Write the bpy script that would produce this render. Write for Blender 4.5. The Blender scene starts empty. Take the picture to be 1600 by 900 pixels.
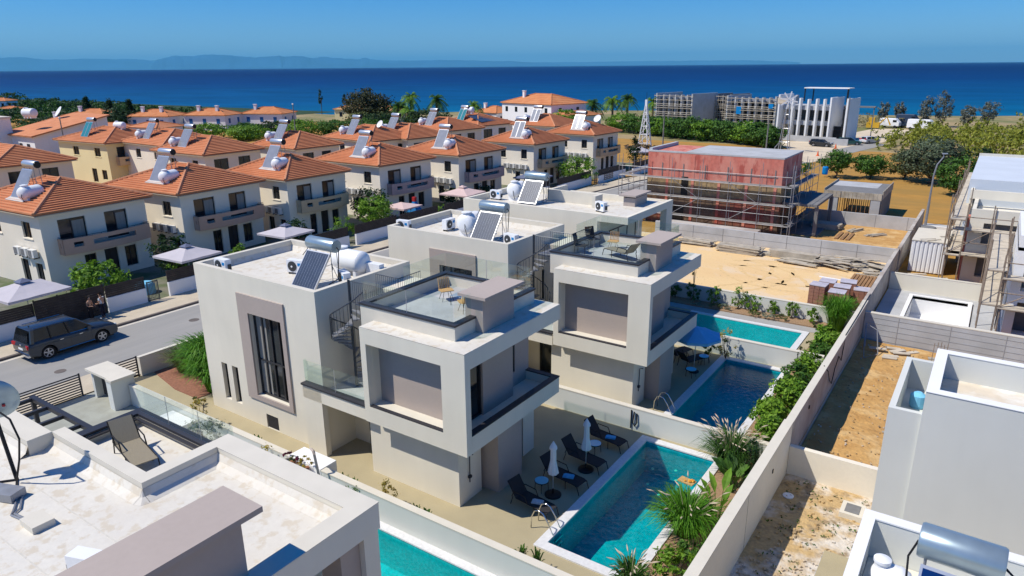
import bpy, math, random
from mathutils import Vector, Matrix
random.seed(7)
PI = math.pi
C = bpy.context.scene.collection
scene = bpy.context.scene
# ------------------------------------------------------------------ camera
YAW, PIT, ROL = math.radians(-34.4325), math.radians(17.4897), math.radians(-0.5008)
f = Vector((math.sin(YAW)*math.cos(PIT), math.cos(YAW)*math.cos(PIT), -math.sin(PIT)))
r = f.cross(Vector((0, 0, 1))).normalized(); u = r.cross(f)
r2 = r*math.cos(ROL)+u*math.sin(ROL); u2 = -r*math.sin(ROL)+u*math.cos(ROL)
cam_d = bpy.data.cameras.new('camera'); cam = bpy.data.objects.new('camera', cam_d); C.objects.link(cam)
M = Matrix((r2, u2, -f)).transposed().to_4x4(); M.translation = (0, 0, 16.0)
cam.matrix_world = M
cam_d.sensor_width = 36.0; cam_d.lens = 1099.5/1600*36; cam_d.clip_start = 0.1; cam_d.clip_end = 250000
scene.camera = cam
# ------------------------------------------------------------------ world, sun, exposure
SUN_EL = math.atan2(1.97, math.sqrt(1+0.98**2)); SUN_AZ = math.atan2(-0.98, -1.0)
w = bpy.data.worlds.new('World'); scene.world = w; w.use_nodes = True
nt = w.node_tree; bg = nt.nodes['Background']
sky = nt.nodes.new('ShaderNodeTexSky'); sky.sky_type = 'NISHITA'; sky.sun_disc = False
sky.sun_elevation = SUN_EL; sky.sun_rotation = SUN_AZ % (2*PI); sky.altitude = 30; sky.air_density = 1.0; sky.dust_density = 0.15; sky.ozone_density = 4.0
hs = nt.nodes.new('ShaderNodeHueSaturation'); hs.inputs['Saturation'].default_value = 1.22; hs.inputs['Value'].default_value = 1.0
tn = nt.nodes.new('ShaderNodeMix'); tn.data_type = 'RGBA'; tn.blend_type = 'MULTIPLY'; tn.inputs[0].default_value = 1.0; tn.inputs[7].default_value = (0.70, 0.99, 1.48, 1)
nt.links.new(sky.outputs[0], tn.inputs[6]); nt.links.new(tn.outputs[2], hs.inputs['Color']); nt.links.new(hs.outputs[0], bg.inputs[0]); bg.inputs[1].default_value = 0.085
sl = bpy.data.lights.new('sun', 'SUN'); sl.energy = 5.0; sl.angle = math.radians(0.5); sl.color = (1.0, 0.935, 0.82)
so = bpy.data.objects.new('sun', sl); C.objects.link(so)
so.rotation_euler = Vector((1.0, 0.98, -1.97)).to_track_quat('-Z', 'Y').to_euler(); so.location = (0, 0, 60)
scene.view_settings.view_transform = 'Standard'; scene.view_settings.look = 'None'; scene.view_settings.exposure = 0.0; scene.view_settings.gamma = 1.0
scene.render.engine = 'CYCLES'; scene.cycles.max_bounces = 6; scene.cycles.transparent_max_bounces = 12
scene.cycles.volume_bounces = 0

# ------------------------------------------------------------------ materials
MATS = {}
def mat(name, col, rough=0.7, n1=None, n2=None, bump=None, metal=0.0, spec=0.3, coord='Object'):
    """n1/n2 = (scale, amount) value noise; bump = (scale, strength, distance)"""
    if name in MATS: return MATS[name]
    m = bpy.data.materials.new(name); m.use_nodes = True; t = m.node_tree; b = t.nodes['Principled BSDF']
    b.inputs['Base Color'].default_value = (*col, 1); b.inputs['Roughness'].default_value = rough
    b.inputs['Metallic'].default_value = metal; b.inputs['Specular IOR Level'].default_value = spec
    tc = t.nodes.new('ShaderNodeTexCoord'); last = None
    rgb = t.nodes.new('ShaderNodeRGB'); rgb.outputs[0].default_value = (*col, 1); last = rgb.outputs[0]
    for n in (n1, n2):
        if not n: continue
        no = t.nodes.new('ShaderNodeTexNoise'); no.inputs['Scale'].default_value = n[0]; no.inputs['Detail'].default_value = 5
        if len(n) > 2:
            mp = t.nodes.new('ShaderNodeMapping'); mp.inputs['Scale'].default_value = n[2]; t.links.new(tc.outputs[coord], mp.inputs[0]); t.links.new(mp.outputs[0], no.inputs[0])
        else: t.links.new(tc.outputs[coord], no.inputs[0])
        mr = t.nodes.new('ShaderNodeMapRange'); mr.inputs[1].default_value = 0.3; mr.inputs[2].default_value = 0.7
        mr.inputs[3].default_value = 1-n[1]; mr.inputs[4].default_value = 1+n[1]*0.6; t.links.new(no.outputs[0], mr.inputs[0])
        mx = t.nodes.new('ShaderNodeVectorMath'); mx.operation = 'SCALE'; t.links.new(last, mx.inputs[0]); t.links.new(mr.outputs[0], mx.inputs['Scale']); last = mx.outputs[0]
    t.links.new(last, b.inputs['Base Color'])
    if bump:
        no = t.nodes.new('ShaderNodeTexNoise'); no.inputs['Scale'].default_value = bump[0]; no.inputs['Detail'].default_value = 4
        t.links.new(tc.outputs[coord], no.inputs[0]); bp = t.nodes.new('ShaderNodeBump'); bp.inputs['Strength'].default_value = bump[1]
        bp.inputs['Distance'].default_value = bump[2] if len(bump) > 2 else 0.02
        t.links.new(no.outputs[0], bp.inputs['Height']); t.links.new(bp.outputs[0], b.inputs['Normal'])
    MATS[name] = m; return m
def two(name, c1, c2, scale, lo=0.45, hi=0.55, rough=0.85, bump=None, n=None, c3=None, s3=None, stretch=None):
    """two colours mixed by noise (stains, patches), optional third"""
    m = mat(name, c1, rough, None, n, bump); t = m.node_tree; b = t.nodes['Principled BSDF']
    tc = [x for x in t.nodes if x.type == 'TEX_COORD'][0]
    src = b.inputs['Base Color'].links[0].from_socket
    def layer(src, c, s, lo, hi):
        no = t.nodes.new('ShaderNodeTexNoise'); no.inputs['Scale'].default_value = s; no.inputs['Detail'].default_value = 6; no.inputs['Roughness'].default_value = 0.6
        if stretch:
            mp = t.nodes.new('ShaderNodeMapping'); mp.inputs['Scale'].default_value = stretch; t.links.new(tc.outputs['Object'], mp.inputs[0]); t.links.new(mp.outputs[0], no.inputs[0])
        else: t.links.new(tc.outputs['Object'], no.inputs[0])
        mr = t.nodes.new('ShaderNodeMapRange'); mr.inputs[1].default_value = lo; mr.inputs[2].default_value = hi; t.links.new(no.outputs[0], mr.inputs[0])
        mx = t.nodes.new('ShaderNodeMix'); mx.data_type = 'RGBA'; t.links.new(mr.outputs[0], mx.inputs[0]); t.links.new(src, mx.inputs[6]); mx.inputs[7].default_value = (*c, 1)
        return mx.outputs[2]
    src = layer(src, c2, scale, lo, hi)
    if c3: src = layer(src, c3, s3, 0.52, 0.62)
    t.links.new(src, b.inputs['Base Color']); return m
def glass(name, tint=(0.86, 0.95, 0.92), fac=0.12, rough=0.03, gcol=(1, 1, 1)):
    m = bpy.data.materials.new(name); m.use_nodes = True; t = m.node_tree; t.nodes.clear()
    o = t.nodes.new('ShaderNodeOutputMaterial'); tr = t.nodes.new('ShaderNodeBsdfTransparent'); tr.inputs[0].default_value = (*tint, 1)
    gl = t.nodes.new('ShaderNodeBsdfGlossy'); gl.inputs['Roughness'].default_value = rough; gl.inputs[0].default_value = (*gcol, 1)
    lw = t.nodes.new('ShaderNodeLayerWeight'); lw.inputs[0].default_value = 0.5
    pw = t.nodes.new('ShaderNodeMath'); pw.operation = 'POWER'; pw.inputs[1].default_value = 4.0; t.links.new(lw.outputs['Facing'], pw.inputs[0])
    ad = t.nodes.new('ShaderNodeMath'); ad.operation = 'MULTIPLY_ADD'; ad.inputs[1].default_value = 0.55; ad.inputs[2].default_value = fac+0.02; ad.use_clamp = True; t.links.new(pw.outputs[0], ad.inputs[0])
    mx = t.nodes.new('ShaderNodeMixShader'); t.links.new(ad.outputs[0], mx.inputs[0]); t.links.new(tr.outputs[0], mx.inputs[1]); t.links.new(gl.outputs[0], mx.inputs[2]); t.links.new(mx.outputs[0], o.inputs[0])
    return m
def water(name, tint, bscale, bstr):
    m = glass(name, tint, 0.0, 0.02); t = m.node_tree
    tc = t.nodes.new('ShaderNodeTexCoord'); no = t.nodes.new('ShaderNodeTexNoise'); no.inputs['Scale'].default_value = bscale; no.inputs['Detail'].default_value = 3; t.links.new(tc.outputs['Object'], no.inputs[0])
    bp = t.nodes.new('ShaderNodeBump'); bp.inputs['Strength'].default_value = bstr; bp.inputs['Distance'].default_value = 0.06; t.links.new(no.outputs[0], bp.inputs['Height'])
    for n in t.nodes:
        if n.type in ('BSDF_GLOSSY', 'LAYER_WEIGHT'): t.links.new(bp.outputs[0], n.inputs['Normal'])
        pass
    return m

m_stucco = mat('stucco_grey', (0.73, 0.685, 0.575), 0.85, (0.35, 0.06), (1.6, 0.03, (1, 1, 0.16)), (40, 0.15, 0.01))
m_stucco2 = mat('stucco_cool', (0.62, 0.635, 0.60), 0.85, (0.3, 0.05), (1.4, 0.025, (1, 1, 0.2)), (40, 0.15, 0.01))
m_sand = mat('stucco_sand', (0.78, 0.72, 0.60), 0.85, (0.35, 0.08), (6, 0.03), (40, 0.15, 0.01))
m_taupe = mat('taupe_render', (0.42, 0.355, 0.315), 0.8, (0.5, 0.05), (8, 0.02), (50, 0.1, 0.01))
m_roofw = two('white_membrane', (0.66, 0.63, 0.56), (0.61, 0.57, 0.50), 0.7, 0.42, 0.75, 0.8, (5, 0.25, 0.03), (9, 0.05), (0.58, 0.52, 0.42), 3.1)
m_cap = mat('cream_coping', (0.64, 0.60, 0.51), 0.8, (1.5, 0.05), None, (30, 0.1, 0.01))
m_dark = mat('dark_aluminium', (0.035, 0.035, 0.042), 0.45, (3, 0.1))
m_black = mat('black_recess', (0.012, 0.012, 0.013), 0.5)
m_steel = mat('galvanised_steel', (0.30, 0.31, 0.33), 0.5, (4, 0.15), None, None, 0.35)
m_rail = mat('graphite_steel', (0.06, 0.07, 0.085), 0.4, None, None, None, 0.4)
m_chrome = mat('polished_steel', (0.75, 0.76, 0.78), 0.15, None, None, None, 1.0)
m_win = mat('window_glass', (0.014, 0.020, 0.026), 0.08, (0.8, 0.5), None, None, 0, 0.4)
m_winteal = mat('window_glass_teal', (0.02, 0.16, 0.17), 0.08, (0.8, 0.3), None, None, 0, 0.7)
m_curtain = mat('curtain', (0.30, 0.29, 0.26), 0.9, (3, 0.2, (9, 9, 0.2)))
m_frame = mat('window_frame', (0.03, 0.03, 0.034), 0.4)
m_glass = glass('rail_glass', (0.93, 0.975, 0.955), 0.04)
m_white = mat('white_plastic', (0.80, 0.81, 0.82), 0.4, (2, 0.03))
m_white2 = mat('white_paint', (0.80, 0.80, 0.79), 0.75, (0.4, 0.04), None, (30, 0.1, 0.01))
m_tank = mat('galvanised_tank', (0.33, 0.42, 0.47), 0.32, (1.2, 0.12), (5, 0.05), None, 0.55, 0.5)
m_panel = mat('solar_absorber', (0.035, 0.055, 0.10), 0.38, (2, 0.15), None, None, 0, 0.25)
m_panelg = mat('pale_collector', (0.30, 0.31, 0.33), 0.2, (2, 0.1), None, None, 0.2, 0.5)
m_panelt = mat('teal_collector', (0.05, 0.24, 0.26), 0.15, (2, 0.1), None, None, 0.1, 0.5)
m_alu = mat('bare_aluminium', (0.55, 0.56, 0.58), 0.35, None, None, None, 0.7)
m_decal = mat('blue_decal', (0.0, 0.22, 0.55), 0.5)
m_fan = mat('fan_grille', (0.04, 0.045, 0.05), 0.5)
m_wood = mat('light_wicker', (0.50, 0.32, 0.13), 0.7, (20, 0.25))
m_mesh = mat('taupe_textilene', (0.27, 0.235, 0.17), 0.8, (6, 0.12, (1, 30, 1)), None, (150, 0.3, 0.005))
m_meshd = mat('black_textilene', (0.028, 0.027, 0.03), 0.8, (6, 0.1))
m_towel = mat('blue_towel', (0.10, 0.42, 0.68), 0.95, (10, 0.15))
m_towel2 = mat('pale_towel', (0.55, 0.57, 0.58), 0.95, (10, 0.15))
m_canvas = mat('white_canvas', (0.72, 0.73, 0.74), 0.9, (4, 0.05))
m_canvasb = mat('blue_canvas', (0.18, 0.50, 0.74), 0.9, (4, 0.05))
m_lil = mat('lilac_canvas', (0.50, 0.47, 0.50), 0.9, (2, 0.05))
m_lilb = mat('greyblue_canvas', (0.13, 0.15, 0.23), 0.9, (2, 0.05))
m_pink = mat('rose_canvas', (0.62, 0.46, 0.43), 0.9, (2, 0.05))
m_tabletop = mat('glass_tabletop', (0.16, 0.55, 0.72), 0.15, None, None, None, 0, 0.6)
m_patio = two('exposed_aggregate', (0.43, 0.37, 0.235), (0.36, 0.305, 0.19), 45, 0.4, 0.6, 0.9, (60, 0.3, 0.01), (1.2, 0.10))
m_deck = mat('grey_deck_tile', (0.36, 0.355, 0.34), 0.85, (1.5, 0.08), None, (40, 0.2, 0.01))
m_carpark = two('stamped_concrete', (0.36, 0.37, 0.32), (0.31, 0.315, 0.27), 1.1, 0.4, 0.6, 0.85, (20, 0.2, 0.01), (14, 0.06))
m_cop = mat('white_marble_coping', (0.66, 0.66, 0.66), 0.6, (9, 0.10), None, None)
m_poolA = mat('deep_mosaic_caustics', (0.004, 0.42, 0.52), 0.4, (2, 0.12), (9, 0.22))  # mosaic colour; finer noise paints rippled water light into it
m_poolC = mat('bright_mosaic_caustics', (0.004, 0.47, 0.50), 0.4, (2, 0.10), (9, 0.22))  # second noise puts water caustics into the mosaic colour
m_waterA = water('pool_water', (0.22, 0.86, 0.82), 5, 0.6)
m_waterC = water('pool_water_bright', (0.40, 0.95, 0.94), 7, 1.0)
m_asph = two('worn_asphalt', (0.28, 0.275, 0.26), (0.32, 0.31, 0.29), 0.5, 0.4, 0.65, 0.9, (60, 0.2, 0.01), (25, 0.08), None, None, (1.0, 0.12, 1))
m_pave = mat('pavement_beige', (0.52, 0.45, 0.34), 0.9, (0.9, 0.10), (12, 0.06), (30, 0.2, 0.01))
m_kerb = mat('dark_kerb', (0.14, 0.12, 0.11), 0.85, (2, 0.2))
m_kerbl = mat('pale_gutter', (0.58, 0.54, 0.46), 0.85, (2, 0.1))
m_soil = two('brown_soil', (0.54, 0.32, 0.115), (0.45, 0.25, 0.085), 1.3, 0.42, 0.62, 0.95, (4, 0.9, 0.12), (7, 0.12), (0.60, 0.40, 0.18), 0.6)
m_soilw = two('lime_spilled_soil', (0.50, 0.35, 0.17), (0.62, 0.57, 0.50), 0.55, 0.47, 0.60, 0.95, (5, 0.9, 0.10), (8, 0.15), (0.30, 0.22, 0.13), 1.5)
m_sandp = two('sandy_plot', (0.74, 0.53, 0.27), (0.70, 0.48, 0.24), 0.16, 0.40, 0.62, 0.95, (2.5, 0.35, 0.05), (5, 0.06), (0.70, 0.54, 0.35), 0.35)
m_field = two('dry_field', (0.42, 0.225, 0.05), (0.33, 0.195, 0.05), 0.12, 0.42, 0.62, 0.95, (2, 0.5, 0.1), (0.6, 0.12), None, None, (0.5, 2.5, 1))
m_earth = two('coastal_earth', (0.36, 0.27, 0.14), (0.16, 0.17, 0.06), 0.05, 0.42, 0.6, 0.95, (1, 0.5, 0.2), (0.5, 0.15))
m_redsoil = mat('red_mulch', (0.30, 0.14, 0.09), 0.95, (9, 0.25), None, (30, 0.8, 0.03))
m_mulch = mat('planter_mulch', (0.34, 0.22, 0.13), 0.95, (9, 0.25), None, (30, 0.8, 0.03))
m_dirtroad = mat('dirt_road', (0.62, 0.52, 0.38), 0.95, (0.3, 0.12), (2, 0.06))
m_conc = two('fresh_concrete', (0.46, 0.47, 0.48), (0.38, 0.385, 0.385), 0.5, 0.42, 0.65, 0.85, (12, 0.2, 0.01), (3, 0.05))
m_conc2 = two('boundary_concrete', (0.50, 0.46, 0.41), (0.36, 0.31, 0.27), 0.45, 0.45, 0.62, 0.9, (12, 0.4, 0.02), (3, 0.10))
m_concd = mat('dark_concrete', (0.20, 0.20, 0.20), 0.9, (0.6, 0.15), (4, 0.1))
m_plank = mat('grey_planks', (0.46, 0.41, 0.33), 0.85, (1.5, 0.3), (14, 0.1))
m_plankd = mat('brown_planks', (0.30, 0.17, 0.08), 0.85, (1.5, 0.2), (14, 0.1))
m_rust = mat('rusty_tube', (0.27, 0.21, 0.16), 0.7, (5, 0.35))
m_brick = two('fired_brick_stack', (0.34, 0.17, 0.115), (0.27, 0.13, 0.095), 3, 0.4, 0.6, 0.9, None, (14, 0.12))
m_wrap = mat('plastic_wrap', (0.55, 0.50, 0.52), 0.35, (3, 0.2), None, None, 0, 0.6)
m_ply = mat('plywood', (0.52, 0.46, 0.37), 0.8, (2, 0.15))

# ------------------------------------------------------------------ mesh helpers
CACHE = {}
class MB:
    def __init__(s): s.v = []; s.f = []; s.m = []; s.cm = 0
    def add(s, vs, fs, m=None):
        o = len(s.v); s.v += [tuple(p) for p in vs]
        for q in fs: s.f.append([o+i for i in q]); s.m.append(s.cm if m is None else m)
        return s
    def box(s, x0, y0, z0, x1, y1, z1, m=None):
        if x0 > x1: x0, x1 = x1, x0
        if y0 > y1: y0, y1 = y1, y0
        return s.add([(x0,y0,z0),(x1,y0,z0),(x1,y1,z0),(x0,y1,z0),(x0,y0,z1),(x1,y0,z1),(x1,y1,z1),(x0,y1,z1)],
                     [(0,3,2,1),(4,5,6,7),(0,1,5,4),(1,2,6,5),(2,3,7,6),(3,0,4,7)], m)
    def obox(s, c, h, ax=(1,0,0), ay=(0,1,0), m=None):
        """box of half sizes h about c along unit axes ax, ay"""
        ax = Vector(ax).normalized(); ay = Vector(ay); ay = (ay-ax*ay.dot(ax)).normalized(); az = ax.cross(ay); c = Vector(c)
        vs = [c+ax*h[0]*i+ay*h[1]*j+az*h[2]*k for k in (-1,1) for j in (-1,1) for i in (-1,1)]
        return s.add(vs, [(0,2,3,1),(4,5,7,6),(0,1,5,4),(1,3,7,5),(3,2,6,7),(2,0,4,6)], m)
    def beam(s, p, q, a, b=None, m=None):
        p = Vector(p); q = Vector(q); d = q-p; b = b or a
        up = Vector((0,0,1)) if abs(d.normalized().z) < 0.95 else Vector((1,0,0))
        side = d.cross(up).normalized()
        return s.obox((p+q)/2, (d.length/2, a/2, b/2), d, side, m)
    def prism(s, pts, z0, z1, m=None, mt=None):
        n = len(pts); vs = [(x,y,z0) for x,y in pts]+[(x,y,z1) for x,y in pts]
        s.add(vs, [list(range(n))[::-1]]+[(i,(i+1)%n,(i+1)%n+n,i+n) for i in range(n)], m)
        o = len(s.v)-2*n; s.f.append([o+n+i for i in range(n)]); s.m.append(mt if mt is not None else (s.cm if m is None else m)); return s
    def ring(s, c, ax, r, n):
        ax = Vector(ax).normalized(); t = Vector((0,0,1)) if abs(ax.z) < 0.9 else Vector((1,0,0)); e1 = ax.cross(t).normalized(); e2 = ax.cross(e1)
        return [Vector(c)+e1*math.cos(2*PI*i/n)*r+e2*math.sin(2*PI*i/n)*r for i in range(n)]
    def tube(s, pts, r, n=6, m=None, cap=True):
        pts = [Vector(p) for p in pts]; rs = r if isinstance(r, (list, tuple)) else [r]*len(pts); k = len(pts); vs = []
        prev = None
        for i, p in enumerate(pts):
            d = (pts[min(i+1,k-1)]-pts[max(i-1,0)]).normalized()
            if prev is None:
                t = Vector((0,0,1)) if abs(d.z) < 0.9 else Vector((1,0,0)); e1 = d.cross(t).normalized()
            else: e1 = (prev-d*prev.dot(d)).normalized()
            prev = e1; e2 = d.cross(e1)
            vs += [p+(e1*math.cos(2*PI*j/n)+e2*math.sin(2*PI*j/n))*rs[i] for j in range(n)]
        fs = [(i*n+j, i*n+(j+1)%n, (i+1)*n+(j+1)%n, (i+1)*n+j) for i in range(k-1) for j in range(n)]
        if cap: fs += [tuple(range(n))[::-1], tuple((k-1)*n+j for j in range(n))]
        return s.add(vs, fs, m)
    def cyl(s, c, r, z0, z1, n=12, r1=None, m=None):
        return s.tube([(c[0],c[1],z0),(c[0],c[1],z1)], [r, r if r1 is None else r1], n, m)
    def lathe(s, c, prof, n=16, m=None, axis='z', closed=True):
        """profile of (radius, distance along axis)"""
        A = {'z': (Vector((1,0,0)),Vector((0,1,0)),Vector((0,0,1))), 'x': (Vector((0,1,0)),Vector((0,0,1)),Vector((1,0,0))), 'y': (Vector((1,0,0)),Vector((0,0,1)),Vector((0,1,0)))}
        e1,e2,e3 = A[axis] if isinstance(axis,str) else axis; c = Vector(c); vs = []
        for r_, h in prof: vs += [c+e3*h+(e1*math.cos(2*PI*j/n)+e2*math.sin(2*PI*j/n))*r_ for j in range(n)]
        k = len(prof); fs = [(i*n+j, i*n+(j+1)%n, (i+1)*n+(j+1)%n, (i+1)*n+j) for i in range(k-1) for j in range(n)]
        if closed: fs += [tuple(range(n))[::-1], tuple((k-1)*n+j for j in range(n))]
        return s.add(vs, fs, m)
    def quad(s, a, b, c, d, m=None): return s.add([a,b,c,d], [(0,1,2,3)], m)
    def wall(s, o, ux, W, Hh, ops, depth, nrm, m=None, mr=None):
        """vertical wall face from o along unit ux, W wide, Hh high, nrm outward; ops=(a0,z0,a1,z1) openings with reveals"""
        o = Vector(o); ux = Vector(ux); nn = Vector(nrm); up = Vector((0,0,1))
        xs = sorted({0,W,*[q[0] for q in ops],*[q[2] for q in ops]}); zs = sorted({0,Hh,*[q[1] for q in ops],*[q[3] for q in ops]})
        P = lambda a,z,d=0: o+ux*a+up*z-nn*d
        flip = ux.cross(up).dot(nn) < 0
        def Q(*p): s.quad(*(p[::-1] if flip else p), m)
        for i in range(len(xs)-1):
            for j in range(len(zs)-1):
                cx,cz = (xs[i]+xs[i+1])/2,(zs[j]+zs[j+1])/2
                if any(q[0]<cx<q[2] and q[1]<cz<q[3] for q in ops): continue
                Q(P(xs[i],zs[j]),P(xs[i+1],zs[j]),P(xs[i+1],zs[j+1]),P(xs[i],zs[j+1]))
        for a0,z0,a1,z1 in [q[:4] for q in ops]:
            Q(P(a0,z0),P(a0,z0,depth),P(a0,z1,depth),P(a0,z1)) ; Q(P(a1,z1),P(a1,z1,depth),P(a1,z0,depth),P(a1,z0))
            Q(P(a0,z0,depth),P(a0,z0),P(a1,z0),P(a1,z0,depth)) ; Q(P(a0,z1),P(a0,z1,depth),P(a1,z1,depth),P(a1,z1))
        return s
    def build(s, name, mats, parent=None, smooth=False, bevel=0, key=None):
        mats = mats if isinstance(mats, (list, tuple)) else [mats]
        if key and key in CACHE: me = CACHE[key]
        else:
            me = bpy.data.meshes.new(name); vs = s.v
            if parent is not None:
                inv = WM(parent).inverted(); vs = [tuple(inv @ Vector(p)) for p in vs]
            me.from_pydata(vs, [], s.f); me.update()
            for mm in mats: me.materials.append(mm)
            me.polygons.foreach_set('material_index', s.m)
            if smooth: me.polygons.foreach_set('use_smooth', [True]*len(me.polygons))
            if key: CACHE[key] = me
        o = bpy.data.objects.new(name, me); C.objects.link(o)
        if parent is not None: o.parent = parent
        if bevel:
            b = o.modifiers.new('bevel', 'BEVEL'); b.width = bevel; b.segments = 2; b.limit_method = 'ANGLE'; b.angle_limit = math.radians(50)
        if smooth == 'auto':
            me.polygons.foreach_set('use_smooth', [True]*len(me.polygons)); me.set_sharp_from_angle(angle=math.radians(40))
        return o
def WM(o):
    m = Matrix.Translation(o.location) @ o.rotation_euler.to_matrix().to_4x4() @ Matrix.Diagonal((*o.scale, 1))
    return (WM(o.parent) @ m) if o.parent else m
def tag(o, label=None, cat=None, group=None, kind=None):
    if label: o['label'] = label
    if cat: o['category'] = cat
    if group: o['group'] = group
    if kind: o['kind'] = kind
    return o
def thing(name, label, cat, loc=(0,0,0), rz=0, group=None):
    o = bpy.data.objects.new(name, None); C.objects.link(o); o.location = loc; o.rotation_euler = (0,0,rz); o.empty_display_size = 0.3
    return tag(o, label, cat, group)
def copy_tree(o, parent=None):
    c = o.copy(); C.objects.link(c); c.parent = parent
    for ch in list(o.children):
        copy_tree(ch, c)
    return c
def dup(o, loc, rz=None, label=None, group=None, scale=None):
    c = copy_tree(o); c.location = loc
    if rz is not None: c.rotation_euler = (0,0,rz)
    if label: c['label'] = label
    if group: c['group'] = group
    if scale: c.scale = scale if isinstance(scale, tuple) else (scale,)*3
    return c
def struct(name, mb, m): o = mb.build(name, m); o['kind'] = 'structure'; return o
def solid(name, label, cat, mb, m, group=None, bevel=0, smooth=False, loc=None):
    o = mb.build(name, m, None, smooth, bevel); return tag(o, label, cat, group)

# ------------------------------------------------------------------ ground, sea, hills, roads
def cells(mb, xs, ys, fn):
    for i in range(len(xs)-1):
        for j in range(len(ys)-1):
            z = fn((xs[i]+xs[i+1])/2, (ys[j]+ys[j+1])/2)
            if z is None: continue
            mb.quad((xs[i],ys[j],z),(xs[i+1],ys[j],z),(xs[i+1],ys[j+1],z),(xs[i],ys[j+1],z))
    return mb
POOLS = [(-20.5,11.8,-7.9,15.2),(-10.87,17.85,-7.73,26.35),(-10.87,28.75,-7.73,37.3),(-15.2,39.2,-8.2,43.9),(-3.35,50.2,0.0,55.6),(-56.5,88.0,-52.5,92.0)]
def inpool(x, y): return any(a<x<c and b<y<d for a,b,c,d in POOLS)
xs = sorted({-420,-5.15,60,*[p[0] for p in POOLS],*[p[2] for p in POOLS]}); ys = sorted({-60,46,150,*[p[1] for p in POOLS],*[p[3] for p in POOLS]})
struct('ground', cells(MB(), xs, ys, lambda x,y: None if inpool(x,y) else (-0.45 if x>-5.15 and y<46 else -0.02)), m_field)
shore = [(-900,150),(-520,196),(-400,172),(-300,172),(-245,182),(-200,178),(-165,215),(-133,240),(-100,252),(-39,258),(-11,266),(30,290),(90,330),(300,420)]
mb = MB(); n = len(shore)
mb.add([(x,y,-0.02) for x,y in shore]+[(x,150,-0.02) for x,y in shore], [(i+1,i,i+n,i+n+1) for i in range(n-1)])
mb.add([(x,y,-0.02) for x,y in shore]+[(x+4,y+9,-4.6) for x,y in shore], [(i,i+1,i+n+1,i+n) for i in range(n-1)])
mb.quad((-900,-60,-0.03),(-420,-60,-0.03),(-420,150,-0.03),(-900,150,-0.03)); mb.quad((60,-60,-0.03),(300,-60,-0.03),(300,150,-0.03),(60,150,-0.03))
struct('coastal_ground', mb, m_earth)
msea = bpy.data.materials.new('sea_water'); msea.use_nodes = True; t = msea.node_tree; b = t.nodes['Principled BSDF']
b.inputs['Roughness'].default_value = 0.55; b.inputs['Specular IOR Level'].default_value = 0.12
ge = t.nodes.new('ShaderNodeNewGeometry'); sx = t.nodes.new('ShaderNodeSeparateXYZ'); t.links.new(ge.outputs['Position'], sx.inputs[0])
ma = t.nodes.new('ShaderNodeMath'); ma.operation = 'MULTIPLY_ADD'; ma.inputs[1].default_value = -0.5; t.links.new(sx.outputs['X'], ma.inputs[0]); t.links.new(sx.outputs['Y'], ma.inputs[2])
no = t.nodes.new('ShaderNodeTexNoise'); no.inputs['Scale'].default_value = 0.006; no.inputs['Detail'].default_value = 4; t.links.new(ge.outputs['Position'], no.inputs[0])
m2 = t.nodes.new('ShaderNodeMath'); m2.operation = 'MULTIPLY_ADD'; m2.inputs[1].default_value = 260; t.links.new(no.outputs[0], m2.inputs[0]); t.links.new(ma.outputs[0], m2.inputs[2])
mr = t.nodes.new('ShaderNodeMapRange'); mr.inputs[1].default_value = 350; mr.inputs[2].default_value = 2600; t.links.new(m2.outputs[0], mr.inputs[0])
cr = t.nodes.new('ShaderNodeValToRGB'); t.links.new(mr.outputs[0], cr.inputs[0]); e = cr.color_ramp.elements
e[0].color = (0.0, 0.135, 0.245, 1); e[1].color = (0.0, 0.016, 0.085, 1); e[1].position = 1.0
ee = e.new(0.12); ee.color = (0.0, 0.068, 0.18, 1); ee = e.new(0.4); ee.color = (0.0, 0.030, 0.125, 1)
wv = t.nodes.new('ShaderNodeTexNoise'); wv.inputs['Scale'].default_value = 0.12; wv.inputs['Detail'].default_value = 6; mp = t.nodes.new('ShaderNodeMapping'); mp.inputs['Scale'].default_value = (0.35, 1, 1); mp.inputs['Rotation'].default_value = (0,0,0.5)
t.links.new(ge.outputs['Position'], mp.inputs[0]); t.links.new(mp.outputs[0], wv.inputs[0]); wv.inputs['Scale'].default_value = 0.035; wv.inputs['Detail'].default_value = 9; wv.inputs['Roughness'].default_value = 0.7
mr2 = t.nodes.new('ShaderNodeMapRange'); mr2.inputs[1].default_value = 0.3; mr2.inputs[2].default_value = 0.7; mr2.inputs[3].default_value = 0.72; mr2.inputs[4].default_value = 1.3; t.links.new(wv.outputs[0], mr2.inputs[0])
vm = t.nodes.new('ShaderNodeVectorMath'); vm.operation = 'SCALE'; t.links.new(cr.outputs[0], vm.inputs[0]); t.links.new(mr2.outputs[0], vm.inputs['Scale']); t.links.new(vm.outputs[0], b.inputs['Base Color'])
mb = MB(); mb.quad((-110000,120,-4),(110000,120,-4),(110000,110000,-4),(-110000,110000,-4)); struct('sea', mb, msea)
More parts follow.
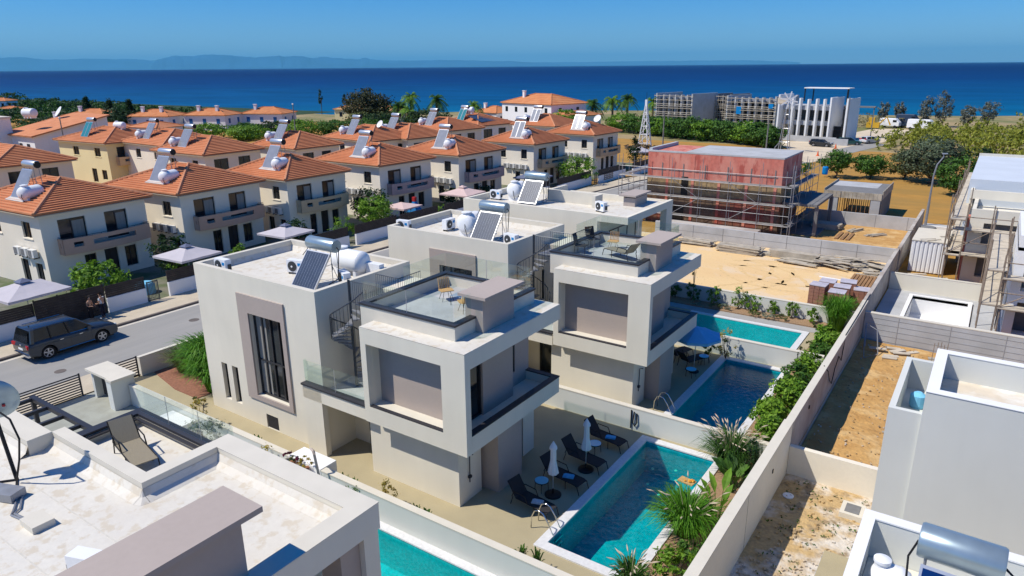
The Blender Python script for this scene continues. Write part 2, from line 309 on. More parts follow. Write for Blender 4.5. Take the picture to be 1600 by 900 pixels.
def ridge(pts, name, m, wd, seed):
    rnd = random.Random(seed); mb = MB(); P = []
    for i in range(len(pts)-1):
        for k in range(6):
            q = k/6; a, c = pts[i], pts[i+1]
            P.append((a[0]+(c[0]-a[0])*q, a[1]+(c[1]-a[1])*q, max(0.02, a[2]+(c[2]-a[2])*q+rnd.uniform(-.025,.025))))
    rows = []
    for x,y,z in P:
        d = math.hypot(x,y); ux,uy = x/d,y/d; row = []
        for s_, h in ((-wd,-0.05),(-wd*.6,z*.30),(-wd*.3,z*.66),(0,z),(wd*.5,z*.5),(wd,-0.05)):
            j = rnd.uniform(-.25,.25)*wd*.3 if s_ else 0
            row.append(((x+ux*(s_+j))*1000,(y+uy*(s_+j))*1000,h*1000*(1+(rnd.uniform(-.15,.15) if s_ else 0))))
        rows.append(row)
    k = len(rows[0]); mb.add([p for r_ in rows for p in r_], [(i*k+j,(i+1)*k+j,(i+1)*k+j+1,i*k+j+1) for i in range(len(rows)-1) for j in range(k-1)])
    o = struct(name, mb, m); o.data.polygons.foreach_set('use_smooth', [True]*len(o.data.polygons)); return o
m_mount = mat('haze_tinted_mountain', (0.03, 0.10, 0.22), 1.0, (0.0004, 0.3), None, None, 0, 0)  # part of the blue distance haze is put into the base colour
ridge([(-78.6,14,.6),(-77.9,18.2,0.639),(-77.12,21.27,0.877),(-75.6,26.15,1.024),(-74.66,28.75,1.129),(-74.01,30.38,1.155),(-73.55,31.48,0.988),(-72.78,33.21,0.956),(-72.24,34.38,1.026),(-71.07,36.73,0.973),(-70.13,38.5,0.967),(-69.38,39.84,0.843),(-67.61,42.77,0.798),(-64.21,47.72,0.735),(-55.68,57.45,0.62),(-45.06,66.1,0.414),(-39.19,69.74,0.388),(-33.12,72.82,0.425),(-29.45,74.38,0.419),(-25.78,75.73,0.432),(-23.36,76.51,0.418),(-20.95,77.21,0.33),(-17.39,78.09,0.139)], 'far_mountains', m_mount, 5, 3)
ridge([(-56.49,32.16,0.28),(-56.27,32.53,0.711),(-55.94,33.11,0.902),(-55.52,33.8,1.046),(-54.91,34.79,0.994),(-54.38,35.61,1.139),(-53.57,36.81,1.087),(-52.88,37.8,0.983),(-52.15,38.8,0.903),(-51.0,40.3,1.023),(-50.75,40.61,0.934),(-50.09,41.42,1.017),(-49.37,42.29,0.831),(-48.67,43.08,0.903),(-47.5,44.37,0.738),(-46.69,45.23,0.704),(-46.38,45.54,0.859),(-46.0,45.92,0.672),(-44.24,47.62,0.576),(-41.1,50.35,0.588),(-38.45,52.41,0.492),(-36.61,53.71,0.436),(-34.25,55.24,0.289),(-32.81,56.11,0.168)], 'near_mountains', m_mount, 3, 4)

# street, pavement, kerbs
mb = MB(); pts = [(-45.6,-40),(-45.6,40),(-44.7,66),(-42.1,94),(-36,118),(-30,136)]; w0 = 6.3
def strip(mb, pts, off0, off1, z, z2=None):
    vs = []
    for i,(x,y) in enumerate(pts):
        a = Vector(pts[max(i-1,0)]); c = Vector(pts[min(i+1,len(pts)-1)]); d = (c-a).normalized(); nn = Vector((d.y,-d.x))
        vs += [(x+nn.x*off0,y+nn.y*off0,z),(x+nn.x*off1,y+nn.y*off1,z if z2 is None else z2)]
    return mb.add(vs, [(2*i,2*i+1,2*i+3,2*i+2) for i in range(len(pts)-1)])
strip(mb, pts, -0.2, w0, -0.004); struct('street', mb, m_asph)
mb = MB(); strip(mb, pts, -2.95, -0.22, 0.12); struct('pavement', mb, m_pave)
mb = MB(); strip(mb, pts, -0.22, 0.0, 0.125); strip(mb, pts, 0.0, 0.001, 0.125, -0.01)
struct('kerb', mb, m_kerb)
mb = MB(); strip(mb, pts, 0.02, 0.34, 0.0); struct('gutter', mb, m_kerbl)
# plots
xs = sorted({-49,-39.3,-5.45,*[p[0] for p in POOLS[:4]],*[p[2] for p in POOLS[:4]],-36.9,-22.0}); ys = sorted({-10,15.6,27.0,38.0,47.0,*[p[1] for p in POOLS[:4]],*[p[3] for p in POOLS[:4]]})
struct('patio_paving', cells(MB(), [x for x in xs if x>-37], ys, lambda x,y: None if inpool(x,y) or (x<-22 and y<15.6) else 0.0), m_patio)
mb = MB(); mb.quad((-36.9,-10,0.004),(-22.0,-10,0.004),(-22.0,15.5,0.004),(-36.9,15.5,0.004)); struct('carport_paving', mb, m_carpark)
mb = MB(); mb.quad((-39.3,-10,0.06),(-36.9,-10,0.06),(-36.9,66,0.06),(-39.3,66,0.06)); mb.quad((-39.3,-10,-.02),(-39.3,-10,.06),(-39.3,66,.06),(-39.3,66,-.02)); struct('verge_strip', mb, m_pave)
mb = MB(); mb.quad((-39,47.1,0.0),(-5.3,47.1,0.0),(-5.3,64.6,0.0),(-39,64.6,0.0)); struct('sandy_plot', mb, m_sandp)
mb = MB(); mb.quad((-27,65.0,0.0),(-5.3,65.0,0.0),(-5.3,79.0,0.0),(-27,79.0,0.0)); struct('building_plot', mb, m_soil)
mb = MB(); mb.quad((-5.15,27.8,-.43),(14,27.8,-.43),(14,45.8,-.43),(-5.15,45.8,-.43)); 
import mathutils
def bumpy(name, x0, y0, x1, y1, z, m, amp=0.07, st=0.45):
    nx, ny = int((x1-x0)/st)+1, int((y1-y0)/st)+1; vs = []
    for j in range(ny+1):
        for i in range(nx+1):
            x = x0+(x1-x0)*i/nx; y = y0+(y1-y0)*j/ny
            vs.append((x,y,z+amp*(mathutils.noise.noise(Vector((x*.6,y*.6,1)))+.5*mathutils.noise.noise(Vector((x*2.1,y*2.1,4))))))
    o = struct(name, MB().add(vs, [(j*(nx+1)+i,j*(nx+1)+i+1,(j+1)*(nx+1)+i+1,(j+1)*(nx+1)+i) for j in range(ny) for i in range(nx)]), m)
    o.data.polygons.foreach_set('use_smooth', [True]*len(o.data.polygons)); return o
bumpy('bare_soil', -5.15, 27.9, 14, 45.9, -.36, m_soil); bumpy('spoil_strip', -5.15, 2, 6, 27.7, -.36, m_soilw)
mb = MB(); mb.quad((-2.75,8,-.22),(-1.2,8,-.22),(-1.2,23.2,-.22),(-2.75,23.2,-.22)); struct('concrete_path', mb, m_patio)
mb = MB(); mb.box(-2.76,8,-.5,-1.25,23.1,-.225); struct('path_base', mb, m_conc)
mb = MB(); mb.prism([(-5.2,79.5),(14,79.5),(14,84),(-5.2,84)], -.015, -0.006)
struct('side_lane', mb, m_conc)
# dirt and asphalt roads near the coast
mb = MB(); mb.add([(-33,128,0),(-26,128,0),(-22,150,0),(-20,175,0),(-17,205,0),(-27,205,0),(-34,165,0),(-40,160,0),(-34,146,0)], [tuple(range(9))]); struct('dirt_road', mb, m_dirtroad)
mb = MB(); mb.add([(-27,146,.008),(-22.5,146,.008),(-19,165,.008),(-23,167,.008)], [(0,1,2,3)]); struct('asphalt_patch', mb, m_asph)
# front garden, planting strips
mb = MB(); mb.prism([(-36.6,18.3),(-33.6,17.7),(-31.6,17.7),(-31.4,23.2),(-36.6,23.2)], 0.0, 0.03); struct('front_garden_bed', mb, m_redsoil)
mb = MB(); mb.box(-7.35,10,0.0,-5.46,46.3,0.12); mb.box(-20,45.2,0,-7.36,46.4,0.10); struct('planting_bed', mb, m_mulch)
mb = MB(); mb.box(-20,44.35,0.002,-7.4,45.18,0.03); struct('pool_deck_strip', mb, m_deck)
mb = MB(); mb.quad((-66,8,-0.006),(-48.75,8,-0.006),(-48.75,112,-0.006),(-66,112,-0.006)); struct('garden_ground', mb, two('shade_darkened_paving',(.20,.19,.15),(.09,.12,.05),.35,.42,.58,.9,None,(3,.12)))  # garden paving, its colour darkened for the shadows behind the fences
mb = MB()
for (cx,cy,rr,a0,a1) in ((-17,52,5.5,.3,1.6),(-17,52,7.2,.3,1.5),(-12,58,4.2,3.4,5.2),(-12,58,5.8,3.4,5.0),(-20,56,6.5,-.9,.4),(-20,56,8.1,-.9,.3),(-11,50,9,1.2,2.3),(-11,50,10.6,1.2,2.2)):
    n_=24; vs=[]
    for i in range(n_+1):
        a=a0+(a1-a0)*i/n_; w_=.16+.05*math.sin(i*1.7); vs+=[(cx+(rr-w_)*math.cos(a),cy+(rr-w_)*math.sin(a),.004),(cx+(rr+w_)*math.cos(a),cy+(rr+w_)*math.sin(a),.004)]
    mb.add(vs,[(2*i,2*i+1,2*i+3,2*i+2) for i in range(n_)])
struct('tyre_tracks', mb, mat('packed_sand',(.70,.49,.24),.95,(3,.12)))
mb = MB(); mb.lathe((-42.6,24.5,0.001),[(.33,0),(.33,.004)],20); mb.lathe((-41.2,15.5,0.001),[(.3,0),(.3,.004)],20); struct('manhole_covers', mb, m_kerb)
mb = MB(); mb.prism([(-41.9,30),(-40.9,30),(-40.9,36),(-41.9,36)],-.003,0.0); mb.prism([(-43.6,8),(-42.9,8),(-42.9,13.2),(-43.6,13.2)],-.003,0.0); struct('road_patches', mb, mat('darker_asphalt',(.22,.215,.21),.9,(8,.1)))

# ------------------------------------------------------------------ villas with roof terrace
def glass_run(name, pts, z0, z1, parent, posts=True):
    """separate glass sheets along pts, each one a part"""
    for (a, b_) in zip(pts, pts[1:]):
        a = Vector((*a,0)); b2 = Vector((*b_,0)); L = (b2-a).length; k = max(1, round(L/1.9)); d = (b2-a)/k
        for i in range(k):
            p = a+d*(i+0.012); q = a+d*(i+0.988)
            g_ = MB(); g_.beam((p.x,p.y,(z0+z1)/2),(q.x,q.y,(z0+z1)/2), 0.018, z1-z0); g_.build(name, m_glass, parent)
            if posts and i:
                s_ = MB(); c = a+d*i; s_.beam((c.x,c.y,z0),(c.x,c.y,z1), 0.015); s_.build('glass_joint', m_alu, parent)
def win(parent, x0, x1, z0, z1, y, nx=2, nz=1, ny=-1, name='window', gm=None, fr=0.06, bar=None, curtain=False):
    """window facing -Y (ny=-1) or along X when given tuple"""
    g_ = MB(); g_.box(x0,y+.05,z0,x1,y+.07,z1); w_ = g_.build(name, gm or m_win, parent)
    f_ = MB(); f_.box(x0,y-.02,z0,x0+fr,y+.045,z1); f_.box(x1-fr,y-.02,z0,x1,y+.045,z1); f_.box(x0+fr,y-.02,z1-fr,x1-fr,y+.045,z1); f_.box(x0+fr,y-.02,z0,x1-fr,y+.045,z0+fr)
    for i in range(1,nx): xx = x0+(x1-x0)*i/nx; f_.box(xx-fr/2,y-.015,z0+fr,xx+fr/2,y+.04,z1-fr)
    if bar: f_.box(x0+fr,y-.025,bar-.03,x1-fr,y+.035,bar+.03)
    f_.build('frame', m_frame, w_)
    if curtain:
        c_ = MB(); c_.box(x0+fr,y+.042,z0+fr,x0+(x1-x0)*.34,y+.049,z1-fr); c_.build('curtain', m_curtain, w_)
    return w_
def winx(parent, y0, y1, z0, z1, x, ny=2, name='window', gm=None, fr=0.06, frame=True, curtain=0):
    """window facing +X in plane x"""
    g_ = MB(); g_.box(x-.07,y0,z0,x-.05,y1,z1); w_ = g_.build(name, gm or m_win, parent)
    if frame:
        f_ = MB(); f_.box(x-.045,y0,z0,x+.02,y0+fr,z1); f_.box(x-.045,y1-fr,z0,x+.02,y1,z1); f_.box(x-.045,y0+fr,z1-fr,x+.02,y1-fr,z1); f_.box(x-.045,y0+fr,z0,x+.02,y1-fr,z0+fr)
        for i in range(1,ny): yy = y0+(y1-y0)*i/ny; f_.box(x-.04,yy-fr/2,z0+fr,x+.015,yy+fr/2,z1-fr)
        f_.build('frame', m_frame, w_)
    if curtain:
        c_ = MB(); c_.box(x-.049,y0+(y1-y0)*(1-curtain),z0+fr,x-.042,y1-fr,z1-fr); c_.build('curtain', m_curtain, w_)
    return w_
def villa_A():
    t_ = thing('modern_villa', 'grey flat roofed villa with the tall window, wicker chairs on its roof terrace', 'villa', (-21.9,17.8,0), 0, 'grey villas with pools')
    # main block
    b_ = MB(); X0,X1,Y0,Y1 = -30.3,-21.9,17.8,23.5
    b_.wall((X0,Y0,0),(1,0,0),X1-X0,7.35,[(3.85,1.6,6.1,5.62),(1.15,.7,1.6,2.6),(1.97,.7,2.43,2.6),(4.2,.03,5.05,.72)],0.28,(0,-1,0))
    b_.wall((X1,Y0,0),(0,1,0),Y1-Y0,7.35,[(3.3,3.02,4.4,5.2)],0.15,(1,0,0)); b_.quad((X0,Y1,0),(X0,Y0,0),(X0,Y0,7.35),(X0,Y1,7.35)); b_.quad((X1,Y1,0),(X0,Y1,0),(X0,Y1,7.35),(X1,Y1,7.35))
    b_.build('walls', m_stucco, t_)
    c_ = MB(); w_ = .24
    for a in ((X0,Y0,X1,Y0+w_),(X0,Y1-w_,X1,Y1),(X0,Y0+w_,X0+w_,Y1-w_),(X1-w_,Y0+w_,X1,Y1-w_)): c_.box(a[0]+.002,a[1]+.002,6.5,a[2]-.002,a[3]-.002,7.353)
    c_.build('parapet', m_cap, t_)
    c_ = MB(); c_.box(X0+w_,Y0+w_,6.6,X1-w_,Y1-w_,6.85)
    for i in (0,1):    # coved membrane edge
        y = Y1-w_ if i else Y0+w_; s_ = -1 if i else 1
        c_.add([(X0+w_,y,7.1),(X1-w_,y,7.1),(X1-w_,y+s_*.16,6.85),(X0+w_,y+s_*.16,6.85)], [(0,1,2,3)] if i==0 else [(3,2,1,0)])
    c_.add([(X0+w_,Y0+w_,7.1),(X0+w_,Y1-w_,7.1),(X0+w_+.16,Y1-w_,6.85),(X0+w_+.16,Y0+w_,6.85)],[(0,3,2,1)])
    c_.build('roof', m_roofw, t_)
    # taupe surround + tall window
    f_ = MB(); a,bx,z0,z1 = -27.15,-23.95,1.36,6.47; p,q,r_,s_ = -26.45,-24.2,1.6,5.62
    for bb in ((a,z0,p,z1),(q,z0,bx,z1),(p,z0,q,r_),(p,s_,q,z1)): f_.box(bb[0],17.72,bb[1],bb[2],17.798,bb[3])
    f_.build('window_surround', m_taupe, t_)
    win(t_,p+.01,q-.01,r_+.01,s_-.01,18.0,4,1,fr=.09,bar=3.35,name='tall_window',curtain=True)
    for x in (-29.15,-28.33): win(t_,x+.01,x+.44,.71,2.59,18.0,1,name='slot_window',fr=.05)
    g_ = MB(); g_.box(-26.09,17.85,.04,-25.26,17.9,.71)
    for k in range(9): g_.box(-26.05,17.82,.08+k*.07,-25.3,17.86,.11+k*.07)
    g_.build('vent_grille', m_dark, t_)
    # link under the balcony, entrance
    l_ = MB(); l_.box(-22.9,17.53,0,-21.75,17.81,3.06); l_.box(-22.9,17.53,2.55,-19.05,21.0,2.98); l_.box(-22.9,17.53,2.98,-19.05,17.75,3.14); l_.box(-22.9,17.75,2.98,-22.7,17.799,3.14)
    l_.box(-21.9,19.4,0,-19.3,19.6,2.55); l_.box(-21.9,21.3,2.98,-18.84,23.4,6.66); l_.build('entrance_bay', m_stucco, t_)
    l_ = MB(); l_.box(-22.95,17.48,3.14,-19.06,17.80,3.22); l_.build('balcony_coping', m_dark, t_)
    l_ = MB(); l_.box(-22.69,17.80,2.982,-18.9,21.29,3.0); l_.build('balcony_floor', m_conc, t_)
    win(t_,-20.9,-19.4,.02,2.5,19.32,2,name='entrance_door',fr=.08)
    l_ = MB(); l_.box(-21.35,19.28,1.75,-21.2,19.4,2.15); l_.build('wall_lamp', m_black, t_)
    win(t_,-21.2,-19.3,3.02,5.3,21.2,2,name='terrace_door',fr=.08)
    glass_run('glass_panel', [(-22.85,17.8),(-22.85,17.66),(-19.1,17.66)], 3.22, 4.25, t_)
    # annex at ground floor
    b_ = MB(); b_.box(-19.3,17.86,0,-14.73,19.25,2.75); b_.box(-19.3,19.25,0,-16,23.6,2.75); b_.build('ground_floor', m_stucco, t_)
    b_ = MB(); b_.box(-16,19.45,0,-14.05,21.1,2.75); b_.build('taupe_wall', m_taupe, t_)
    b_ = MB(); b_.box(-15.15,22.25,0,-14.75,23.1,2.75); b_.build('pillar', m_stucco, t_)
    winx(t_,21.12,22.23,.05,2.7,-15.0,1,name='patio_window'); 
    s_ = MB(); s_.tube([(-14.68,18.45,.8),(-14.66,18.45,2.0),(-14.5,18.45,2.05)],.02,6); s_.box(-14.72,18.38,1.0,-14.62,18.52,1.1); s_.build('outdoor_shower', m_dark, t_)
    # upper box
    b_ = MB(); b_.wall((-18.83,17.23,2.75),(1,0,0),5.03,3.93,[(.28,.68,3.96,3.30)],.3,(0,-1,0)); b_.box(-18.83,17.231,2.749,-13.801,17.24,2.76)
    b_.box(-18.54,17.532,3.05,-15.0,17.89,3.42)
    b_.quad((-13.8,17.23,2.75),(-13.8,17.53,2.75),(-13.8,17.53,6.68),(-13.8,17.23,6.68)); b_.quad((-14.1,17.53,3.4),(-14.87,17.53,3.4),(-14.87,17.53,6.08),(-14.1,17.53,6.08))
    b_.quad((-13.8,17.53,3.4),(-14.12,17.53,3.4),(-14.12,17.53,6.08),(-13.8,17.53,6.08))
    b_.box(-18.83,17.532,6.05,-13.8,23.6,6.68); b_.box(-18.83,17.532,2.75,-13.8,23.6,3.05)        # roof and floor slabs
    b_.box(-14.02,17.54,3.05,-13.8,23.6,3.45); b_.box(-15.6,23.38,3.05,-14.02,23.6,3.45)
    b_.box(-18.83,17.532,3.05,-18.55,23.6,6.05)
    b_.build('upper_box', m_stucco, t_)
    b_ = MB(); b_.box(-18.55,17.9,3.05,-15.0,17.99,6.04); b_.box(-15.1,19.7,3.05,-14.9,21.75,6.08); b_.box(-15.5,21.75,3.05,-15.35,22.1,6.08); b_.box(-15.5,22.55,3.05,-15.35,23.6,6.08); b_.box(-15.5,22.1,3.05,-15.35,22.55,3.7); b_.box(-15.5,23.2,3.05,-18.5,23.3,6.08); b_.box(-15.5,21.65,3.05,-15.1,21.75,6.08)
    b_.build('taupe_panel', m_taupe, t_)
    winx(t_,18.0,19.68,3.08,6.06,-15.0,2,name='bedroom_window'); winx(t_,22.11,22.54,3.72,6.06,-15.4,1,name='side_window')
    b_ = MB(); b_.box(-18.54,17.235,3.43,-14.88,17.40,3.475); b_.box(-14.06,17.54,3.45,-13.78,23.62,3.5); b_.box(-15.6,23.36,3.45,-14.06,23.62,3.5); b_.build('dark_sill', m_dark, t_)
    b_ = MB(); b_.box(-18.54,17.41,3.43,-14.88,17.89,3.46); b_.build('recess_ledge', m_cap, t_)
    b_ = MB(); b_.box(-18.82,17.24,6.682,-13.81,23.59,6.70); b_.build('box_roof', m_roofw, t_)
    # roof terrace
    b_ = MB(); x0,y0,x1,y1 = -19.5,18.0,-14.8,23.2
    for a in ((x0,y0,x1,y0+.2),(x0,y1-.2,x1,y1),(x0,y0+.2,x0+.2,y1-.2),(x1-.2,y0+.2,x1,19.2),(x1-.2,21.2,x1,y1-.2)): b_.box(a[0],a[1],6.2 if a[0]<-18.9 else 6.7,a[2],a[3],7.24)
    b_.build('terrace_parapet', m_cap, t_)
    b_ = MB()
    for a in ((x0-.04,y0-.04,x1+.04,y0+.24),(x0-.04,y1-.24,x1+.04,y1+.04),(x0-.04,y0+.24,x0+.24,y1-.24),(x1-.24,y0+.24,x1+.04,19.2),(x1-.24,21.2,x1+.04,y1-.24)): b_.box(a[0],a[1],7.24,a[2],a[3],7.32)
    b_.build('terrace_coping', m_dark, t_)
    b_ = MB(); b_.box(x0+.2,y0+.2,6.7,x1-.2,y1-.2,6.78); b_.build('terrace_floor', m_conc, t_)
    glass_run('glass_panel', [(x0+.1,y1-.1),(x0+.1,20.4)], 7.32, 8.2, t_); glass_run('glass_panel', [(x0+.1,y0+.1),(x1-.1,y0+.1),(x1-.1,19.1)], 7.32, 8.2, t_); glass_run('glass_panel', [(x0+.1,y1-.1),(x1-.1,y1-.1),(x1-.1,21.3)], 7.32, 8.2, t_)
    # chimney
    ch = MB(); ch.box(-15.25,19.2,6.7,-14.45,21.2,7.98); cho = ch.build('chimney', m_taupe, t_)
    ch = MB(); ch.box(-15.25,19.25,7.983,-14.5,21.15,8.06); ch.build('vent_slot', m_black, cho)
    ch = MB(); ch.box(-15.4,18.95,8.06,-14.15,21.5,8.17); ch.build('chimney_cap', m_taupe, cho)
    # spiral staircase
    cx,cy = -21.05,18.9; st = MB(); st.cyl((cx,cy),.055,3.0,7.75,10); so_ = st.build('spiral_staircase', m_rail, t_)
    N = 17; a0 = -0.2; tr = MB(); hr = []; rl = MB()
    for i in range(N):
        a = a0+i*2*PI*1.05/N; z = 3.2+i*3.45/N; da = .36
        p = [(cx+.06*math.cos(a+k),cy+.06*math.sin(a+k)) for k in (0,da)]+[(cx+.85*math.cos(a+k),cy+.85*math.sin(a+k)) for k in (da,0)]
        tr.prism(p, z, z+.05); hr.append((cx+.87*math.cos(a+da/2),cy+.87*math.sin(a+da/2),z+.95)); rl.tube([(*hr[-1][:2],z),(*hr[-1][:2],z+.95)],.012,5)
        k2 = a+da; rl.tube([(cx+.87*math.cos(k2),cy+.87*math.sin(k2),z+.05),(cx+.87*math.cos(k2),cy+.87*math.sin(k2),z+1.0)],.012,5)
    tr.build('tread', m_steel, so_); rl.tube(hr,.025,6); rl.build('handrail', m_rail, so_)
    l_ = MB(); l_.box(-20.85,19.0,6.68,-19.5,20.25,6.75); l_.build('landing', m_steel, so_)
    for (p,q) in (((-21.0,18.95),(-19.55,18.95)),((-20.85,20.25),(-19.6,20.25)),((-19.55,20.25),(-19.55,21.6))):
        l_ = MB(); L = math.dist(p,q); k = int(L/.11)
        l_.tube([(*p,7.7),(*q,7.7)],.02,5); l_.tube([(*p,6.8),(*q,6.8)],.015,5)
        for i in range(k+1): x = p[0]+(q[0]-p[0])*i/k; y = p[1]+(q[1]-p[1])*i/k; l_.tube([(x,y,6.75),(x,y,7.7)],.010,4)
        l_.build('landing_railing', m_rail, so_)
    return t_
vA = villa_A()
vB = dup(vA, (-21.9+2.05,17.8+10.82,0), None, 'grey flat roofed villa behind the tall window one, loungers on its roof terrace')

def villa_C():
    t_ = thing('modern_villa', 'grey flat roofed villa nearest the red scaffolded building, no roof terrace', 'villa', (-30,37.9,0), 0, 'grey villas with pools')
    b_ = MB(); b_.box(-30,37.9,0,-19.6,44.6,6.9); b_.box(-19.6,37.9,0,-18.4,38.2,3.4); b_.build('walls', m_stucco, t_)
    b_ = MB(); b_.box(-30,37.9,6.9,-29.76,44.6,7.35); b_.box(-29.76,37.9,6.9,-17.56,38.1,7.35); b_.box(-17.8,38.1,6.9,-17.56,44.9,7.35); b_.box(-29.76,44.4,6.9,-17.8,44.6,7.35); b_.box(-19.6,38.1,6.9,-17.8,44.6,7.0)
    b_.build('roof_slab', m_stucco, t_)
    b_ = MB(); b_.box(-29.75,38.11,6.901,-19.61,44.39,6.95); b_.box(-19.6,38.11,7.0,-17.81,44.39,7.27); b_.build('roof', m_roofw, t_)
    b_ = MB(); b_.box(-25.7,42.0,6.95,-21.5,42.25,7.75); b_.box(-21.75,41.2,6.95,-21.5,42.0,7.75); b_.box(-25.7,42.25,6.95,-25.45,44.4,7.75); b_.build('parapet', m_cap, t_)
    b_ = MB(); b_.box(-18.0,43.9,0,-17.57,44.9,6.9); b_.build('pillar', m_stucco, t_)
    b_ = MB(); b_.box(-19.0,38.5,3.2,-17.6,44.6,3.4); b_.build('balcony', m_stucco, t_)
    winx(t_,39.5,43.5,3.45,6.0,-19.57,3,name='balcony_window'); win(t_,-19.0,-18.5,3.5,6,38.0,1)
    ch = MB(); ch.box(-19.6,41.5,7.0,-18.8,43.4,7.82); cho = ch.build('chimney', m_taupe, t_)
    ch = MB(); ch.box(-19.62,41.55,7.823,-18.85,43.35,7.92); ch.build('vent_slot', m_black, cho); ch = MB(); ch.box(-19.85,41.3,7.92,-18.65,43.7,8.03); ch.build('chimney_cap', m_taupe, cho)
    glass_run('glass_panel', [(-17.7,38.6),(-17.7,43.8)], 3.4, 4.35, t_)
    return t_
villa_C()
# foreground villa
m_seam = mat('membrane_seam',(.60,.57,.50),.8,(6,.1))
def villa_F():
    t_ = thing('modern_villa', 'foreground grey villa whose white roof and big taupe chimney cap fill the lower left', 'villa', (-20,5,0), 0, 'grey villas with pools')
    b_ = MB(); b_.box(-26,-6,0,-15.3,6.6,6.3); b_.box(-15.3,-6,0,-11.6,9.2,6.3); b_.box(-20.4,6.6,0,-15.3,9.6,5.6); b_.build('walls', m_stucco, t_)
    b_ = MB()   # roof slab edge frame to the east: beam and post around an opening
    b_.box(-15.38,8.75,6.3,-10.0,9.3,6.9); b_.box(-10.45,-6,6.25,-9.98,9.3,6.895); b_.box(-10.9,8.85,0,-10.04,9.28,6.3); b_.box(-11.6,-6,6.3,-10.45,8.75,6.45)
    b_.build('roof_slab', m_stucco, t_)
    b_ = MB(); b_.box(-10.85,8.3,0,-10.2,8.84,6.24); b_.build('taupe_pillar', m_taupe, t_)
    b_ = MB(); b_.box(-15.4,8.74,6.897,-9.97,9.31,6.92); b_.box(-10.46,-6,6.897,-9.97,8.74,6.92)
    b_.box(-15.42,6.8,6.2,-15.05,8.74,6.92); b_.box(-19.4,6.8,5.6,-15.42,7.12,6.92); b_.box(-26,6.45,6.2,-19.4,6.8,6.92); b_.box(-19.7,6.2,6.2,-19.4,6.45,6.92); b_.box(-26,6.2,6.2,-19.7,6.45,6.92)
    b_.build('parapet', m_cap, t_)
    b_ = MB(); b_.box(-26,-6,6.3,-19.4,6.2,6.5); b_.box(-19.4,-6,6.3,-15.05,6.8,6.5); b_.box(-15.05,-6,6.3,-10.45,8.74,6.5)
    def cove(a, b2, nx, ny):
        b_.add([(a[0],a[1],6.76),(b2[0],b2[1],6.76),(b2[0]+nx*.08,b2[1]+ny*.08,6.6),(a[0]+nx*.08,a[1]+ny*.08,6.6),(b2[0]+nx*.26,b2[1]+ny*.26,6.502),(a[0]+nx*.26,a[1]+ny*.26,6.502)],[(0,1,2,3),(3,2,4,5)])
    cove((-15.05,8.74),(-10.46,8.74),0,-1); cove((-19.4,6.79),(-15.05,6.79),0,-1); cove((-15.04,8.74),(-15.04,6.8),1,0); cove((-10.47,-6),(-10.47,8.74),-1,0); cove((-26,6.19),(-19.4,6.19),0,-1)
    b_.add([(-15.04,6.79,6.76),(-15.04,6.71,6.6),(-14.98,6.73,6.6),(-14.96,6.79,6.6),(-15.04,6.53,6.502),(-14.85,6.6,6.502),(-14.78,6.79,6.502)],[(0,1,2),(0,2,3),(1,4,5,2),(2,5,6,3)])
    b_.build('roof', m_roofw, t_)
    # sunken terrace
    b_ = MB(); b_.box(-20.2,7.12,5.6,-15.42,9.4,5.75); b_.build('terrace_floor', m_roofw, t_)
    b_ = MB(); b_.box(-20.5,9.4,5.6,-15.42,9.62,6.02); b_.box(-20.42,6.85,5.6,-20.2,9.4,6.02); b_.build('terrace_parapet', m_cap, t_)
    b_ = MB(); b_.box(-20.5,9.38,6.02,-15.42,9.66,6.1); b_.box(-20.5,6.82,6.02,-20.18,9.38,6.1); b_.build('terrace_coping', m_dark, t_)
    b_ = MB(); b_.box(-20.17,6.85+.28,5.95,-20.05,9.3,6.0); b_.box(-20.05,9.27,5.95,-15.5,9.37,6.0); b_.build('drip_trim', m_dark, t_)
    glass_run('glass_panel', [(-20.3,9.52),(-15.5,9.52)], 6.1, 7.0, t_); glass_run('glass_panel', [(-15.6,7.2),(-15.6,9.3)], 5.76, 6.6, t_, False)
    # chimney
    ch = MB(); ch.box(-11.15,3.0,6.5,-10.35,6.25,8.06); cho = ch.build('chimney', m_taupe, t_)
    ch = MB(); ch.box(-11.1,3.0,8.063,-10.4,4.6,8.16); ch.box(-11.1,4.8,8.063,-10.4,6.15,8.16); ch.build('vent_slot', m_black, cho)
    ch = MB(); ch.box(-11.38,2.6,8.16,-10.18,6.62,8.28); ch.build('chimney_cap', m_taupe, cho)
    # metal pergola to the west
    b_ = MB(); b_.box(-31.6,10.55,2.9,-20.6,10.75,3.08)
    for k in range(8): x = -31.5+k*1.35; b_.box(x,8.4,2.92,x+.14,10.55,3.06)
    b_.box(-31.6,10.55,0,-31.45,10.7,2.9); b_.build('pergola', m_dark, t_)
    for sy in (-2.2,-.9,.4,1.7,3.0,4.3,5.6): sm_ = MB(); sm_.box(-15.0,sy,6.501,-11.6,sy+.035,6.505); sm_.box(-19.3,sy,6.501,-15.06,sy+.035,6.505); sm_.build('membrane_seam', m_seam, t_)
    h_ = MB(); h_.box(-16.35,4.75,6.502,-15.75,5.2,6.66); h_.build('roof_hatch', m_cap, t_)
    p_ = MB()
    for d in (0,.14): p_.tube([(-18.9+d,4.6,6.52),(-17.6+d*.5,5.3-d,6.54),(-17.0,5.0-d,6.54),(-16.9,4.85-d*.5,6.53),(-16.4,4.9-d*.3,6.54)],.025,5)
    p_.build('cable', m_steel, t_)
    return t_
villa_F()

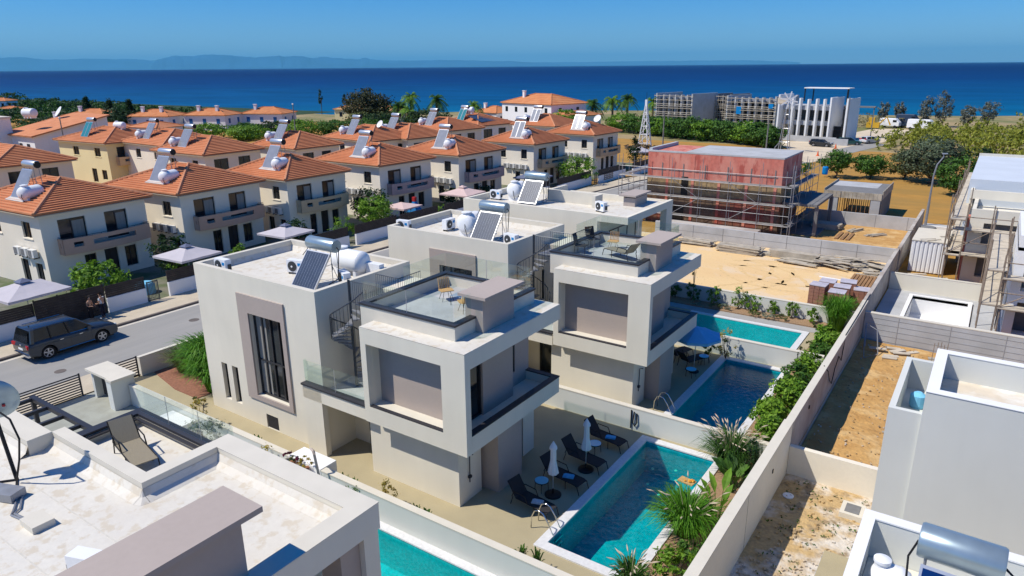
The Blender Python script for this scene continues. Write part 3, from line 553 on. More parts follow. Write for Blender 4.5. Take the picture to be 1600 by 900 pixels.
# ------------------------------------------------------------------ roof equipment
m_fin = mat('collector_fin',(.30,.34,.40),.6)
def solar_heater(label, loc, rz=0, cols=1, pm=None, group='solar water heaters on the flat roofs', W=1.75, tank_h=1.65, legs=True, dark_end=False, pipes=True, tm=None):
    """collector facing local -Y, tank across its top; loc = mid of collector foot on the roof"""
    pm = pm or m_panel
    t_ = thing('solar_water_heater', label, 'water heater', loc, rz, group)
    Wm = WM(t_)
    key = ('sh', cols, pm.name, W, tank_h, legs, dark_end, pipes, (tm or m_tank).name)
    def B(mb, name, m, p=t_, sm=False, k=None):
        mb.v = [tuple(Wm @ Vector(q)) for q in mb.v]; return mb.build(name, m, p, sm, 0, key+(k or name,))
    d = 1.05; hgt = tank_h-.25; nrm = Vector((0,-hgt,d)).normalized(); wide = W*(1.0 if cols == 2 else .86)
    for i in range(cols):
        a = -wide/2+i*wide/cols+.015; b2 = -wide/2+(i+1)*wide/cols-.015; mb = MB()
        P = lambda x,tt,o=0: Vector((x,tt*d,.12+tt*hgt))+nrm*o
        mb.obox((P(a,.5)+P(b2,.5))/2-nrm*.045,((b2-a)/2,math.hypot(d,hgt)/2,.045),(1,0,0),(0,d,hgt)); pn = B(mb,'solar_collector',m_alu,k='c%d'%i)
        mb = MB(); mb.add([P(a+.04,.03,.004),P(b2-.04,.03,.004),P(b2-.04,.97,.004),P(a+.04,.97,.004)],[(0,1,2,3)]); B(mb,'absorber',pm,pn,k='a%d'%i)
        if pm is m_panel:
            mb = MB(); n_ = 9
            for k in range(1,n_): x = a+(b2-a)*k/n_; mb.add([P(x-.004,.04,.007),P(x+.004,.04,.007),P(x+.004,.96,.007),P(x-.004,.96,.007)],[(0,1,2,3)])
            B(mb,'fin',m_fin,pn,k='f%d'%i)
    R = .29 if W > 1.5 or W < 1.3 else .25
    mb = MB(); mb.lathe((0,d+.28,tank_h+.14),[(R*.55,-W/2),(R*.94,-W/2+.01),(R,-W/2+.05),(R,W/2-.05),(R*.94,W/2-.01),(R*.55,W/2)],20,0,'x')
    tk = B(mb,'tank',tm or m_tank,sm='auto')
    if dark_end: mb = MB(); mb.lathe((W/2+.001,d+.28,tank_h+.14),[(R*.88,0),(R*.88,.03)],16,0,'x'); B(mb,'end_cap',m_black,tk)
    mb = MB()
    for sx in (-1,1):
        x = sx*wide*.44
        mb.tube([(x,d+.1,0),(x,d+.1,tank_h-.05)],.02,4); mb.tube([(x,d+.5,0),(x,d+.42,tank_h-.08)],.02,4); mb.tube([(x,0,.05),(x,d+.5,.05)],.02,4); mb.tube([(x,d+.5,.05),(x,d+.1,tank_h*.6)],.015,4)
    mb.tube([(-wide*.44,d+.1,.5),(wide*.44,d+.1,1.0)],.012,4); B(mb,'stand',m_steel)
    if pipes:
        mb = MB(); mb.tube([(W/2,d+.28,tank_h+.1),(W/2+.14,d+.25,tank_h),(W/2+.14,d+.1,.4),(W/2-.2,.9,.15)],.022,5); mb.tube([(-W/2,d+.28,tank_h+.1),(-W/2-.1,d+.2,tank_h-.2),(-W/2-.06,d*.9,tank_h-.4)],.018,5)
        B(mb,'pipe',m_black)
    return t_
def ac_unit(label, loc, rz, group='air conditioners on the flat roofs'):
    t_ = thing('ac_unit', label, 'air conditioner', loc, rz, group); Wm = WM(t_)
    def B(mb,name,m,p=t_): mb.v = [tuple(Wm @ Vector(q)) for q in mb.v]; return mb.build(name,m,p,False,0,'ac'+name)
    mb = MB(); mb.box(-.42,-.15,.1,.42,.17,.68); B(mb,'casing',m_white)
    mb = MB(); mb.lathe((-.12,-.152,.39),[(.24,0),(.24,-.015),(.06,-.03)],18,0,'y'); f_ = B(mb,'fan_grille',m_fan)
    mb = MB(); mb.lathe((-.12,-.19,.39),[(.05,0),(.05,-.01)],8,0,'y'); B(mb,'fan_hub',m_white,f_)
    mb = MB(); mb.box(.18,-.158,.42,.36,-.151,.56); B(mb,'badge',m_decal)
    mb = MB(); mb.box(-.38,-.12,0,-.3,.14,.1); mb.box(.3,-.12,0,.38,.14,.1); B(mb,'foot',m_black)
    mb = MB(); mb.box(.42,-.02,.2,.47,.14,.45); B(mb,'valve_cover',m_fan)
def water_tank(label, loc, rz, L=1.75, R=.52, group='white water tanks on the flat roofs'):
    t_ = thing('water_tank', label, 'water tank', loc, rz, group); Wm = WM(t_)
    def B(mb,name,m,sm=False): mb.v = [tuple(Wm @ Vector(q)) for q in mb.v]; return mb.build(name,m,t_,sm,0,('wt',name,L,R))
    mb = MB(); prof = [(R*.35,-L/2),(R*.78,-L/2+.06),(R*.97,-L/2+.18)]
    for k in range(9): prof.append((R*(1.0 if k%2 else .985),-L/2+.2+k*(L-.4)/8))
    prof += [(R*.97,L/2-.18),(R*.78,L/2-.06),(R*.35,L/2)]; mb.lathe((0,0,R+.18),prof,22,0,'x'); B(mb,'tank_body',m_white,'auto')
    mb = MB(); mb.lathe((-.25*L,0,2*R+.12),[(R*.42,0),(R*.42,.08),(R*.5,.09),(R*.5,.15),(R*.2,.19)],18); B(mb,'lid',m_white,'auto')
    mb = MB()
    for x in (-L*.3,0,L*.3): mb.box(x-.09,-R*.75,0,x+.09,R*.75,.28)
    B(mb,'saddle',m_white)
    mb = MB(); mb.tube([(-L*.46,-.1,2*R*.8),(-L*.55,-.2,R),(-L*.5,-.3,.1)],.02,5); B(mb,'pipe',m_black)
    return t_
solar_heater('blue grey solar water heater on the roof of the villa with the tall window',(-23.8,18.75,6.85),0)
water_tank('long white water tank lying beside the blue grey heater on the nearest complete flat roof',(-23.9,21.7,6.85),0,1.9,.5)
ac_unit('white air conditioner left of the solar panel on the tall window villa roof',(-26.1,20.35,6.85),math.radians(15))
ac_unit('white air conditioner tucked in the left roof corner of the tall window villa',(-29.2,18.6,6.85),math.radians(0))
ac_unit('white air conditioner behind the spiral staircase of the tall window villa',(-22.75,20.2,6.85),math.radians(-25))
ac_unit('white air conditioner seen from its back at the right roof edge behind the spiral staircase',(-22.55,21.9,6.85),math.radians(180))
solar_heater('blue grey solar water heater on the middle villa roof right of a round white tank',(-22.45,29.75,6.85),0)
water_tank('round looking white water tank end on, left of the middle villa heater',(-23.95,30.9,6.85),PI/2,1.5,.58)
ac_unit('white air conditioner in the left corner of the middle villa roof',(-27.9,29.6,6.85),0.1)
ac_unit('white air conditioner right of the solar panel on the middle villa roof',(-20.6,30.0,6.85),-.2)
ac_unit('white air conditioner turned sideways left of the round tank, middle villa roof',(-25.9,31.3,6.85),PI/2)
solar_heater('blue grey solar water heater on the villa nearest the red scaffolded building',(-26.1,39.9,6.95),0)
water_tank('round white water tank left of the heater on the farthest flat roof villa',(-27.7,41.2,6.95),PI/2,1.5,.55)
ac_unit('white air conditioner left of the white tank on the farthest flat roof villa',(-29.0,40.4,6.95),0)
ac_unit('white air conditioner left of the chimney on the farthest flat roof villa',(-20.6,40.3,6.95),-.4)
ac_unit('white air conditioner half hidden behind the chimney cap of the foreground villa',(-13.1,4.75,6.5),math.radians(200))
# satellite dish at the left edge
t_ = thing('satellite_dish','grey satellite dish seen from behind on a black mast at the left edge','satellite dish',(-18.4,5.5,6.5))
mb = MB(); c = Vector((-18.8,5.5,8.55)); ax = Vector((-.80,.52,.22)).normalized(); e1 = ax.cross(Vector((0,0,1))).normalized(); e2 = ax.cross(e1)
mb.lathe(c,[(.02,-.12),(.30,-.09),(.50,-.025),(.56,.02),(.58,.02),(.53,-.035),(.31,-.11),(.02,-.14)],28,0,(e1,e2,ax),False); mb.build('reflector',m_tank,t_,'auto')
mb = MB(); mb.tube([(-18.4,5.5,6.5),(-18.7,5.46,8.45)],.045,8); mb.tube([(-18.4,5.5,6.52),(-17.7,5.2,6.52)],.03,6); mb.tube([(-18.4,5.5,6.52),(-18.9,4.9,6.52)],.03,6); mb.build('mast',m_black,t_)
mb = MB(); mb.obox(c-ax*.2+Vector((.05,0,-.1)),(.12,.08,.2),e1,e2); mb.build('bracket',m_steel,t_)
mb = MB(); mb.tube([tuple(c-ax*.2),(-17.9,5.5,8.3),(-17.78,5.55,7.8),(-17.95,5.5,7.2),(-18.25,5.45,6.6)],.025,6); mb.build('cable',m_black,t_)
mb = MB()
for s_ in (-.25,.05,.25): mb.obox(c-ax*.12+e1*s_+e2*(.12 if s_>0 else -.1),(.03,.03,.03),e1,e2)
mb.build('bolt',mat('red_bolt',(.35,.02,.03),.5),t_)
# cushion on fg roof left bottom: dark tray
solid('roof_duct','grey box duct lying on the white roof beside the dish mast','duct',MB().obox((-18.3,4.85,6.62),(.9,.2,.1),(.9,.35,0),(-.35,.9,0)),m_steel)

# ------------------------------------------------------------------ outdoor furniture
def lounger(label, loc, rz, fab=m_meshd, group='dark sun loungers on the pool terrace', back=55):
    """feet towards local +X"""
    t_ = thing('sun_lounger', label, 'sun lounger', loc, rz, group); Wm = WM(t_)
    def B(mb,name,m): mb.v = [tuple(Wm @ Vector(q)) for q in mb.v]; return mb.build(name,m,t_,False,0,('lg',name,fab.name,back))
    a = math.radians(back); bx,bz = -.35-.72*math.cos(a), .36+.72*math.sin(a); W = .3
    mb = MB(); mb.obox((.4,0,.35),(.75,W,.012)); B(mb,'seat',fab)
    mb = MB(); mb.obox(((-.35+bx)/2,0,(.36+bz)/2),(.36,W,.012),(math.cos(a),0,-math.sin(a)),(0,1,0)); B(mb,'backrest',fab)
    for s_ in (-1,1):
        y = s_*(W+.02); mb = MB(); mb.tube([(1.15,y,.30),(1.0,y,.36),(-.35,y,.36),(bx,y,bz)],.018,5); B(mb,'side_rail%d'%0 if 0 else 'side_rail',m_black) if s_ < 0 else mb
        if s_ > 0: mb.v = [tuple(Wm @ Vector(q)) for q in mb.v]; mb.build('side_rail',m_black,t_,False,0,('lg','sr2',fab.name,back))
        for nm,p in (('f',[(1.12,y,.31),(1.22,y,0)]),('b',[(-.5,y,.36),(-.62,y,0)]),('m',[(.55,y,.36),(.55,y,0)])):
            mb = MB(); mb.tube(p,.018,5); mb.v = [tuple(Wm @ Vector(q)) for q in mb.v]; mb.build('leg',m_black,t_,False,0,('lg',nm,s_,fab.name))
        mb = MB(); mb.tube([(-.55,y,.36),(-.45,y,.62),(.1,y,.62),(.22,y,.36)],.02,5); mb.v = [tuple(Wm @ Vector(q)) for q in mb.v]; mb.build('armrest',m_black,t_,False,0,('lg','arm',s_))
    return t_
def side_table(label, loc, group='round side tables on the pool terraces', R=.27):
    t_ = thing('side_table', label, 'side table', loc, 0, group); Wm = WM(t_)
    def B(mb,name,m,k): mb.v = [tuple(Wm @ Vector(q)) for q in mb.v]; return mb.build(name,m,t_,False,0,('st',k))
    mb = MB(); mb.lathe((0,0,.43),[(R,0),(R,.02)],24); B(mb,'table_top',m_tabletop,'t'); mb = MB(); mb.lathe((0,0,.40),[(R+.015,0),(R+.015,.028)],24); B(mb,'rim',m_black,'r')
    for k in range(4): a = k*PI/2+.5; mb = MB(); mb.tube([(R*.9*math.cos(a),R*.9*math.sin(a),.40),(R*math.cos(a),R*math.sin(a),0)],.014,5); B(mb,'leg',m_black,'l%d'%k)
def closed_parasol(label, loc):
    t_ = thing('closed_parasol', label, 'parasol', loc, 0, 'closed white parasols beside the loungers'); Wm = WM(t_)
    def B(mb,name,m,sm=False): mb.v = [tuple(Wm @ Vector(q)) for q in mb.v]; return mb.build(name,m,t_,sm,0,('cp',name))
    mb = MB(); mb.lathe((0,0,0),[(.33,0),(.33,.05),(.28,.08),(.05,.1),(.035,.3)],20); B(mb,'base',m_black)
    mb = MB(); mb.cyl((0,0),.02,.1,2.35,8); B(mb,'pole',m_alu)
    mb = MB(); n=16; vs=[]; prof=[(.15,.95),(.19,1.0),(.15,1.25),(.11,1.5),(.10,2.0),(.09,2.1)]
    for i,(r_,z) in enumerate(prof): vs += [(r_*(1+.18*(j%2)*(1 if i<3 else .5))*math.cos(2*PI*j/n),r_*(1+.18*(j%2))*math.sin(2*PI*j/n),z) for j in range(n)]
    mb.add(vs,[(i*n+j,i*n+(j+1)%n,(i+1)*n+(j+1)%n,(i+1)*n+j) for i in range(len(prof)-1) for j in range(n)]); B(mb,'canopy',m_canvas)
    mb = MB(); mb.lathe((0,0,2.08),[(.155,-.03),(.14,.06),(.05,.22),(.02,.28)],12); B(mb,'top_cap',m_canvas)
def wicker_chair(label, loc, rz, group='wicker chairs on the nearer roof terrace'):
    t_ = thing('wicker_chair', label, 'chair', loc, rz, group); Wm = WM(t_)
    def B(mb,name,m,k=None): mb.v = [tuple(Wm @ Vector(q)) for q in mb.v]; return mb.build(name,m,t_,False,0,('wc',k or name))
    mb = MB(); mb.prism([(-.26,-.22),(.26,-.24),(.3,.1),(.22,.3),(-.22,.3),(-.3,.1)],.42,.45); B(mb,'seat',m_wood)
    mb = MB()
    for k in range(7):
        x0 = -.26+k*.52/7; y = .27+.05*abs(k-3)*-.35; mb.beam((x0+.037,y,.45),(x0+.037,y+.12,.9),.068,.015)
    B(mb,'backrest',m_wood)
    for k,(x,y) in enumerate(((-.25,-.2),(.25,-.2),(-.22,.28),(.22,.28))): mb = MB(); mb.tube([(x*.5,y*.5,.42),(x,y,0)],.01,5); B(mb,'leg',m_black,'l%d'%k)
wicker_chair('wicker chair facing right near the wall of the nearer roof terrace',(-17.9,21.3,6.78),math.radians(60))
wicker_chair('wicker chair half hidden behind the chimney of the nearer roof terrace',(-16.35,20.6,6.78),math.radians(-120))
wicker_chair('wicker chair in the far corner of the nearer roof terrace',(-16.4,22.3,6.78),math.radians(-60))
def dark_table(loc):
    t_ = thing('low_table','low square glass table between wicker chairs on the nearer roof terrace','table',loc)
    MB().box(loc[0]-.35,loc[1]-.35,loc[2]+.4,loc[0]+.35,loc[1]+.35,loc[2]+.42).build('table_top',m_glass,t_)
    for i,(x,y) in enumerate(((-.32,-.32),(.32,-.32),(.32,.32),(-.32,.32))): MB().tube([(loc[0]+x,loc[1]+y,loc[2]),(loc[0]+x,loc[1]+y,loc[2]+.4)],.014,5).build('leg',m_black,t_)
dark_table((-17.0,21.2,6.78))
def terr_chair(label, loc, rz):
    t_ = thing('garden_chair', label, 'chair', loc, rz, 'dark garden chairs on the farther roof terrace'); Wm = WM(t_)
    def B(mb,name,m,k=None): mb.v = [tuple(Wm @ Vector(q)) for q in mb.v]; return mb.build(name,m,t_,False,0,('gc',k or name))
    B(MB().box(-.27,-.27,.4,.27,.25,.43),'seat',m_meshd); B(MB().obox((0,.33,.72),(.27,.3,.012),(1,0,0),(0,.25,1)),'backrest',m_meshd)
    for k,(x,y) in enumerate(((-.28,-.28),(.28,-.28),(-.28,.3),(.28,.3))): B(MB().tube([(x,y,0),(x,y*.9,.42)],.014,5),'leg',m_black,'l%d'%k)
    for s_ in (-1,1): B(MB().tube([(s_*.29,-.28,.4),(s_*.29,-.26,.62),(s_*.29,.32,.64)],.015,5),'armrest',m_black,'a%d'%s_)
terr_chair('dark chair by the left glass of the farther roof terrace',(-16.9,31.0,6.78),math.radians(100))
terr_chair('dark chair nearer the left parapet corner of the farther roof terrace',(-17.1,32.6,6.78),math.radians(60))
wicker_chair('lone wicker chair between dark chairs on the farther roof terrace',(-15.9,32.6,6.78),math.radians(10),'chairs on the farther roof terrace')
lounger('taupe lounger lengthwise on the farther roof terrace, back raised towards the chimney',(-14.6,31.2,6.78),math.radians(160),m_mesh,'sun loungers on roof terraces',50)
lounger('taupe lounger with curved arms on the sunken terrace in the left foreground',(-18.4,8.25,5.75),math.radians(-12),m_mesh,'sun loungers on roof terraces',50)
L4 = [((-12.6,19.35,0),-8,'lounger nearest the pool ladder, pale towel on its seat',m_towel2),((-12.5,21.5,0),-8,'second lounger from the pool ladder, blue towel on its seat',m_towel),
      ((-12.5,23.2,0),-8,'third lounger from the pool ladder, under the farther closed parasol',None),((-12.5,25.2,0),-8,'lounger nearest the hose wall, blue towel on its seat',m_towel)]
for loc,a,lab,tw in L4:
    lounger('dark '+lab,loc,math.radians(a))
    if tw:
        c = Vector(loc)+Vector((.45,-.05,.385)); MB_ = MB().obox(c,(.22,.13,.02),(1,.3,0),(-.3,1,0)).obox(c+Vector((.02,.01,.035)),(.19,.11,.015),(1,.25,0),(-.25,1,0))
        solid('folded_towel',('pale printed' if tw is m_towel2 else 'blue')+' folded towel on the '+lab.split(',')[0],'towel',MB_,tw,'folded towels on the loungers')
side_table('round blue table between the two loungers nearest the pool ladder',(-12.75,20.55,0)); side_table('round blue table behind the farther closed parasol',(-12.35,24.25,0))
closed_parasol('closed white parasol nearer the pool ladder, beside the first round table',(-12.2,20.5,0)); closed_parasol('closed white parasol farther from the pool ladder, between two loungers',(-12.0,22.8,0))
side_table('round blue table on the middle pool terrace, nearer the camera',(-11.7,34.0,0)); side_table('round blue table on the middle pool terrace, closer to the flowering shrub',(-11.75,36.1,0))
lounger('dark lounger under the open blue parasol, left one',(-13.3,35.9,0),math.radians(75),m_meshd,'loungers under the open parasol'); lounger('dark lounger under the open blue parasol, behind its pole',(-12.3,35.4,0),math.radians(65),m_meshd,'loungers under the open parasol')
def open_parasol(label, loc, m, R=1.35, H0=2.15, H1=2.65, n=8, vent=False, sq=False, group=None, m2=None, rz=0, base=True):
    t_ = thing('open_parasol' if not sq else 'garden_parasol', label, 'parasol', loc, rz, group); Wm = WM(t_)
    def B(mb,name,mm,sm=False): mb.v = [tuple(Wm @ Vector(q)) for q in mb.v]; return mb.build(name,mm,t_,sm)
    mb = MB(); vs=[]; rings=[(1,H0),(.66,H0+(H1-H0)*.30),(.33,H0+(H1-H0)*.64),(.12,H1-.05)]; k=n*2 if not sq else 16
    def pt(j,q):
        a = 2*PI*j/k
        if sq: c_,s_ = math.cos(a),math.sin(a); f_ = 1/max(abs(c_),abs(s_)); return (q*R*c_*f_,q*R*s_*f_)
        f_ = 1 if j%2==0 else math.cos(PI/n)*.985; return (q*R*f_*math.cos(a),q*R*f_*math.sin(a))
    for q,z in rings: vs += [(*pt(j,q),z-(0 if (j%2==0) else .02*q)) for j in range(k)]
    vs.append((0,0,H1)); fs=[(i*k+j,i*k+(j+1)%k,(i+1)*k+(j+1)%k,(i+1)*k+j) for i in range(3) for j in range(k)]+[(3*k+j,3*k+(j+1)%k,4*k) for j in range(k)]
    vs2=[(x,y,z-.012) for x,y,z in vs]; o=len(vs); fs+=[tuple(i+o for i in q_[::-1]) for q_ in fs]; fs+=[(j,j+o,(j+1)%k+o,(j+1)%k) for j in range(k)]
    # valance
    vs+=vs2; o2=len(vs); vs+=[(*pt(j,1),H0-.16) for j in range(k)]; fs+=[((j+1)%k,j,o2+j,o2+(j+1)%k) for j in range(k)]
    mb.add(vs,fs); B(mb,'canopy',m)
    if vent:
        mb=MB(); k2=4; z=H1+.02; r_=R*.3; mb.add([(r_*math.cos(a),r_*math.sin(a),z-.02) for a in [PI/4+i*PI/2 for i in range(4)]]+[(0,0,z+.2)],[(0,1,4),(1,2,4),(2,3,4),(3,0,4),(3,2,1,0)]); B(mb,'vent_cap',m2 or m)
    mb = MB(); mb.cyl((0,0),.025,0,H1-.02,8); B(mb,'pole',m_alu)
    if base: mb = MB(); mb.lathe((0,0,0),[(.28,0),(.28,.05),(.04,.1)],16); B(mb,'base',m_black)
    mb = MB()
    for j in range(n if not sq else 8):
        a=2*PI*j/(n if not sq else 8); q=pt(j*2,.95); mb.tube([(0,0,H1-.1),(q[0],q[1],H0-.01)],.01,4)
    B(mb,'rib',m_alu)
    return t_
open_parasol('open round blue parasol shading loungers beside the middle pool',(-11.8,34.7,0),m_canvasb,1.35)

# ------------------------------------------------------------------ pools
def pool(label, X0,Y0,X1,Y1, cop, bm, wm, ladder=None, lights=(), depth=1.5, lvl=-.12, stairs=None):
    t_ = thing('swimming_pool', label, 'pool', (X0,Y0,0), 0, 'villa swimming pools')
    mb = MB(); a,b_,c,d = X0,Y0,X1,Y1
    mb.add([(a,b_,.03),(c,b_,.03),(c,d,.03),(a,d,.03),(a,b_,-depth),(c,b_,-depth),(c,d,-depth),(a,d,-depth)],[(4,5,6,7),(0,4,7,3),(5,1,2,6),(1,5,4,0),(3,7,6,2)]); mb.build('basin',bm,t_)
    if stairs:
        mb = MB()
        for k in range(3): mb.box(stairs[0],stairs[1]+(k)*.3,-depth+.01,stairs[2],stairs[3]-.01,-depth+.35*(k+1))
        mb.build('steps',bm,t_)
    mb = MB(); w_,e_,s_,n_ = cop
    if w_: mb.box(a-w_,b_-s_,.002,a+.03,d+n_,.06)
    if e_: mb.box(c-.03,b_-s_,.002,c+e_,d+n_,.06)
    if s_: mb.box(a+.03,b_-s_,.002,c-.03,b_+.03,.06)
    if n_: mb.box(a+.03,d-.03,.002,c-.03,d+n_,.06)
    mb.build('coping',m_cop,t_)
    mb = MB(); mb.add([(a,b_,lvl),(c,b_,lvl),(c,d,lvl),(a,d,lvl)],[(0,1,2,3)]); mb.build('water_surface',wm,t_)
    for x,y in lights: mb = MB(); mb.lathe((x,y,-depth+.7),[(.06,0),(.06,.03)],10); mb.build('pool_light',mat('lamp_lens',(.8,.8,.65),.3),t_)
    if ladder:
        x,y,rz = ladder; ld = MB(); R_ = Matrix.Translation((x,y,0)) @ Matrix.Rotation(rz,4,'Z')
        for s2 in (-.25,.25): ld.tube([R_@Vector(p) for p in ((-.75,s2,.03),(-.72,s2,.5),(-.6,s2,.78),(-.42,s2,.85),(-.24,s2,.78),(-.02,s2,.45),(.18,s2,0.05),(.2,s2,-.9))],.022,8)
        lo = ld.build('ladder',m_chrome,t_,True)
        for k in range(3): MB().obox(R_@Vector((.24,0,-.18-.26*k)),(.05,.25,.015),R_.to_3x3()@Vector((1,0,0)),R_.to_3x3()@Vector((0,1,0))).build('rung',m_chrome,lo)
    return t_
pool('deep blue green pool at the lower centre with closed parasols and dark loungers alongside',-10.87,17.85,-7.73,26.35,(.33,.3,.35,.33),m_poolA,m_waterA,(-11.05,18.55,0),[(-10.2,25.6),(-9.3,26.0),(-9.9,24.4),(-9.0,25.3),(-9.2,23.9),(-10.8,20)],1.5,-.12)
pool('shaded dark pool behind the lower centre one, under the open blue parasol',-10.87,28.75,-7.73,37.3,(.37,.33,.4,.35),m_poolA,m_waterA,(-11.05,29.5,0))
pool('bright turquoise pool beside the sandy plot, lying crosswise',-15.2,39.2,-8.2,43.9,(.3,.32,.3,.32),m_poolC,m_waterC)
pool('bright turquoise pool at the bottom edge beside the foreground villa',-20.5,11.8,-7.9,15.2,(.3,.3,.3,.32),m_poolC,m_waterC)
solid('floating_board','wooden serving board with fruit floating in the lower centre pool','serving board',MB().obox((-8.25,24.45,-.09),(.33,.2,.02),(1,-.15,0),(.15,1,0)),m_wood)
fr = MB(); rf = random.Random(2)
for k in range(9): fr.lathe((-8.2+rf.uniform(-.12,.22),24.45+rf.uniform(-.1,.1),-.07),[(.01,0),(.045,.02),(.05,.045),(.02,.08)],7)
solid('fruit','small heap of red and yellow fruit on the floating board','fruit',fr,two('fruit_skin',(.55,.06,.03),(.75,.45,.05),18,.45,.5,.5))

# ------------------------------------------------------------------ garden walls
def gwall(label, x0,y0,x1,y1,z0,z1, m, cap=m_cap, group='plastered walls between the villas', n='garden_wall', over=.012, capz=.05):
    t_ = thing(n, label, 'wall', (x0,y0,z0), 0, group)
    MB().box(x0,y0,z0,x1,y1,z1-capz).build('wall_body',m,t_)
    if cap: MB().box(x0-over,y0-over,z1-capz,x1+over,y1+over,z1).build('wall_cap',cap,t_)
    return t_
gwall('long low wall between the foreground pool and the tall window villa',-33.7,15.5,-5.47,15.76,-.3,1.12,m_stucco2)
gwall('low wall between the lower centre pool and the shaded pool, hose hanging on it',-20.3,26.95,-5.47,27.2,-.3,1.12,m_stucco2)
gwall('low wall between the shaded pool and the crosswise pool',-19.0,37.85,-5.9,38.1,-.3,1.12,m_stucco2)
gwall('low white wall between the planting strip and the sandy plot',-22.0,46.45,-5.47,46.7,-.3,1.1,m_stucco2)
t_ = thing('boundary_wall','long tall beige wall running from the bottom edge past the pools and brick stacks','wall',(-5.3,10,0))
b_ = MB(); b_.box(-5.45,4,-.6,-5.15,27.85,1.93); b_.build('near_section',m_sand,t_)
b_ = MB(); b_.box(-5.43,27.85,-.6,-5.17,46.6,1.90); b_.build('middle_section',m_conc2,t_)
b_ = MB(); b_.box(-5.45,46.6,-.6,-5.2,62.0,1.95); b_.box(-5.35,62.0,-.6,-5.1,80.5,2.05); b_.build('far_section',m_conc2,t_)
b_ = MB(); b_.box(-5.50,4,1.93,-5.13,27.87,2.0); b_.box(-5.46,27.87,1.90,-5.14,46.6,1.96); b_.build('wall_cap',m_cap,t_)
b_ = MB()
for y in (16.2,21.8,27.84): b_.box(-5.151,y,-.6,-5.146,y+.02,1.9)
b_.build('movement_joint',m_kerb,t_)
b_ = MB()
for (x,y,z) in ((-5.15,25.0,1.05),(-5.15,18.6,.2),(-5.15,31,1.2)): b_.box(x-.01,y,z,x+.03,y+.10,z+.16)
b_.build('drain_outlet',m_black,t_)
t_ = thing('cable','loose black cable drooping over the middle of the long beige wall','cable',(-5.1,36,1)); 
mb = MB(); mb.tube([(-5.3,34.5,2.0),(-5.1,34.6,1.7),(-5.08,35.2,1.0),(-5.08,36,.5),(-5.1,36.6,1.1),(-5.1,37.4,1.5),(-5.1,38.4,.9),(-5.2,39.5,1.98),(-5.2,43,2.0),(-5.25,48,1.99)],.025,5); mb.build('cable_run',m_black,t_)
gwall('beige cross wall between the weedy strip and the brown soil plot',-5.14,27.7,-1.55,27.95,-.7,.92,m_sand,m_sand,'cross walls right of the long wall',over=0)
t_ = gwall('grey block cross wall between the brown soil plot and the white pool shell',-5.14,46.0,12,46.3,-.7,1.4,m_conc,m_cap,'cross walls right of the long wall')
b_ = MB()
for k in range(5): b_.box(-5.1,45.985,-.3+.35*k,12,45.997,-.285+.35*k)
for k in range(6): b_.box(-3.3+k*2.7,45.98,-.4,-3.27+k*2.7,45.995,1.34)
b_.build('mortar_joint',mat('mortar',(.36,.36,.36),.9),t_)
gwall('smooth grey cross wall behind the white pool shell',-5.1,57.0,4,57.25,-.2,1.25,m_stucco,m_cap,'cross walls right of the long wall')
t_ = gwall('pale concrete wall between the sandy plot and the red scaffolded building',-27,64.7,-5.47,64.95,-.2,1.25,m_conc,None,'concrete walls around the red building',capz=0)
b_ = MB(); [b_.box(-26+k*2.9,64.685,-.1,-25.97+k*2.9,64.7,1.25) for k in range(7)]; b_.box(-27,64.69,.6,-5.5,64.7,.615); b_.build('formwork_joint',m_concd,t_)
t_ = gwall('pale concrete wall in front of the small formwork structure',-16.0,78.9,-5.47,79.15,-.2,1.3,m_conc,None,'concrete walls around the red building',capz=0)
b_ = MB(); [b_.box(-15+k*2.9,78.885,-.1,-14.97+k*2.9,78.9,1.3) for k in range(4)]; b_.build('formwork_joint',m_concd,t_)
t_ = thing('concrete_ledge','rough sand covered concrete ledge at the foot of the red scaffolded building','ledge',(-22,65.6,0)); MB().box(-27,64.97,0,-17.3,66.8,1.1).build('ledge_body',m_ply if 0 else m_conc2,t_)
# street side of villa plots
gwall('front garden wall beside the green grass clump',-36.95,17.7,-36.72,24.5,0,1.1,m_stucco,m_cap,'street walls of the grey villas')
gwall('front wall between the middle villa and the street',-36.95,26.5,-36.72,36.5,0,1.1,m_stucco,m_cap,'street walls of the grey villas')
gwall('front wall between the farthest flat roof villa and the street',-36.95,38.5,-36.72,46.5,0,1.1,m_stucco,m_cap,'street walls of the grey villas')
t_ = thing('meter_cabinet','white flat topped meter cabinet with dark doors between the two slatted gates','cabinet',(-35,15,0))
b_ = MB(); b_.box(-36.2,14.95,0,-36.0,15.85,1.52); b_.box(-34.2,14.7,0,-33.75,15.85,1.52); b_.box(-36.0,15.4,0,-34.2,15.85,1.52); b_.build('cabinet_body',m_stucco2,t_)
MB().prism([(-36.3,14.75),(-34.15,14.75),(-34.15,14.66),(-33.6,14.66),(-33.6,15.9),(-36.3,15.9)],1.52,1.64).build('top_slab',m_cap,t_)
for x in (-36.0,-35.1): MB().box(x+.02,15.3,.1,x+.88,15.38,1.5).build('door',m_dark,t_)
def slat_gate(label, x, y0, y1, n=7, h=1.15):
    t_ = thing('slatted_gate', label, 'gate', (x,y0,0), 0, 'dark slatted metal gates'); f_ = MB(); f_.box(x-.03,y0,0,x+.03,y0+.07,h); f_.box(x-.03,y1-.07,0,x+.03,y1,h)
    if y1-y0 > 2.5: m_ = (y0+y1)/2; f_.box(x-.03,m_-.07,0,x+.03,m_+.07,h)
    f_.build('frame',m_dark,t_); s_ = MB()
    for k in range(n): z = .12+k*(h-.18)/(n-1); s_.box(x-.015,y0+.07,z-.03,x+.015,y1-.07,z+.03)
    tag(s_.build('slat_panel',m_dark,t_))
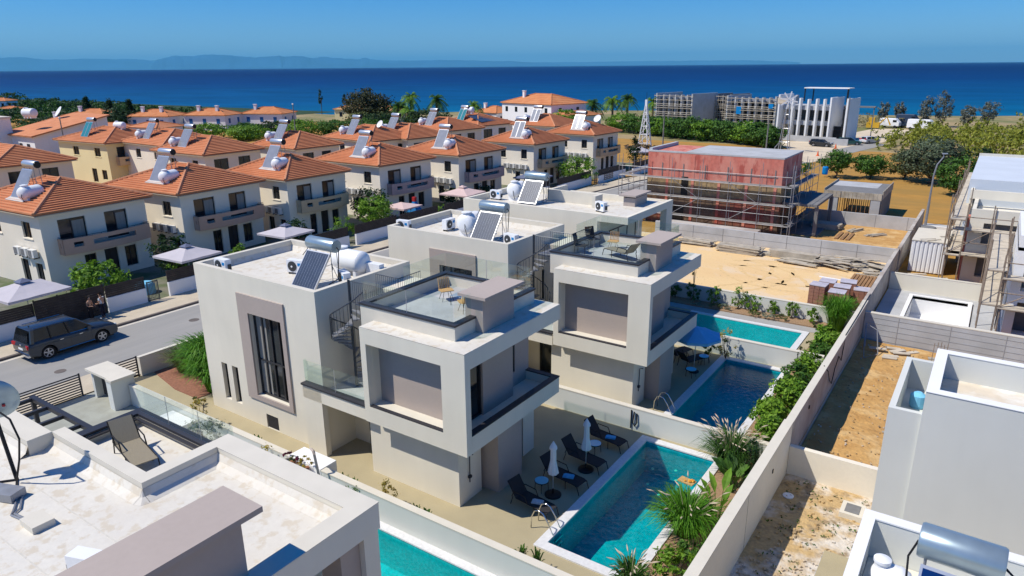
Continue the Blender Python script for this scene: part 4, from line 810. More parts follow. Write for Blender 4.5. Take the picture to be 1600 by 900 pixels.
slat_gate('long dark slatted sliding gate between the foreground carport and the street',-36.9,8.2,14.7,9,1.25); slat_gate('short dark slatted gate between the cabinet and the garden wall',-36.8,15.95,17.6,8,1.2)
solid('garden_counter','white outdoor counter against the low wall in the foreground yard','counter',MB().box(-29.8,14.2,0,-28.0,15.45,.85),m_white2,bevel=.01)
solid('white_plinth','white plinth with flower pots beside the low wall','plinth',MB().box(-21.6,14.9,0,-19.7,15.48,.85).box(-21.6,15.48,0,-19.7,16.3,1.15),m_white2)
t_ = thing('outdoor_shower','bent taupe outdoor shower post behind the white plinth','shower',(-19.4,15.2,0)); MB().tube([(-19.25,15.2,0),(-19.6,15.2,2.0),(-19.65,15.22,2.1),(-19.95,15.35,2.05)],.06,4).build('post',m_taupe,t_)
mb = MB(); mb.tube([(-11.9,26.92,1.0),(-11.9,26.9,.1)],.03,6); mb.tube([(-11.75,26.9,.95),(-11.8,26.88,.4),(-11.7,26.88,.25),(-11.6,26.88,.45),(-11.62,26.9,.9)],.03,6)
solid('garden_hose','dark garden hose hanging on the low wall by the loungers','hose',mb,m_black)
# pots
def pot(label, x,y,z,r_,m):
    z += .23
    t_ = thing('flower_pot', label, 'plant pot', (x,y,z), 0, 'pots on the white plinth'); MB().lathe((x,y,z),[(r_*.7,0),(r_,.22),(r_*1.1,.22),(r_*1.1,.26),(r_*.85,.26)],14).build('pot_body',m,t_); return t_
m_terra = mat('terracotta',(.30,.13,.07),.85,(6,.15)); m_glaz = mat('grey_pot',(.22,.20,.17),.7)

# ------------------------------------------------------------------ tiled roof houses across the street
m_tile = two('terracotta_tiles',(.60,.245,.115),(.52,.20,.09),.6,.4,.62,.85,(5,.3,.02),(14,.05))
m_tiled = mat('weathered_ridge',(.56,.25,.13),.85,(4,.2))
m_tilel = two('orange_tiles',(.60,.25,.10),(.52,.19,.075),.6,.4,.6,.85,None,(8,.08))
m_cream = mat('cream_render',(.82,.75,.62),.85,(.35,.05),None,(30,.1,.01)); m_yell = mat('yellow_render',(.80,.68,.38),.85,(.35,.05)); m_whiter = mat('bright_white_render',(.82,.82,.82),.85,(.35,.04))
m_salm = mat('salmon_render',(.60,.37,.26),.85,(.5,.07)); m_salg = mat('rose_grey_render',(.46,.34,.31),.85,(.5,.07)); m_sandb = mat('sand_render',(.60,.44,.27),.85,(.5,.07))
m_eave = mat('eave_board',(.50,.42,.32),.8); m_acw = mat('ac_casing',(.66,.66,.64),.6)
def hip_roof(mb, x0,y0,x1,y1,z,h,courses=14,ridge=None,step=.115):
    """stepped tile courses on a hip roof; ridge mesh returned separately"""
    W,D = x1-x0,y1-y0; m_ = min(W,D)/2; rings=[]
    for k in range(courses+1):
        q = k/courses; rings.append((x0+m_*q,y0+m_*q,x1-m_*q,y1-m_*q,z+h*q))
    for k in range(courses):
        a,b_ = rings[k],rings[k+1]
        A=[(a[0],a[1],a[4]+step),(a[2],a[1],a[4]+step),(a[2],a[3],a[4]+step),(a[0],a[3],a[4]+step)]
        B_=[(b_[0],b_[1],b_[4]),(b_[2],b_[1],b_[4]),(b_[2],b_[3],b_[4]),(b_[0],b_[3],b_[4])]
        A0=[(p[0],p[1],p[2]-step) for p in A]
        mb.add(A+B_+A0,[(0,1,5,4),(1,2,6,5),(2,3,7,6),(3,0,4,7),(8,9,1,0),(9,10,2,1),(10,11,3,2),(11,8,0,3)])
    mb.box(x0+.1,y0+.1,z-.10,x1-.1,y1-.1,z)
    R_ = MB(); top = rings[-1]; s_ = .05
    for (cx,cy,tx,ty) in ((x0,y0,top[0],top[1]),(x1,y0,top[2],top[1]),(x1,y1,top[2],top[3]),(x0,y1,top[0],top[3])): R_.tube([(cx,cy,z+s_+.03),(tx,ty,top[4]+s_+.03)],.13,6)
    if abs(top[2]-top[0])+abs(top[3]-top[1]) > .1: R_.tube([(top[0],top[1],top[4]+s_),(top[2],top[3],top[4]+s_)],.085,6)
    return R_
def balcony(t_, X, y0, y1, z0, z1, m, bow=.45, proj=1.0):
    """bowed parapet on the +X wall with a long slot and small square holes, iron rail above"""
    n=10; pts=[(X+proj+bow*(1-((i/n)*2-1)**2), y0+(y1-y0)*i/n) for i in range(n+1)]
    mb = MB(); Y=lambda i: pts[i]; th=.14
    zs=[z0,z0+(z1-z0)*.38,z0+(z1-z0)*.72,z1]
    for i in range(n):
        (xa,ya),(xb,yb)=pts[i],pts[i+1]
        for k in range(3):
            if k==1 and (3<=i<=n-3 or i in (1,)): continue
            a0,a1=zs[k],zs[k+1]
            mb.add([(xa-th,ya,a0),(xa,ya,a0),(xb,yb,a0),(xb-th,yb,a0),(xa-th,ya,a1),(xa,ya,a1),(xb,yb,a1),(xb-th,yb,a1)],[(0,3,2,1),(4,5,6,7),(1,2,6,5),(3,0,4,7),(0,1,5,4),(2,3,7,6)])
    xe0,xe1=pts[0][0],pts[-1][0]
    for yy,s_ in ((y0,1),(y1,-1)):
        mb.box(X,yy,zs[0],xe0,yy+s_*th,zs[1]); mb.box(X,yy,zs[2],xe0,yy+s_*th,zs[3]); mb.box(X,yy,zs[1],X+.3,yy+s_*th,zs[2]); mb.box(xe0-.35,yy,zs[1],xe0,yy+s_*th,zs[2])
    mb.prism([(X,y0)]+[(p[0]-.01,p[1]) for p in pts]+[(X,y1)],z0-.12,z0+.02)
    bo = mb.build('balcony',m,t_)
    r_ = MB(); r_.tube([(X+.05,y0+.05,z1+.10)]+[(p[0]-.07,p[1],z1+.10) for p in pts]+[(X+.05,y1-.05,z1+.10)],.02,5)
    for i in range(n+1): r_.tube([(pts[i][0]-.07,pts[i][1],z1),(pts[i][0]-.07,pts[i][1],z1+.1)],.012,4)
    for k in range(1,4): r_.tube([(p[0]-.10,p[1],zs[1]+(zs[2]-zs[1])*k/4) for p in pts],.012,4)
    r_.build('iron_railing',m_frame,bo)
m_patch = mat('faded_membrane',(.55,.50,.46),.85,(2,.15))
def tiled_house(key, label, fx, fy, W, D, rz, wall=m_cream, bal=m_salm, ez=5.95, h=1.75, acs=3, detail=2, tile=None, group='tiled roof houses in rows across the street', bx=.12, heater=None, tank=None, base=0, cat='house'):
    """fx, fy = nearest eave corner (+X,-Y); W along local X, D along local Y"""
    c,s_ = math.cos(rz),math.sin(rz); cx = fx-(W/2)*c-(D/2)*s_; cy = fy-(W/2)*s_+(D/2)*c
    t_ = thing('tiled_roof_house', label, cat, (cx,cy,base), rz, group); Wm = WM(t_); L = .5
    def T(mb): mb.v=[tuple(Wm @ Vector(q)) for q in mb.v]; return mb
    x0,x1,y0,y1 = -W/2+L,W/2-L,-D/2+L,D/2-L; w,d = x1-x0,y1-y0
    E_ = [(.14,3.15,.14+.235*1,5.25),(.57,3.15,.80,5.25)] if detail else []
    ops_e = [(w_*d,a,v*d,b_) for (w_,a,v,b_) in [(.15,3.1,.40,5.25),(.58,3.1,.80,5.25),(.33,.1,.44,2.2),(.52,.1,.65,2.3),(.72,.5,.84,2.2)]]
    ops_s = [(w_*w,a,v*w,b_) for (w_,a,v,b_) in [(.74,3.9,.86,5.15),(.30,3.9,.42,5.15),(.62,.1,.72,2.1),(.82,.6,.92,2.0)]]
    b_ = MB(); b_.wall((x1,y0,0),(0,1,0),d,ez,ops_e,.22,(1,0,0)); b_.wall((x0,y0,0),(1,0,0),w,ez,ops_s,.22,(0,-1,0)); b_.quad((x0,y1,0),(x0,y0,0),(x0,y0,ez),(x0,y1,ez)); b_.quad((x1,y1,0),(x0,y1,0),(x0,y1,ez),(x1,y1,ez))
    T(b_).build('walls',wall,t_)
    r_ = MB(); R_ = hip_roof(r_,-W/2,-D/2,W/2,D/2,ez,h,15 if detail>1 else 12); ro = T(r_).build('roof',tile or m_tile,t_); T(R_).build('ridge_tiles',m_tiled,ro)
    e_ = MB(); e_.box(-W/2+.02,-D/2+.02,ez-.16,W/2-.02,D/2-.02,ez-.101); T(e_).build('eaves',m_eave,t_)
    for i,(a,z0,b2,z1) in enumerate(ops_e):
        g_ = MB(); g_.box(x1-.2,y0+a,z0,x1-.17,y0+b2,z1); wo = T(g_).build('window' if i not in (3,) else 'door',m_win if i != 3 else m_frame,t_)
        f_ = MB(); m2=(a+b2)/2; f_.box(x1-.16,y0+m2-.04,z0,x1-.13,y0+m2+.04,z1); f_.box(x1-.16,y0+a,z0,x1-.13,y0+a+.06,z1); f_.box(x1-.16,y0+b2-.06,z0,x1-.13,y0+b2,z1); f_.box(x1-.16,y0+a+.06,z1-.07,x1-.13,y0+m2-.04,z1); f_.box(x1-.16,y0+m2+.04,z1-.07,x1-.13,y0+b2-.06,z1); T(f_).build('frame',m_frame,wo)
        if i < 2 and detail > 1: cu = MB(); cu.box(x1-.168,y0+m2+.06,z0+.5,x1-.162,y0+b2-.09,z1-.25); T(cu).build('curtain',m_curtain,wo)
    for i,(a,z0,b2,z1) in enumerate(ops_s):
        g_ = MB(); g_.box(x0+a,y0+.17,z0,x0+b2,y0+.2,z1); wo = T(g_).build('window',m_win,t_)
        f_ = MB(); m2=(a+b2)/2; f_.box(x0+m2-.03,y0+.13,z0,x0+m2+.03,y0+.16,z1); f_.box(x0+a,y0+.13,z0,x0+a+.05,y0+.16,z1); f_.box(x0+b2-.05,y0+.13,z0,x0+b2,y0+.16,z1); T(f_).build('frame',m_frame,wo)
        if z0 > 3: s2 = MB(); s2.box(x0+a-.08,y0-.06,z0-.1,x0+b2+.08,y0+.05,z0-.02); T(s2).build('sill',wall,wo)
    balcony_mb = bal and True
    if balcony_mb:
        class _: pass
        old = MB.build
        def nb(self,name,mats,parent=None,*a,**k): self.v=[tuple(Wm @ Vector(q)) for q in self.v]; return old(self,name,mats,parent,*a,**k)
        MB.build = nb; balcony(t_,x1,y0+d*bx,y1-.35,2.75,3.85,bal,.4,.75); MB.build = old
    for k in range(acs):
        a = MB(); xx = x1-1.35-k*1.05-.9*(k>2 and 0); a.box(xx-.4,y0-.42,2.55,xx+.4,y0-.10,3.15); ao = T(a).build('ac_unit',m_acw,t_); a = MB(); a.box(xx-.34,y0-.435,2.6,xx+.12,y0-.421,3.1); T(a).build('fan_grille',m_concd,ao)
        a = MB(); a.box(xx-.35,y0-.42,2.45,xx-.31,y0,2.54); a.box(xx+.31,y0-.42,2.45,xx+.35,y0,2.54); T(a).build('bracket',m_frame,ao)
    if heater is not None:
        kind,lab = heater[0],heater[1]; hx = heater[2] if len(heater)>2 else .3; yy = -D/2+1.1; 
        p_ = MB(); p_.obox((hx+.45,yy+.75,ez+h*((1.1+.75)/(min(W,D)/2))+.09),(1.35,.8,.012),(1,0,0),(0,1,h/(min(W,D)/2))); detail > 1 and T(p_).build('white_roof_patch',m_patch,ro)
        loc = Wm @ Vector((hx,yy+.35,ez+h*(1.45/(min(W,D)/2))-.12)); pm,cols,dk = {'pale1':(m_panelg,1,1),'pale2':(m_panelg,2,1),'teal2':(m_panelt,2,1)}[kind]
        hh = solar_heater(lab,tuple(loc),rz,cols,pm,'solar water heaters on the tiled roofs',1.5,2.0,True,bool(dk),False,m_alu); hh.scale = (1.22,)*3
    if tank is not None:
        loc = Wm @ Vector((tank[1],-D/2+1.9,ez+h*(1.9/(min(W,D)/2))-.3)); wt = water_tank(tank[0],tuple(loc),rz+PI/2+.25,1.55,.42,'white water tanks on the tiled roofs'); wt.scale = (1.2,)*3
    return t_
R = math.radians
H = [ # label bits, corner, size, rot, balcony, acs, heater kind, extras
 ('directly behind the dark parked SUV',-57.0,21.9,11.4,9.3,R(3.5),m_cream,m_salm,3,'pale1'),
 ('second from the left in the front row, behind the square parasol',-56.0,32.4,11,9.35,R(3.5),m_cream,m_salm,3,'pale1'),
 ('third in the front row, left of the dark round tree',-54.7,42.4,9.9,8.2,R(-1),m_cream,m_sandb,3,'pale1'),
 ('fourth in the front row, behind the blue barbecue',-54.2,54.2,10.7,9.1,R(-2),m_cream,m_salg,5,'pale1'),
 ('fifth in the front row, behind the rose parasol',-52.4,65.6,9.8,9.4,R(-2),m_cream,m_salg,4,'pale1'),
 ('sixth in the front row, beside the roadside tree',-51.4,80.6,9.2,8.7,R(-3),m_cream,m_sandb,4,'pale2'),
 ('last in the front row, next to the dry field',-50.6,96.2,9.0,8.8,R(-2),m_cream,m_sandb,4,'pale2')]
for lab,fx,fy,W,D,rz,wl,bl,ac,hk in H:
    sh = {'d':'behind the dark SUV','s':'second in the front row','t':'third in the front row','f':'fourth in the front row'}.get(lab[0]) if not lab.startswith(('fifth','sixth')) else lab.split(',')[0]
    if lab.startswith('last'): sh='last in the front row'
    tiled_house(sh,'tiled roof cream house '+lab,fx,fy,W,D,rz,wl,bl,acs=ac,heater=(hk,'pale solar collector and tank on the tiled house '+sh),tank=('small white tank on the tiled house '+sh,1.9))
# rear rows
B_ = [ # label, corner px derived, W, D, rot, wall, balcony, heater, tank, group
 ('cream tiled house at the left edge, left of the yellow house',-89.8,31.4,13,9.0,R(0),m_cream,None,None),
 ('yellow walled tiled house with teal solar panels',-105.5,51.4,13.5,10.5,R(4),m_yell,m_sandb,'teal2'),
 ('tiled house right of the yellow one, twin pale panels and white tank at its back',-94.5,53.6,12.5,9.5,R(-2),m_cream,m_sandb,'pale2'),
 ('tiled house in the rear row just behind the second front house',-79.8,50.2,11.5,9.2,R(1),m_cream,None,'pale2'),
 ('tiled house in the rear row just behind the third front house',-75.4,60.4,10,8.2,R(-3),m_cream,None,'pale2'),
 ('tiled house in the rear row left of the one with a satellite dish',-73.7,72.2,12,9.5,R(-8),m_cream,None,'pale2'),
 ('tiled house in the rear row with a satellite dish at its panels',-71.5,77.6,10.5,8.5,R(-8),m_cream,None,'pale2'),
 ('tiled house in the rear row below the paired palms',-75.0,91.0,11,9,R(-8),m_cream,None,'pale2'),
 ('white tiled house carrying a dark array of solar panels',-76.5,101.5,11,10,R(-8),m_whiter,None,'teal2'),
 ('tiled house peeping out behind the sixth front house',-64.0,107.0,10,9,R(-4),m_cream,None,'pale2')]
for lab,fx,fy,W,D,rz,wl,bl,hk in B_:
    tiled_house('b',lab,fx,fy,W,D,rz,wl,bl,acs=0,detail=1,heater=None if hk is None else (hk,'solar heater on the '+' '.join(lab.split(', ')[0].split()[:12]),-.8),tank=None if hk in (None,'teal2') else ('white tank on the '+' '.join(lab.split(', ')[0].split()[:12]),-2.6),group='tiled roof houses in the rear rows')
t_ = thing('solar_array','dark photovoltaic array on the white tiled house','solar panels',(-78.5,105,6.6))
for k in range(3):
    for j in range(2): x = -80.0+j*1.7+k*1.7*.0; y = 103.4+k*2.1; MB().obox((-77.9-j*1.6,y+1.0,6.75+j*.50),(.75,1.0,.03),(.95,0,-.31),(0,1,0)).build('solar_panel',m_panel,t_)
t_ = water_tank('white tank on legs above the teal panels of the yellow walled house',(-110.6,56.6,7.3),.3,1.9,.5,'white water tanks on the tiled roofs')
water_tank('white tank on legs above the teal panels of the white tiled house',(-81.6,105.6,7.7),.2,1.9,.55,'white water tanks on the tiled roofs')
def dish(label, c, R_=.55, az=-100, group='satellite dishes on the house roofs'):
    t_ = thing('satellite_dish',label,'satellite dish',c,0,group); ax = Vector((math.cos(R(az))*.8,math.sin(R(az))*.8,.55)).normalized(); e1=ax.cross(Vector((0,0,1))).normalized(); e2=ax.cross(e1); cc=Vector(c)+Vector((0,0,.9))
    MB().lathe(cc,[(.02,0),(R_*.6,.05),(R_,.16),(R_,.18),(R_*.6,.07),(.02,.02)],20,0,(e1,e2,ax),False).build('reflector',m_white,t_,'auto'); MB().tube([c,tuple(cc)],.04,6).build('mast',m_steel,t_); MB().tube([tuple(cc-e2*R_*-.9+ax*.1),tuple(cc+ax*R_*1.0)],.015,4).build('feed_arm',m_steel,t_)
dish('white dish on the rear row roof left of the blue sea gap',(-76.6,77.5,7.0),.6); dish('white dish behind the panels on the last front row roof',(-53.5,102.6,7.0),.65); dish('large white dish on the mono pitch roof at upper left',(-154,67.5,7.3),1.1)
# mono pitch white house upper left
t_ = thing('white_house','white house with a single sloping red roof at the upper left','house',(-148,62,0))
b_ = MB(); b_.add([(-156,57.6,0),(-143,57.6,0),(-143,71,0),(-156,71,0),(-156,57.6,4.7),(-143,57.6,4.7),(-143,71,7.5),(-156,71,7.5)],[(0,1,5,4),(1,2,6,5),(2,3,7,6),(3,0,4,7),(4,5,6,7)]); b_.build('walls',m_whiter,t_)
b_ = MB(); b_.obox((-149.3,64.2,6.2),(6.9,7.3,.12),(1,0,0),(0,13.4,2.8)); b_.build('roof',m_tile,t_)
b_ = MB(); b_.box(-143.01,60,2.4,-142.95,62.5,4.4); b_.build('shutter',m_white,t_)
for x in (-149,-146): MB().box(x,57.5,1.5,x+1,57.58,3.3).build('window',m_win,t_)
t_ = thing('white_house','lilac shaded flat roofed white house cut by the left edge','house',(-156,52,0)); MB().box(-170,48,0,-152,58,7.6).build('walls',m_whiter,t_); MB().box(-170.2,47.8,7.6,-151.8,58.2,7.9).build('roof',m_cap,t_)
water_tank('large white tank on the flat roofed house at the upper left',(-148.5,60.0,7.6),.3,2.6,.8,'white water tanks on the far roofs')
for x,y,hh,lab in ((-136,59.5,8.0,'grey pole beside the mono pitch white house'),(-119,96,9,'dark pole in front of the blue windowed white house')):
    t_ = thing('utility_pole',lab,'pole',(x,y,0)); MB().cyl((x,y),.13,0,hh,8,.09).build('shaft',m_concd,t_); MB().box(x-.12,y-.12,hh,x+.12,y+.12,hh+.25).build('pole_cap',m_white,t_)
# far white villas with blue windows
def far_house(label, x,y,W,D,h_,rz=0,wall=m_whiter,tile=m_tilel,hr=1.6,wins=3,shut=m_win,chim=0,group='white villas by the coast',wing=False):
    t_ = thing('coastal_house',label,'house',(x,y,0),rz,group); Wm=WM(t_)
    def T(mb): mb.v=[tuple(Wm@Vector(q)) for q in mb.v]; return mb
    T(MB().box(-W/2,-D/2,0,W/2,D/2,h_)).build('walls',wall,t_)
    r_=MB(); R_=hip_roof(r_,-W/2-.4,-D/2-.4,W/2+.4,D/2+.4,h_,hr,6,step=.05); ro=T(r_).build('roof',tile,t_); T(R_).build('ridge_tiles',m_tilel,ro)
    for k in range(wins):
        a=-W/2+W*(k+.5)/wins
        for z in ((h_-2.2,) if h_<5 else (1.0,h_-2.2)):
            T(MB().box(a-.5,-D/2-.03,z,a+.5,-D/2+.02,z+1.3)).build('window',shut,t_)
    for k in range(2):
        b2=-D/2+D*(k+.5)/2; T(MB().box(W/2-.02,b2-.5,h_-2.2,W/2+.03,b2+.5,h_-.9)).build('window',shut,t_)
    for k in range(chim):
        cx,cy=-W/4+k*W/2.2,-D/5; co=T(MB().box(cx-.35,cy-.35,h_,cx+.35,cy+.35,h_+hr+.7)).build('chimney',wall,ro); T(MB().box(cx-.45,cy-.45,h_+hr+.7,cx+.45,cy+.45,h_+hr+.85)).build('chimney_cap',wall,co)
    if wing: T(MB().box(W/2,-D/2-2,0,W/2+7,D/2-2,h_-2.6)).build('wing',wall,t_); r_=MB(); hip_roof(r_,W/2-.1,-D/2-2.4,W/2+7.4,D/2-1.6,h_-2.6,1.2,5); T(r_).build('wing_roof',tile,t_)
    return t_
m_bluesh = mat('blue_shutter',(.02,.12,.32),.6)
far_house('long white villa with orange roof and blue shutters, left one',-190,108,12,9,4.1,R(25),shut=m_bluesh,chim=2)
far_house('white villa with orange roof and blue shutters, behind the green hedge',-180,118,12,9,4.1,R(25),shut=m_bluesh,chim=2)
far_house('white villa with orange roof at the right end of the blue shuttered group',-173,131,12,9,4.0,R(25),shut=m_bluesh,chim=1)
far_house('white villa behind the black cypresses',-207,100,12,9,4.2,R(25),chim=1); far_house('small white villa with red roof behind the mono pitch house',-196,88,10,8,3.6,R(20),chim=1)
far_house('cream bungalow with pale orange roof by the sea, left part',-172,165,13,9,3.4,R(20),wall=m_yell,tile=mat('pale_tiles',(.62,.36,.16),.85),hr=1.5); far_house('cream bungalow with pale orange roof by the sea, right part',-156,160,10,8,3.6,R(15),wall=m_yell,tile=MATS['pale_tiles'],hr=1.4)
far_house('big white villa with orange hip roof in front of the sea at centre',-103,166,19,13,6.6,R(-14),hr=2.3,wins=5,chim=1,wing=True)
far_house('low orange roofed house left of the big white villa',-119,166,9,8,3.8,R(-10),chim=1)
far_house('pale house among the trees of the wooded headland',-322,121,9,6,5.0,R(30),hr=1.0,group='houses on the headland'); far_house('yellow house low in the trees of the wooded headland',-306,118,7,5,2.6,R(30),hr=.8,wall=m_yell,group='houses on the headland')

# ------------------------------------------------------------------ street side walls and fences of the tiled houses
def street_wall(label, y0, y1, x, zt=1.15, slat=True, rise=2.0):
    t_ = thing('street_wall',label,'wall',(x,y0,0),0,'white walls along the far pavement'); MB().box(x-.2,y0,0,x,y1,zt).build('wall_body',m_whiter,t_)
    if slat:
        b_=MB(); n=6
        for k in range(n): z=zt+.01+k*(rise-zt)/n; b_.box(x-.12,y0,z,x-.09,y1,z+(rise-zt)/n-.012)
        b_.build('slat_panel',m_dslat,t_)
        k_=max(1,int((y1-y0)/2.2)); 
        for i in range(k_+1): yy=y0+(y1-y0-.08)*i/k_; MB().box(x-.17,yy,zt,x-.125,yy+.08,rise).build('post',m_dslat,t_)
m_dslat = mat('dark_brown_slats',(.045,.035,.033),.7,(3,.25))
SW = [(11.5,17.6,-48.6,'white street wall behind the rear half of the SUV'),(22.0,24.7,-48.5,'white street wall right of the two people'),(26.4,35.6,-48.5,'white street wall with dark slats below the square parasol'),
      (36.4,44.0,-48.4,'white street wall hidden mostly by the tall window villa'),(44.8,50.4,-48.3,'white street wall in front of the dark round tree'),(50.7,56.5,-48.1,'white street wall right of the round tree'),(57.3,66.0,-47.8,'white street wall under the blue barbecue'),
      (66.8,78.0,-47.4,'white street wall behind the middle villa roof'),(78.8,88.0,-46.6,'white street wall by the roadside tree'),(88.9,97.5,-45.9,'white street wall with the brown lattice panel'),(98.2,108.0,-45.0,'last white street wall before the dry field')]
for y0,y1,x,lab in SW: street_wall(lab,y0,y1,x)
t_ = thing('slatted_fence','tall dark slatted fence behind the SUV roof','fence',(-48.5,17.6,0)); b_=MB()
for k in range(13): b_.box(-48.6,17.6,.08+k*.16,-48.57,21.9,.08+k*.16+.15)
b_.build('slat_panel',m_dslat,t_); [MB().box(-48.66,y,0,-48.61,y+.08,2.2).build('post',m_dslat,t_) for y in (17.6,19.0,20.4,21.8)]
for y,x,lab in ((24.75,-48.45,'grey barred pedestrian gate right of the people'),(56.6,-48.0,'dark gate under the blue barbecue'),(88.1,-46.2,'dark gate near the lattice panel')):
    t_ = thing('garden_gate',lab,'gate',(x,y,0),0,'gates in the far street wall'); b_=MB(); b_.box(x-.04,y,0.1,x,y+.06,1.6); b_.box(x-.04,y+.78,.1,x,y+.84,1.6); b_.box(x-.04,y+.06,1.5,x,y+.78,1.58); b_.box(x-.04,y+.06,.15,x,y+.78,.22); b_.build('frame',m_rail,t_)
    b_=MB(); [b_.box(x-.03,y+.1+k*.1,.22,x-.01,y+.13+k*.1,1.5) for k in range(7)]; b_.build('bars',m_rail,t_)
t_ = thing('trellis','brown lattice panel leaning on the far white street wall','lattice',(-45.7,91,.5))
b_=MB(); [b_.box(-45.87,90.5+k*.5,.35,-45.84,90.6+k*.5,1.3) for k in range(6)]; [b_.box(-45.84,90.3,.4+k*.25,-45.81,93.2,.48+k*.25) for k in range(4)]; b_.build('lattice',m_rust,t_)
# parasols, barbecue, tables
open_parasol('square lilac and blue parasol behind the SUV',(-50.2,17.9,0),m_lil,1.9,2.55,3.15,4,True,True,'square parasols in the street gardens',m_lilb,R(4))
open_parasol('square pale parasol in the garden behind the second white wall',(-50.1,29.1,0),m_lil,1.75,2.5,3.1,4,True,True,'square parasols in the street gardens',m_lilb,R(4))
open_parasol('square pale parasol left of the tall window villa heater',(-49.9,38.2,0),m_lil,1.7,2.5,3.05,4,True,True,'square parasols in the street gardens',m_lilb,R(4))
open_parasol('rose coloured square parasol in front of the fifth tiled house',(-49.3,62.2,0),m_pink,1.9,2.45,3.05,4,True,True,'square parasols in the street gardens',None,R(4))
open_parasol('navy square parasol right of the rose one, behind the farthest flat roof villa',(-49.0,76.5,0),m_lilb,1.9,2.45,3.05,4,True,True,'square parasols in the street gardens',None,R(4))
open_parasol('rose coloured parasol tucked behind the light green round tree',(-50.2,53.2,0),m_pink,1.5,2.3,2.6,4,False,True,'square parasols in the street gardens',None,R(2))
open_parasol('pale mauve round parasol near the dry field',(-50.0,111.5,0),m_lil,2.0,2.2,2.9,8,group='round parasols')
t_ = thing('barbecue','blue conical outdoor barbecue with a red chimney top','barbecue',(-51.2,56.2,0)); m_bb=mat('blue_enamel',(.01,.16,.42),.5); m_br=mat('red_enamel',(.45,.03,.03),.5)
MB().prism([(-51.8,55.7),(-50.6,55.7),(-50.6,56.7),(-51.8,56.7)],0,1.0).build('base',m_cap,t_); mb=MB(); mb.add([(-51.9,55.6,1.0),(-50.5,55.6,1.0),(-50.5,56.8,1.0),(-51.9,56.8,1.0),(-51.35,56.05,2.2),(-51.05,56.05,2.2),(-51.05,56.35,2.2),(-51.35,56.35,2.2)],[(0,1,5,4),(1,2,6,5),(2,3,7,6),(3,0,4,7),(4,5,6,7)]); mb.build('hood',m_bb,t_); MB().box(-51.38,56.02,2.2,-51.02,56.38,2.65).build('chimney_top',m_br,t_)
solid('covered_table','table under a light blue cover below the first tiled house','table',MB().lathe((-51.2,26.0,0),[(.75,0),(.7,.6),(.6,.8),(.2,.86)],16),m_canvasb)
pool('small turquoise pool in the garden of the last front row house',-56.5,88.0,-52.5,92.0,(.3,.3,.3,.3),m_poolC,m_waterC) if 0 else None
far_house('small white house with red brown roof squeezed behind the yellow walled house, left',-168,84,9,7,3.4,R(20),tile=m_tile,hr=1.1,wins=2); far_house('small white house with red brown roof squeezed behind the yellow walled house, right',-160,90,9,7,3.6,R(10),tile=m_tile,hr=1.1,wins=2)

# ------------------------------------------------------------------ red scaffolded building
def courses(m, sc=1.0, bw=.5, bh=.25, dark=.6):
    t=m.node_tree; b=t.nodes['Principled BSDF']; src=b.inputs['Base Color'].links[0].from_socket; tc=[x for x in t.nodes if x.type=='TEX_COORD'][0]
    sp=t.nodes.new('ShaderNodeSeparateXYZ'); t.links.new(tc.outputs['Object'],sp.inputs[0]); ad=t.nodes.new('ShaderNodeMath'); ad.operation='ADD'; t.links.new(sp.outputs[0],ad.inputs[0]); t.links.new(sp.outputs[1],ad.inputs[1]); cb=t.nodes.new('ShaderNodeCombineXYZ'); t.links.new(ad.outputs[0],cb.inputs[0]); t.links.new(sp.outputs[2],cb.inputs[1])
    br=t.nodes.new('ShaderNodeTexBrick'); t.links.new(cb.outputs[0],br.inputs[0]); br.inputs['Scale'].default_value=sc; br.inputs['Brick Width'].default_value=bw; br.inputs['Row Height'].default_value=bh; br.inputs['Mortar Size'].default_value=.015
    br.inputs['Color1'].default_value=(1,1,1,1); br.inputs['Color2'].default_value=(.72,.72,.72,1); br.inputs['Mortar'].default_value=(dark,dark,dark,1)
    mx=t.nodes.new('ShaderNodeMix'); mx.data_type='RGBA'; mx.blend_type='MULTIPLY'; mx.inputs[0].default_value=1; t.links.new(src,mx.inputs[6]); t.links.new(br.outputs[0],mx.inputs[7]); t.links.new(mx.outputs[2],b.inputs['Base Color'])
m_redw = two('red_primer_wall',(.56,.17,.125),(.64,.29,.22),.5,.4,.65,.85,None,(3,.15),(.42,.10,.075),1.4,(1,1,.35))
m_block = two('pale_blockwork',(.42,.31,.17),(.30,.21,.13),.7,.42,.6,.9,None,(2,.15))
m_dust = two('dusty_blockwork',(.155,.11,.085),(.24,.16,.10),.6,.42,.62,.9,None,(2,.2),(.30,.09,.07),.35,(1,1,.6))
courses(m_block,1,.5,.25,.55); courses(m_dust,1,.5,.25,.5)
t_ = thing('unfinished_building','red primed two storey building wrapped in scaffolding beyond the sandy plot','building',(-23,72,0))
b_=MB(); b_.box(-30.4,70.0,4.7,-16.6,77.5,7.35); b_.build('upper_wall',m_redw,t_)
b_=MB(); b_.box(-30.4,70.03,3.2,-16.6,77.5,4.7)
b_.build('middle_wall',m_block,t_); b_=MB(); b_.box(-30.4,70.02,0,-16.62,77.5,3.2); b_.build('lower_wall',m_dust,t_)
b_=MB(); b_.box(-30.45,69.98,7.35,-16.55,70.3,7.5); b_.box(-26.5,70.3,7.35,-16.55,77.6,7.48); b_.box(-30.45,70.3,7.35,-30.1,77.6,7.7); b_.build('roof',m_conc,t_)
rr=random.Random(5); b_=MB()
for k in range(13):   # block courses showing where render is missing
    x=-30.2+k*1.04; z=3.2+rr.choice((0,.3,.5)); b_.box(x,69.985,z,x+1.03,70.001,z+rr.choice((.5,.7,.9)))
b_.build('bare_blocks',m_block,t_)
b_=MB()
for k in range(5): x=-28.3+k*2.75; MB().box(x,69.97,.4,x+.28,69.999,7.2 if k in (0,1) else 4.6).build('red_column',m_redw,t_)
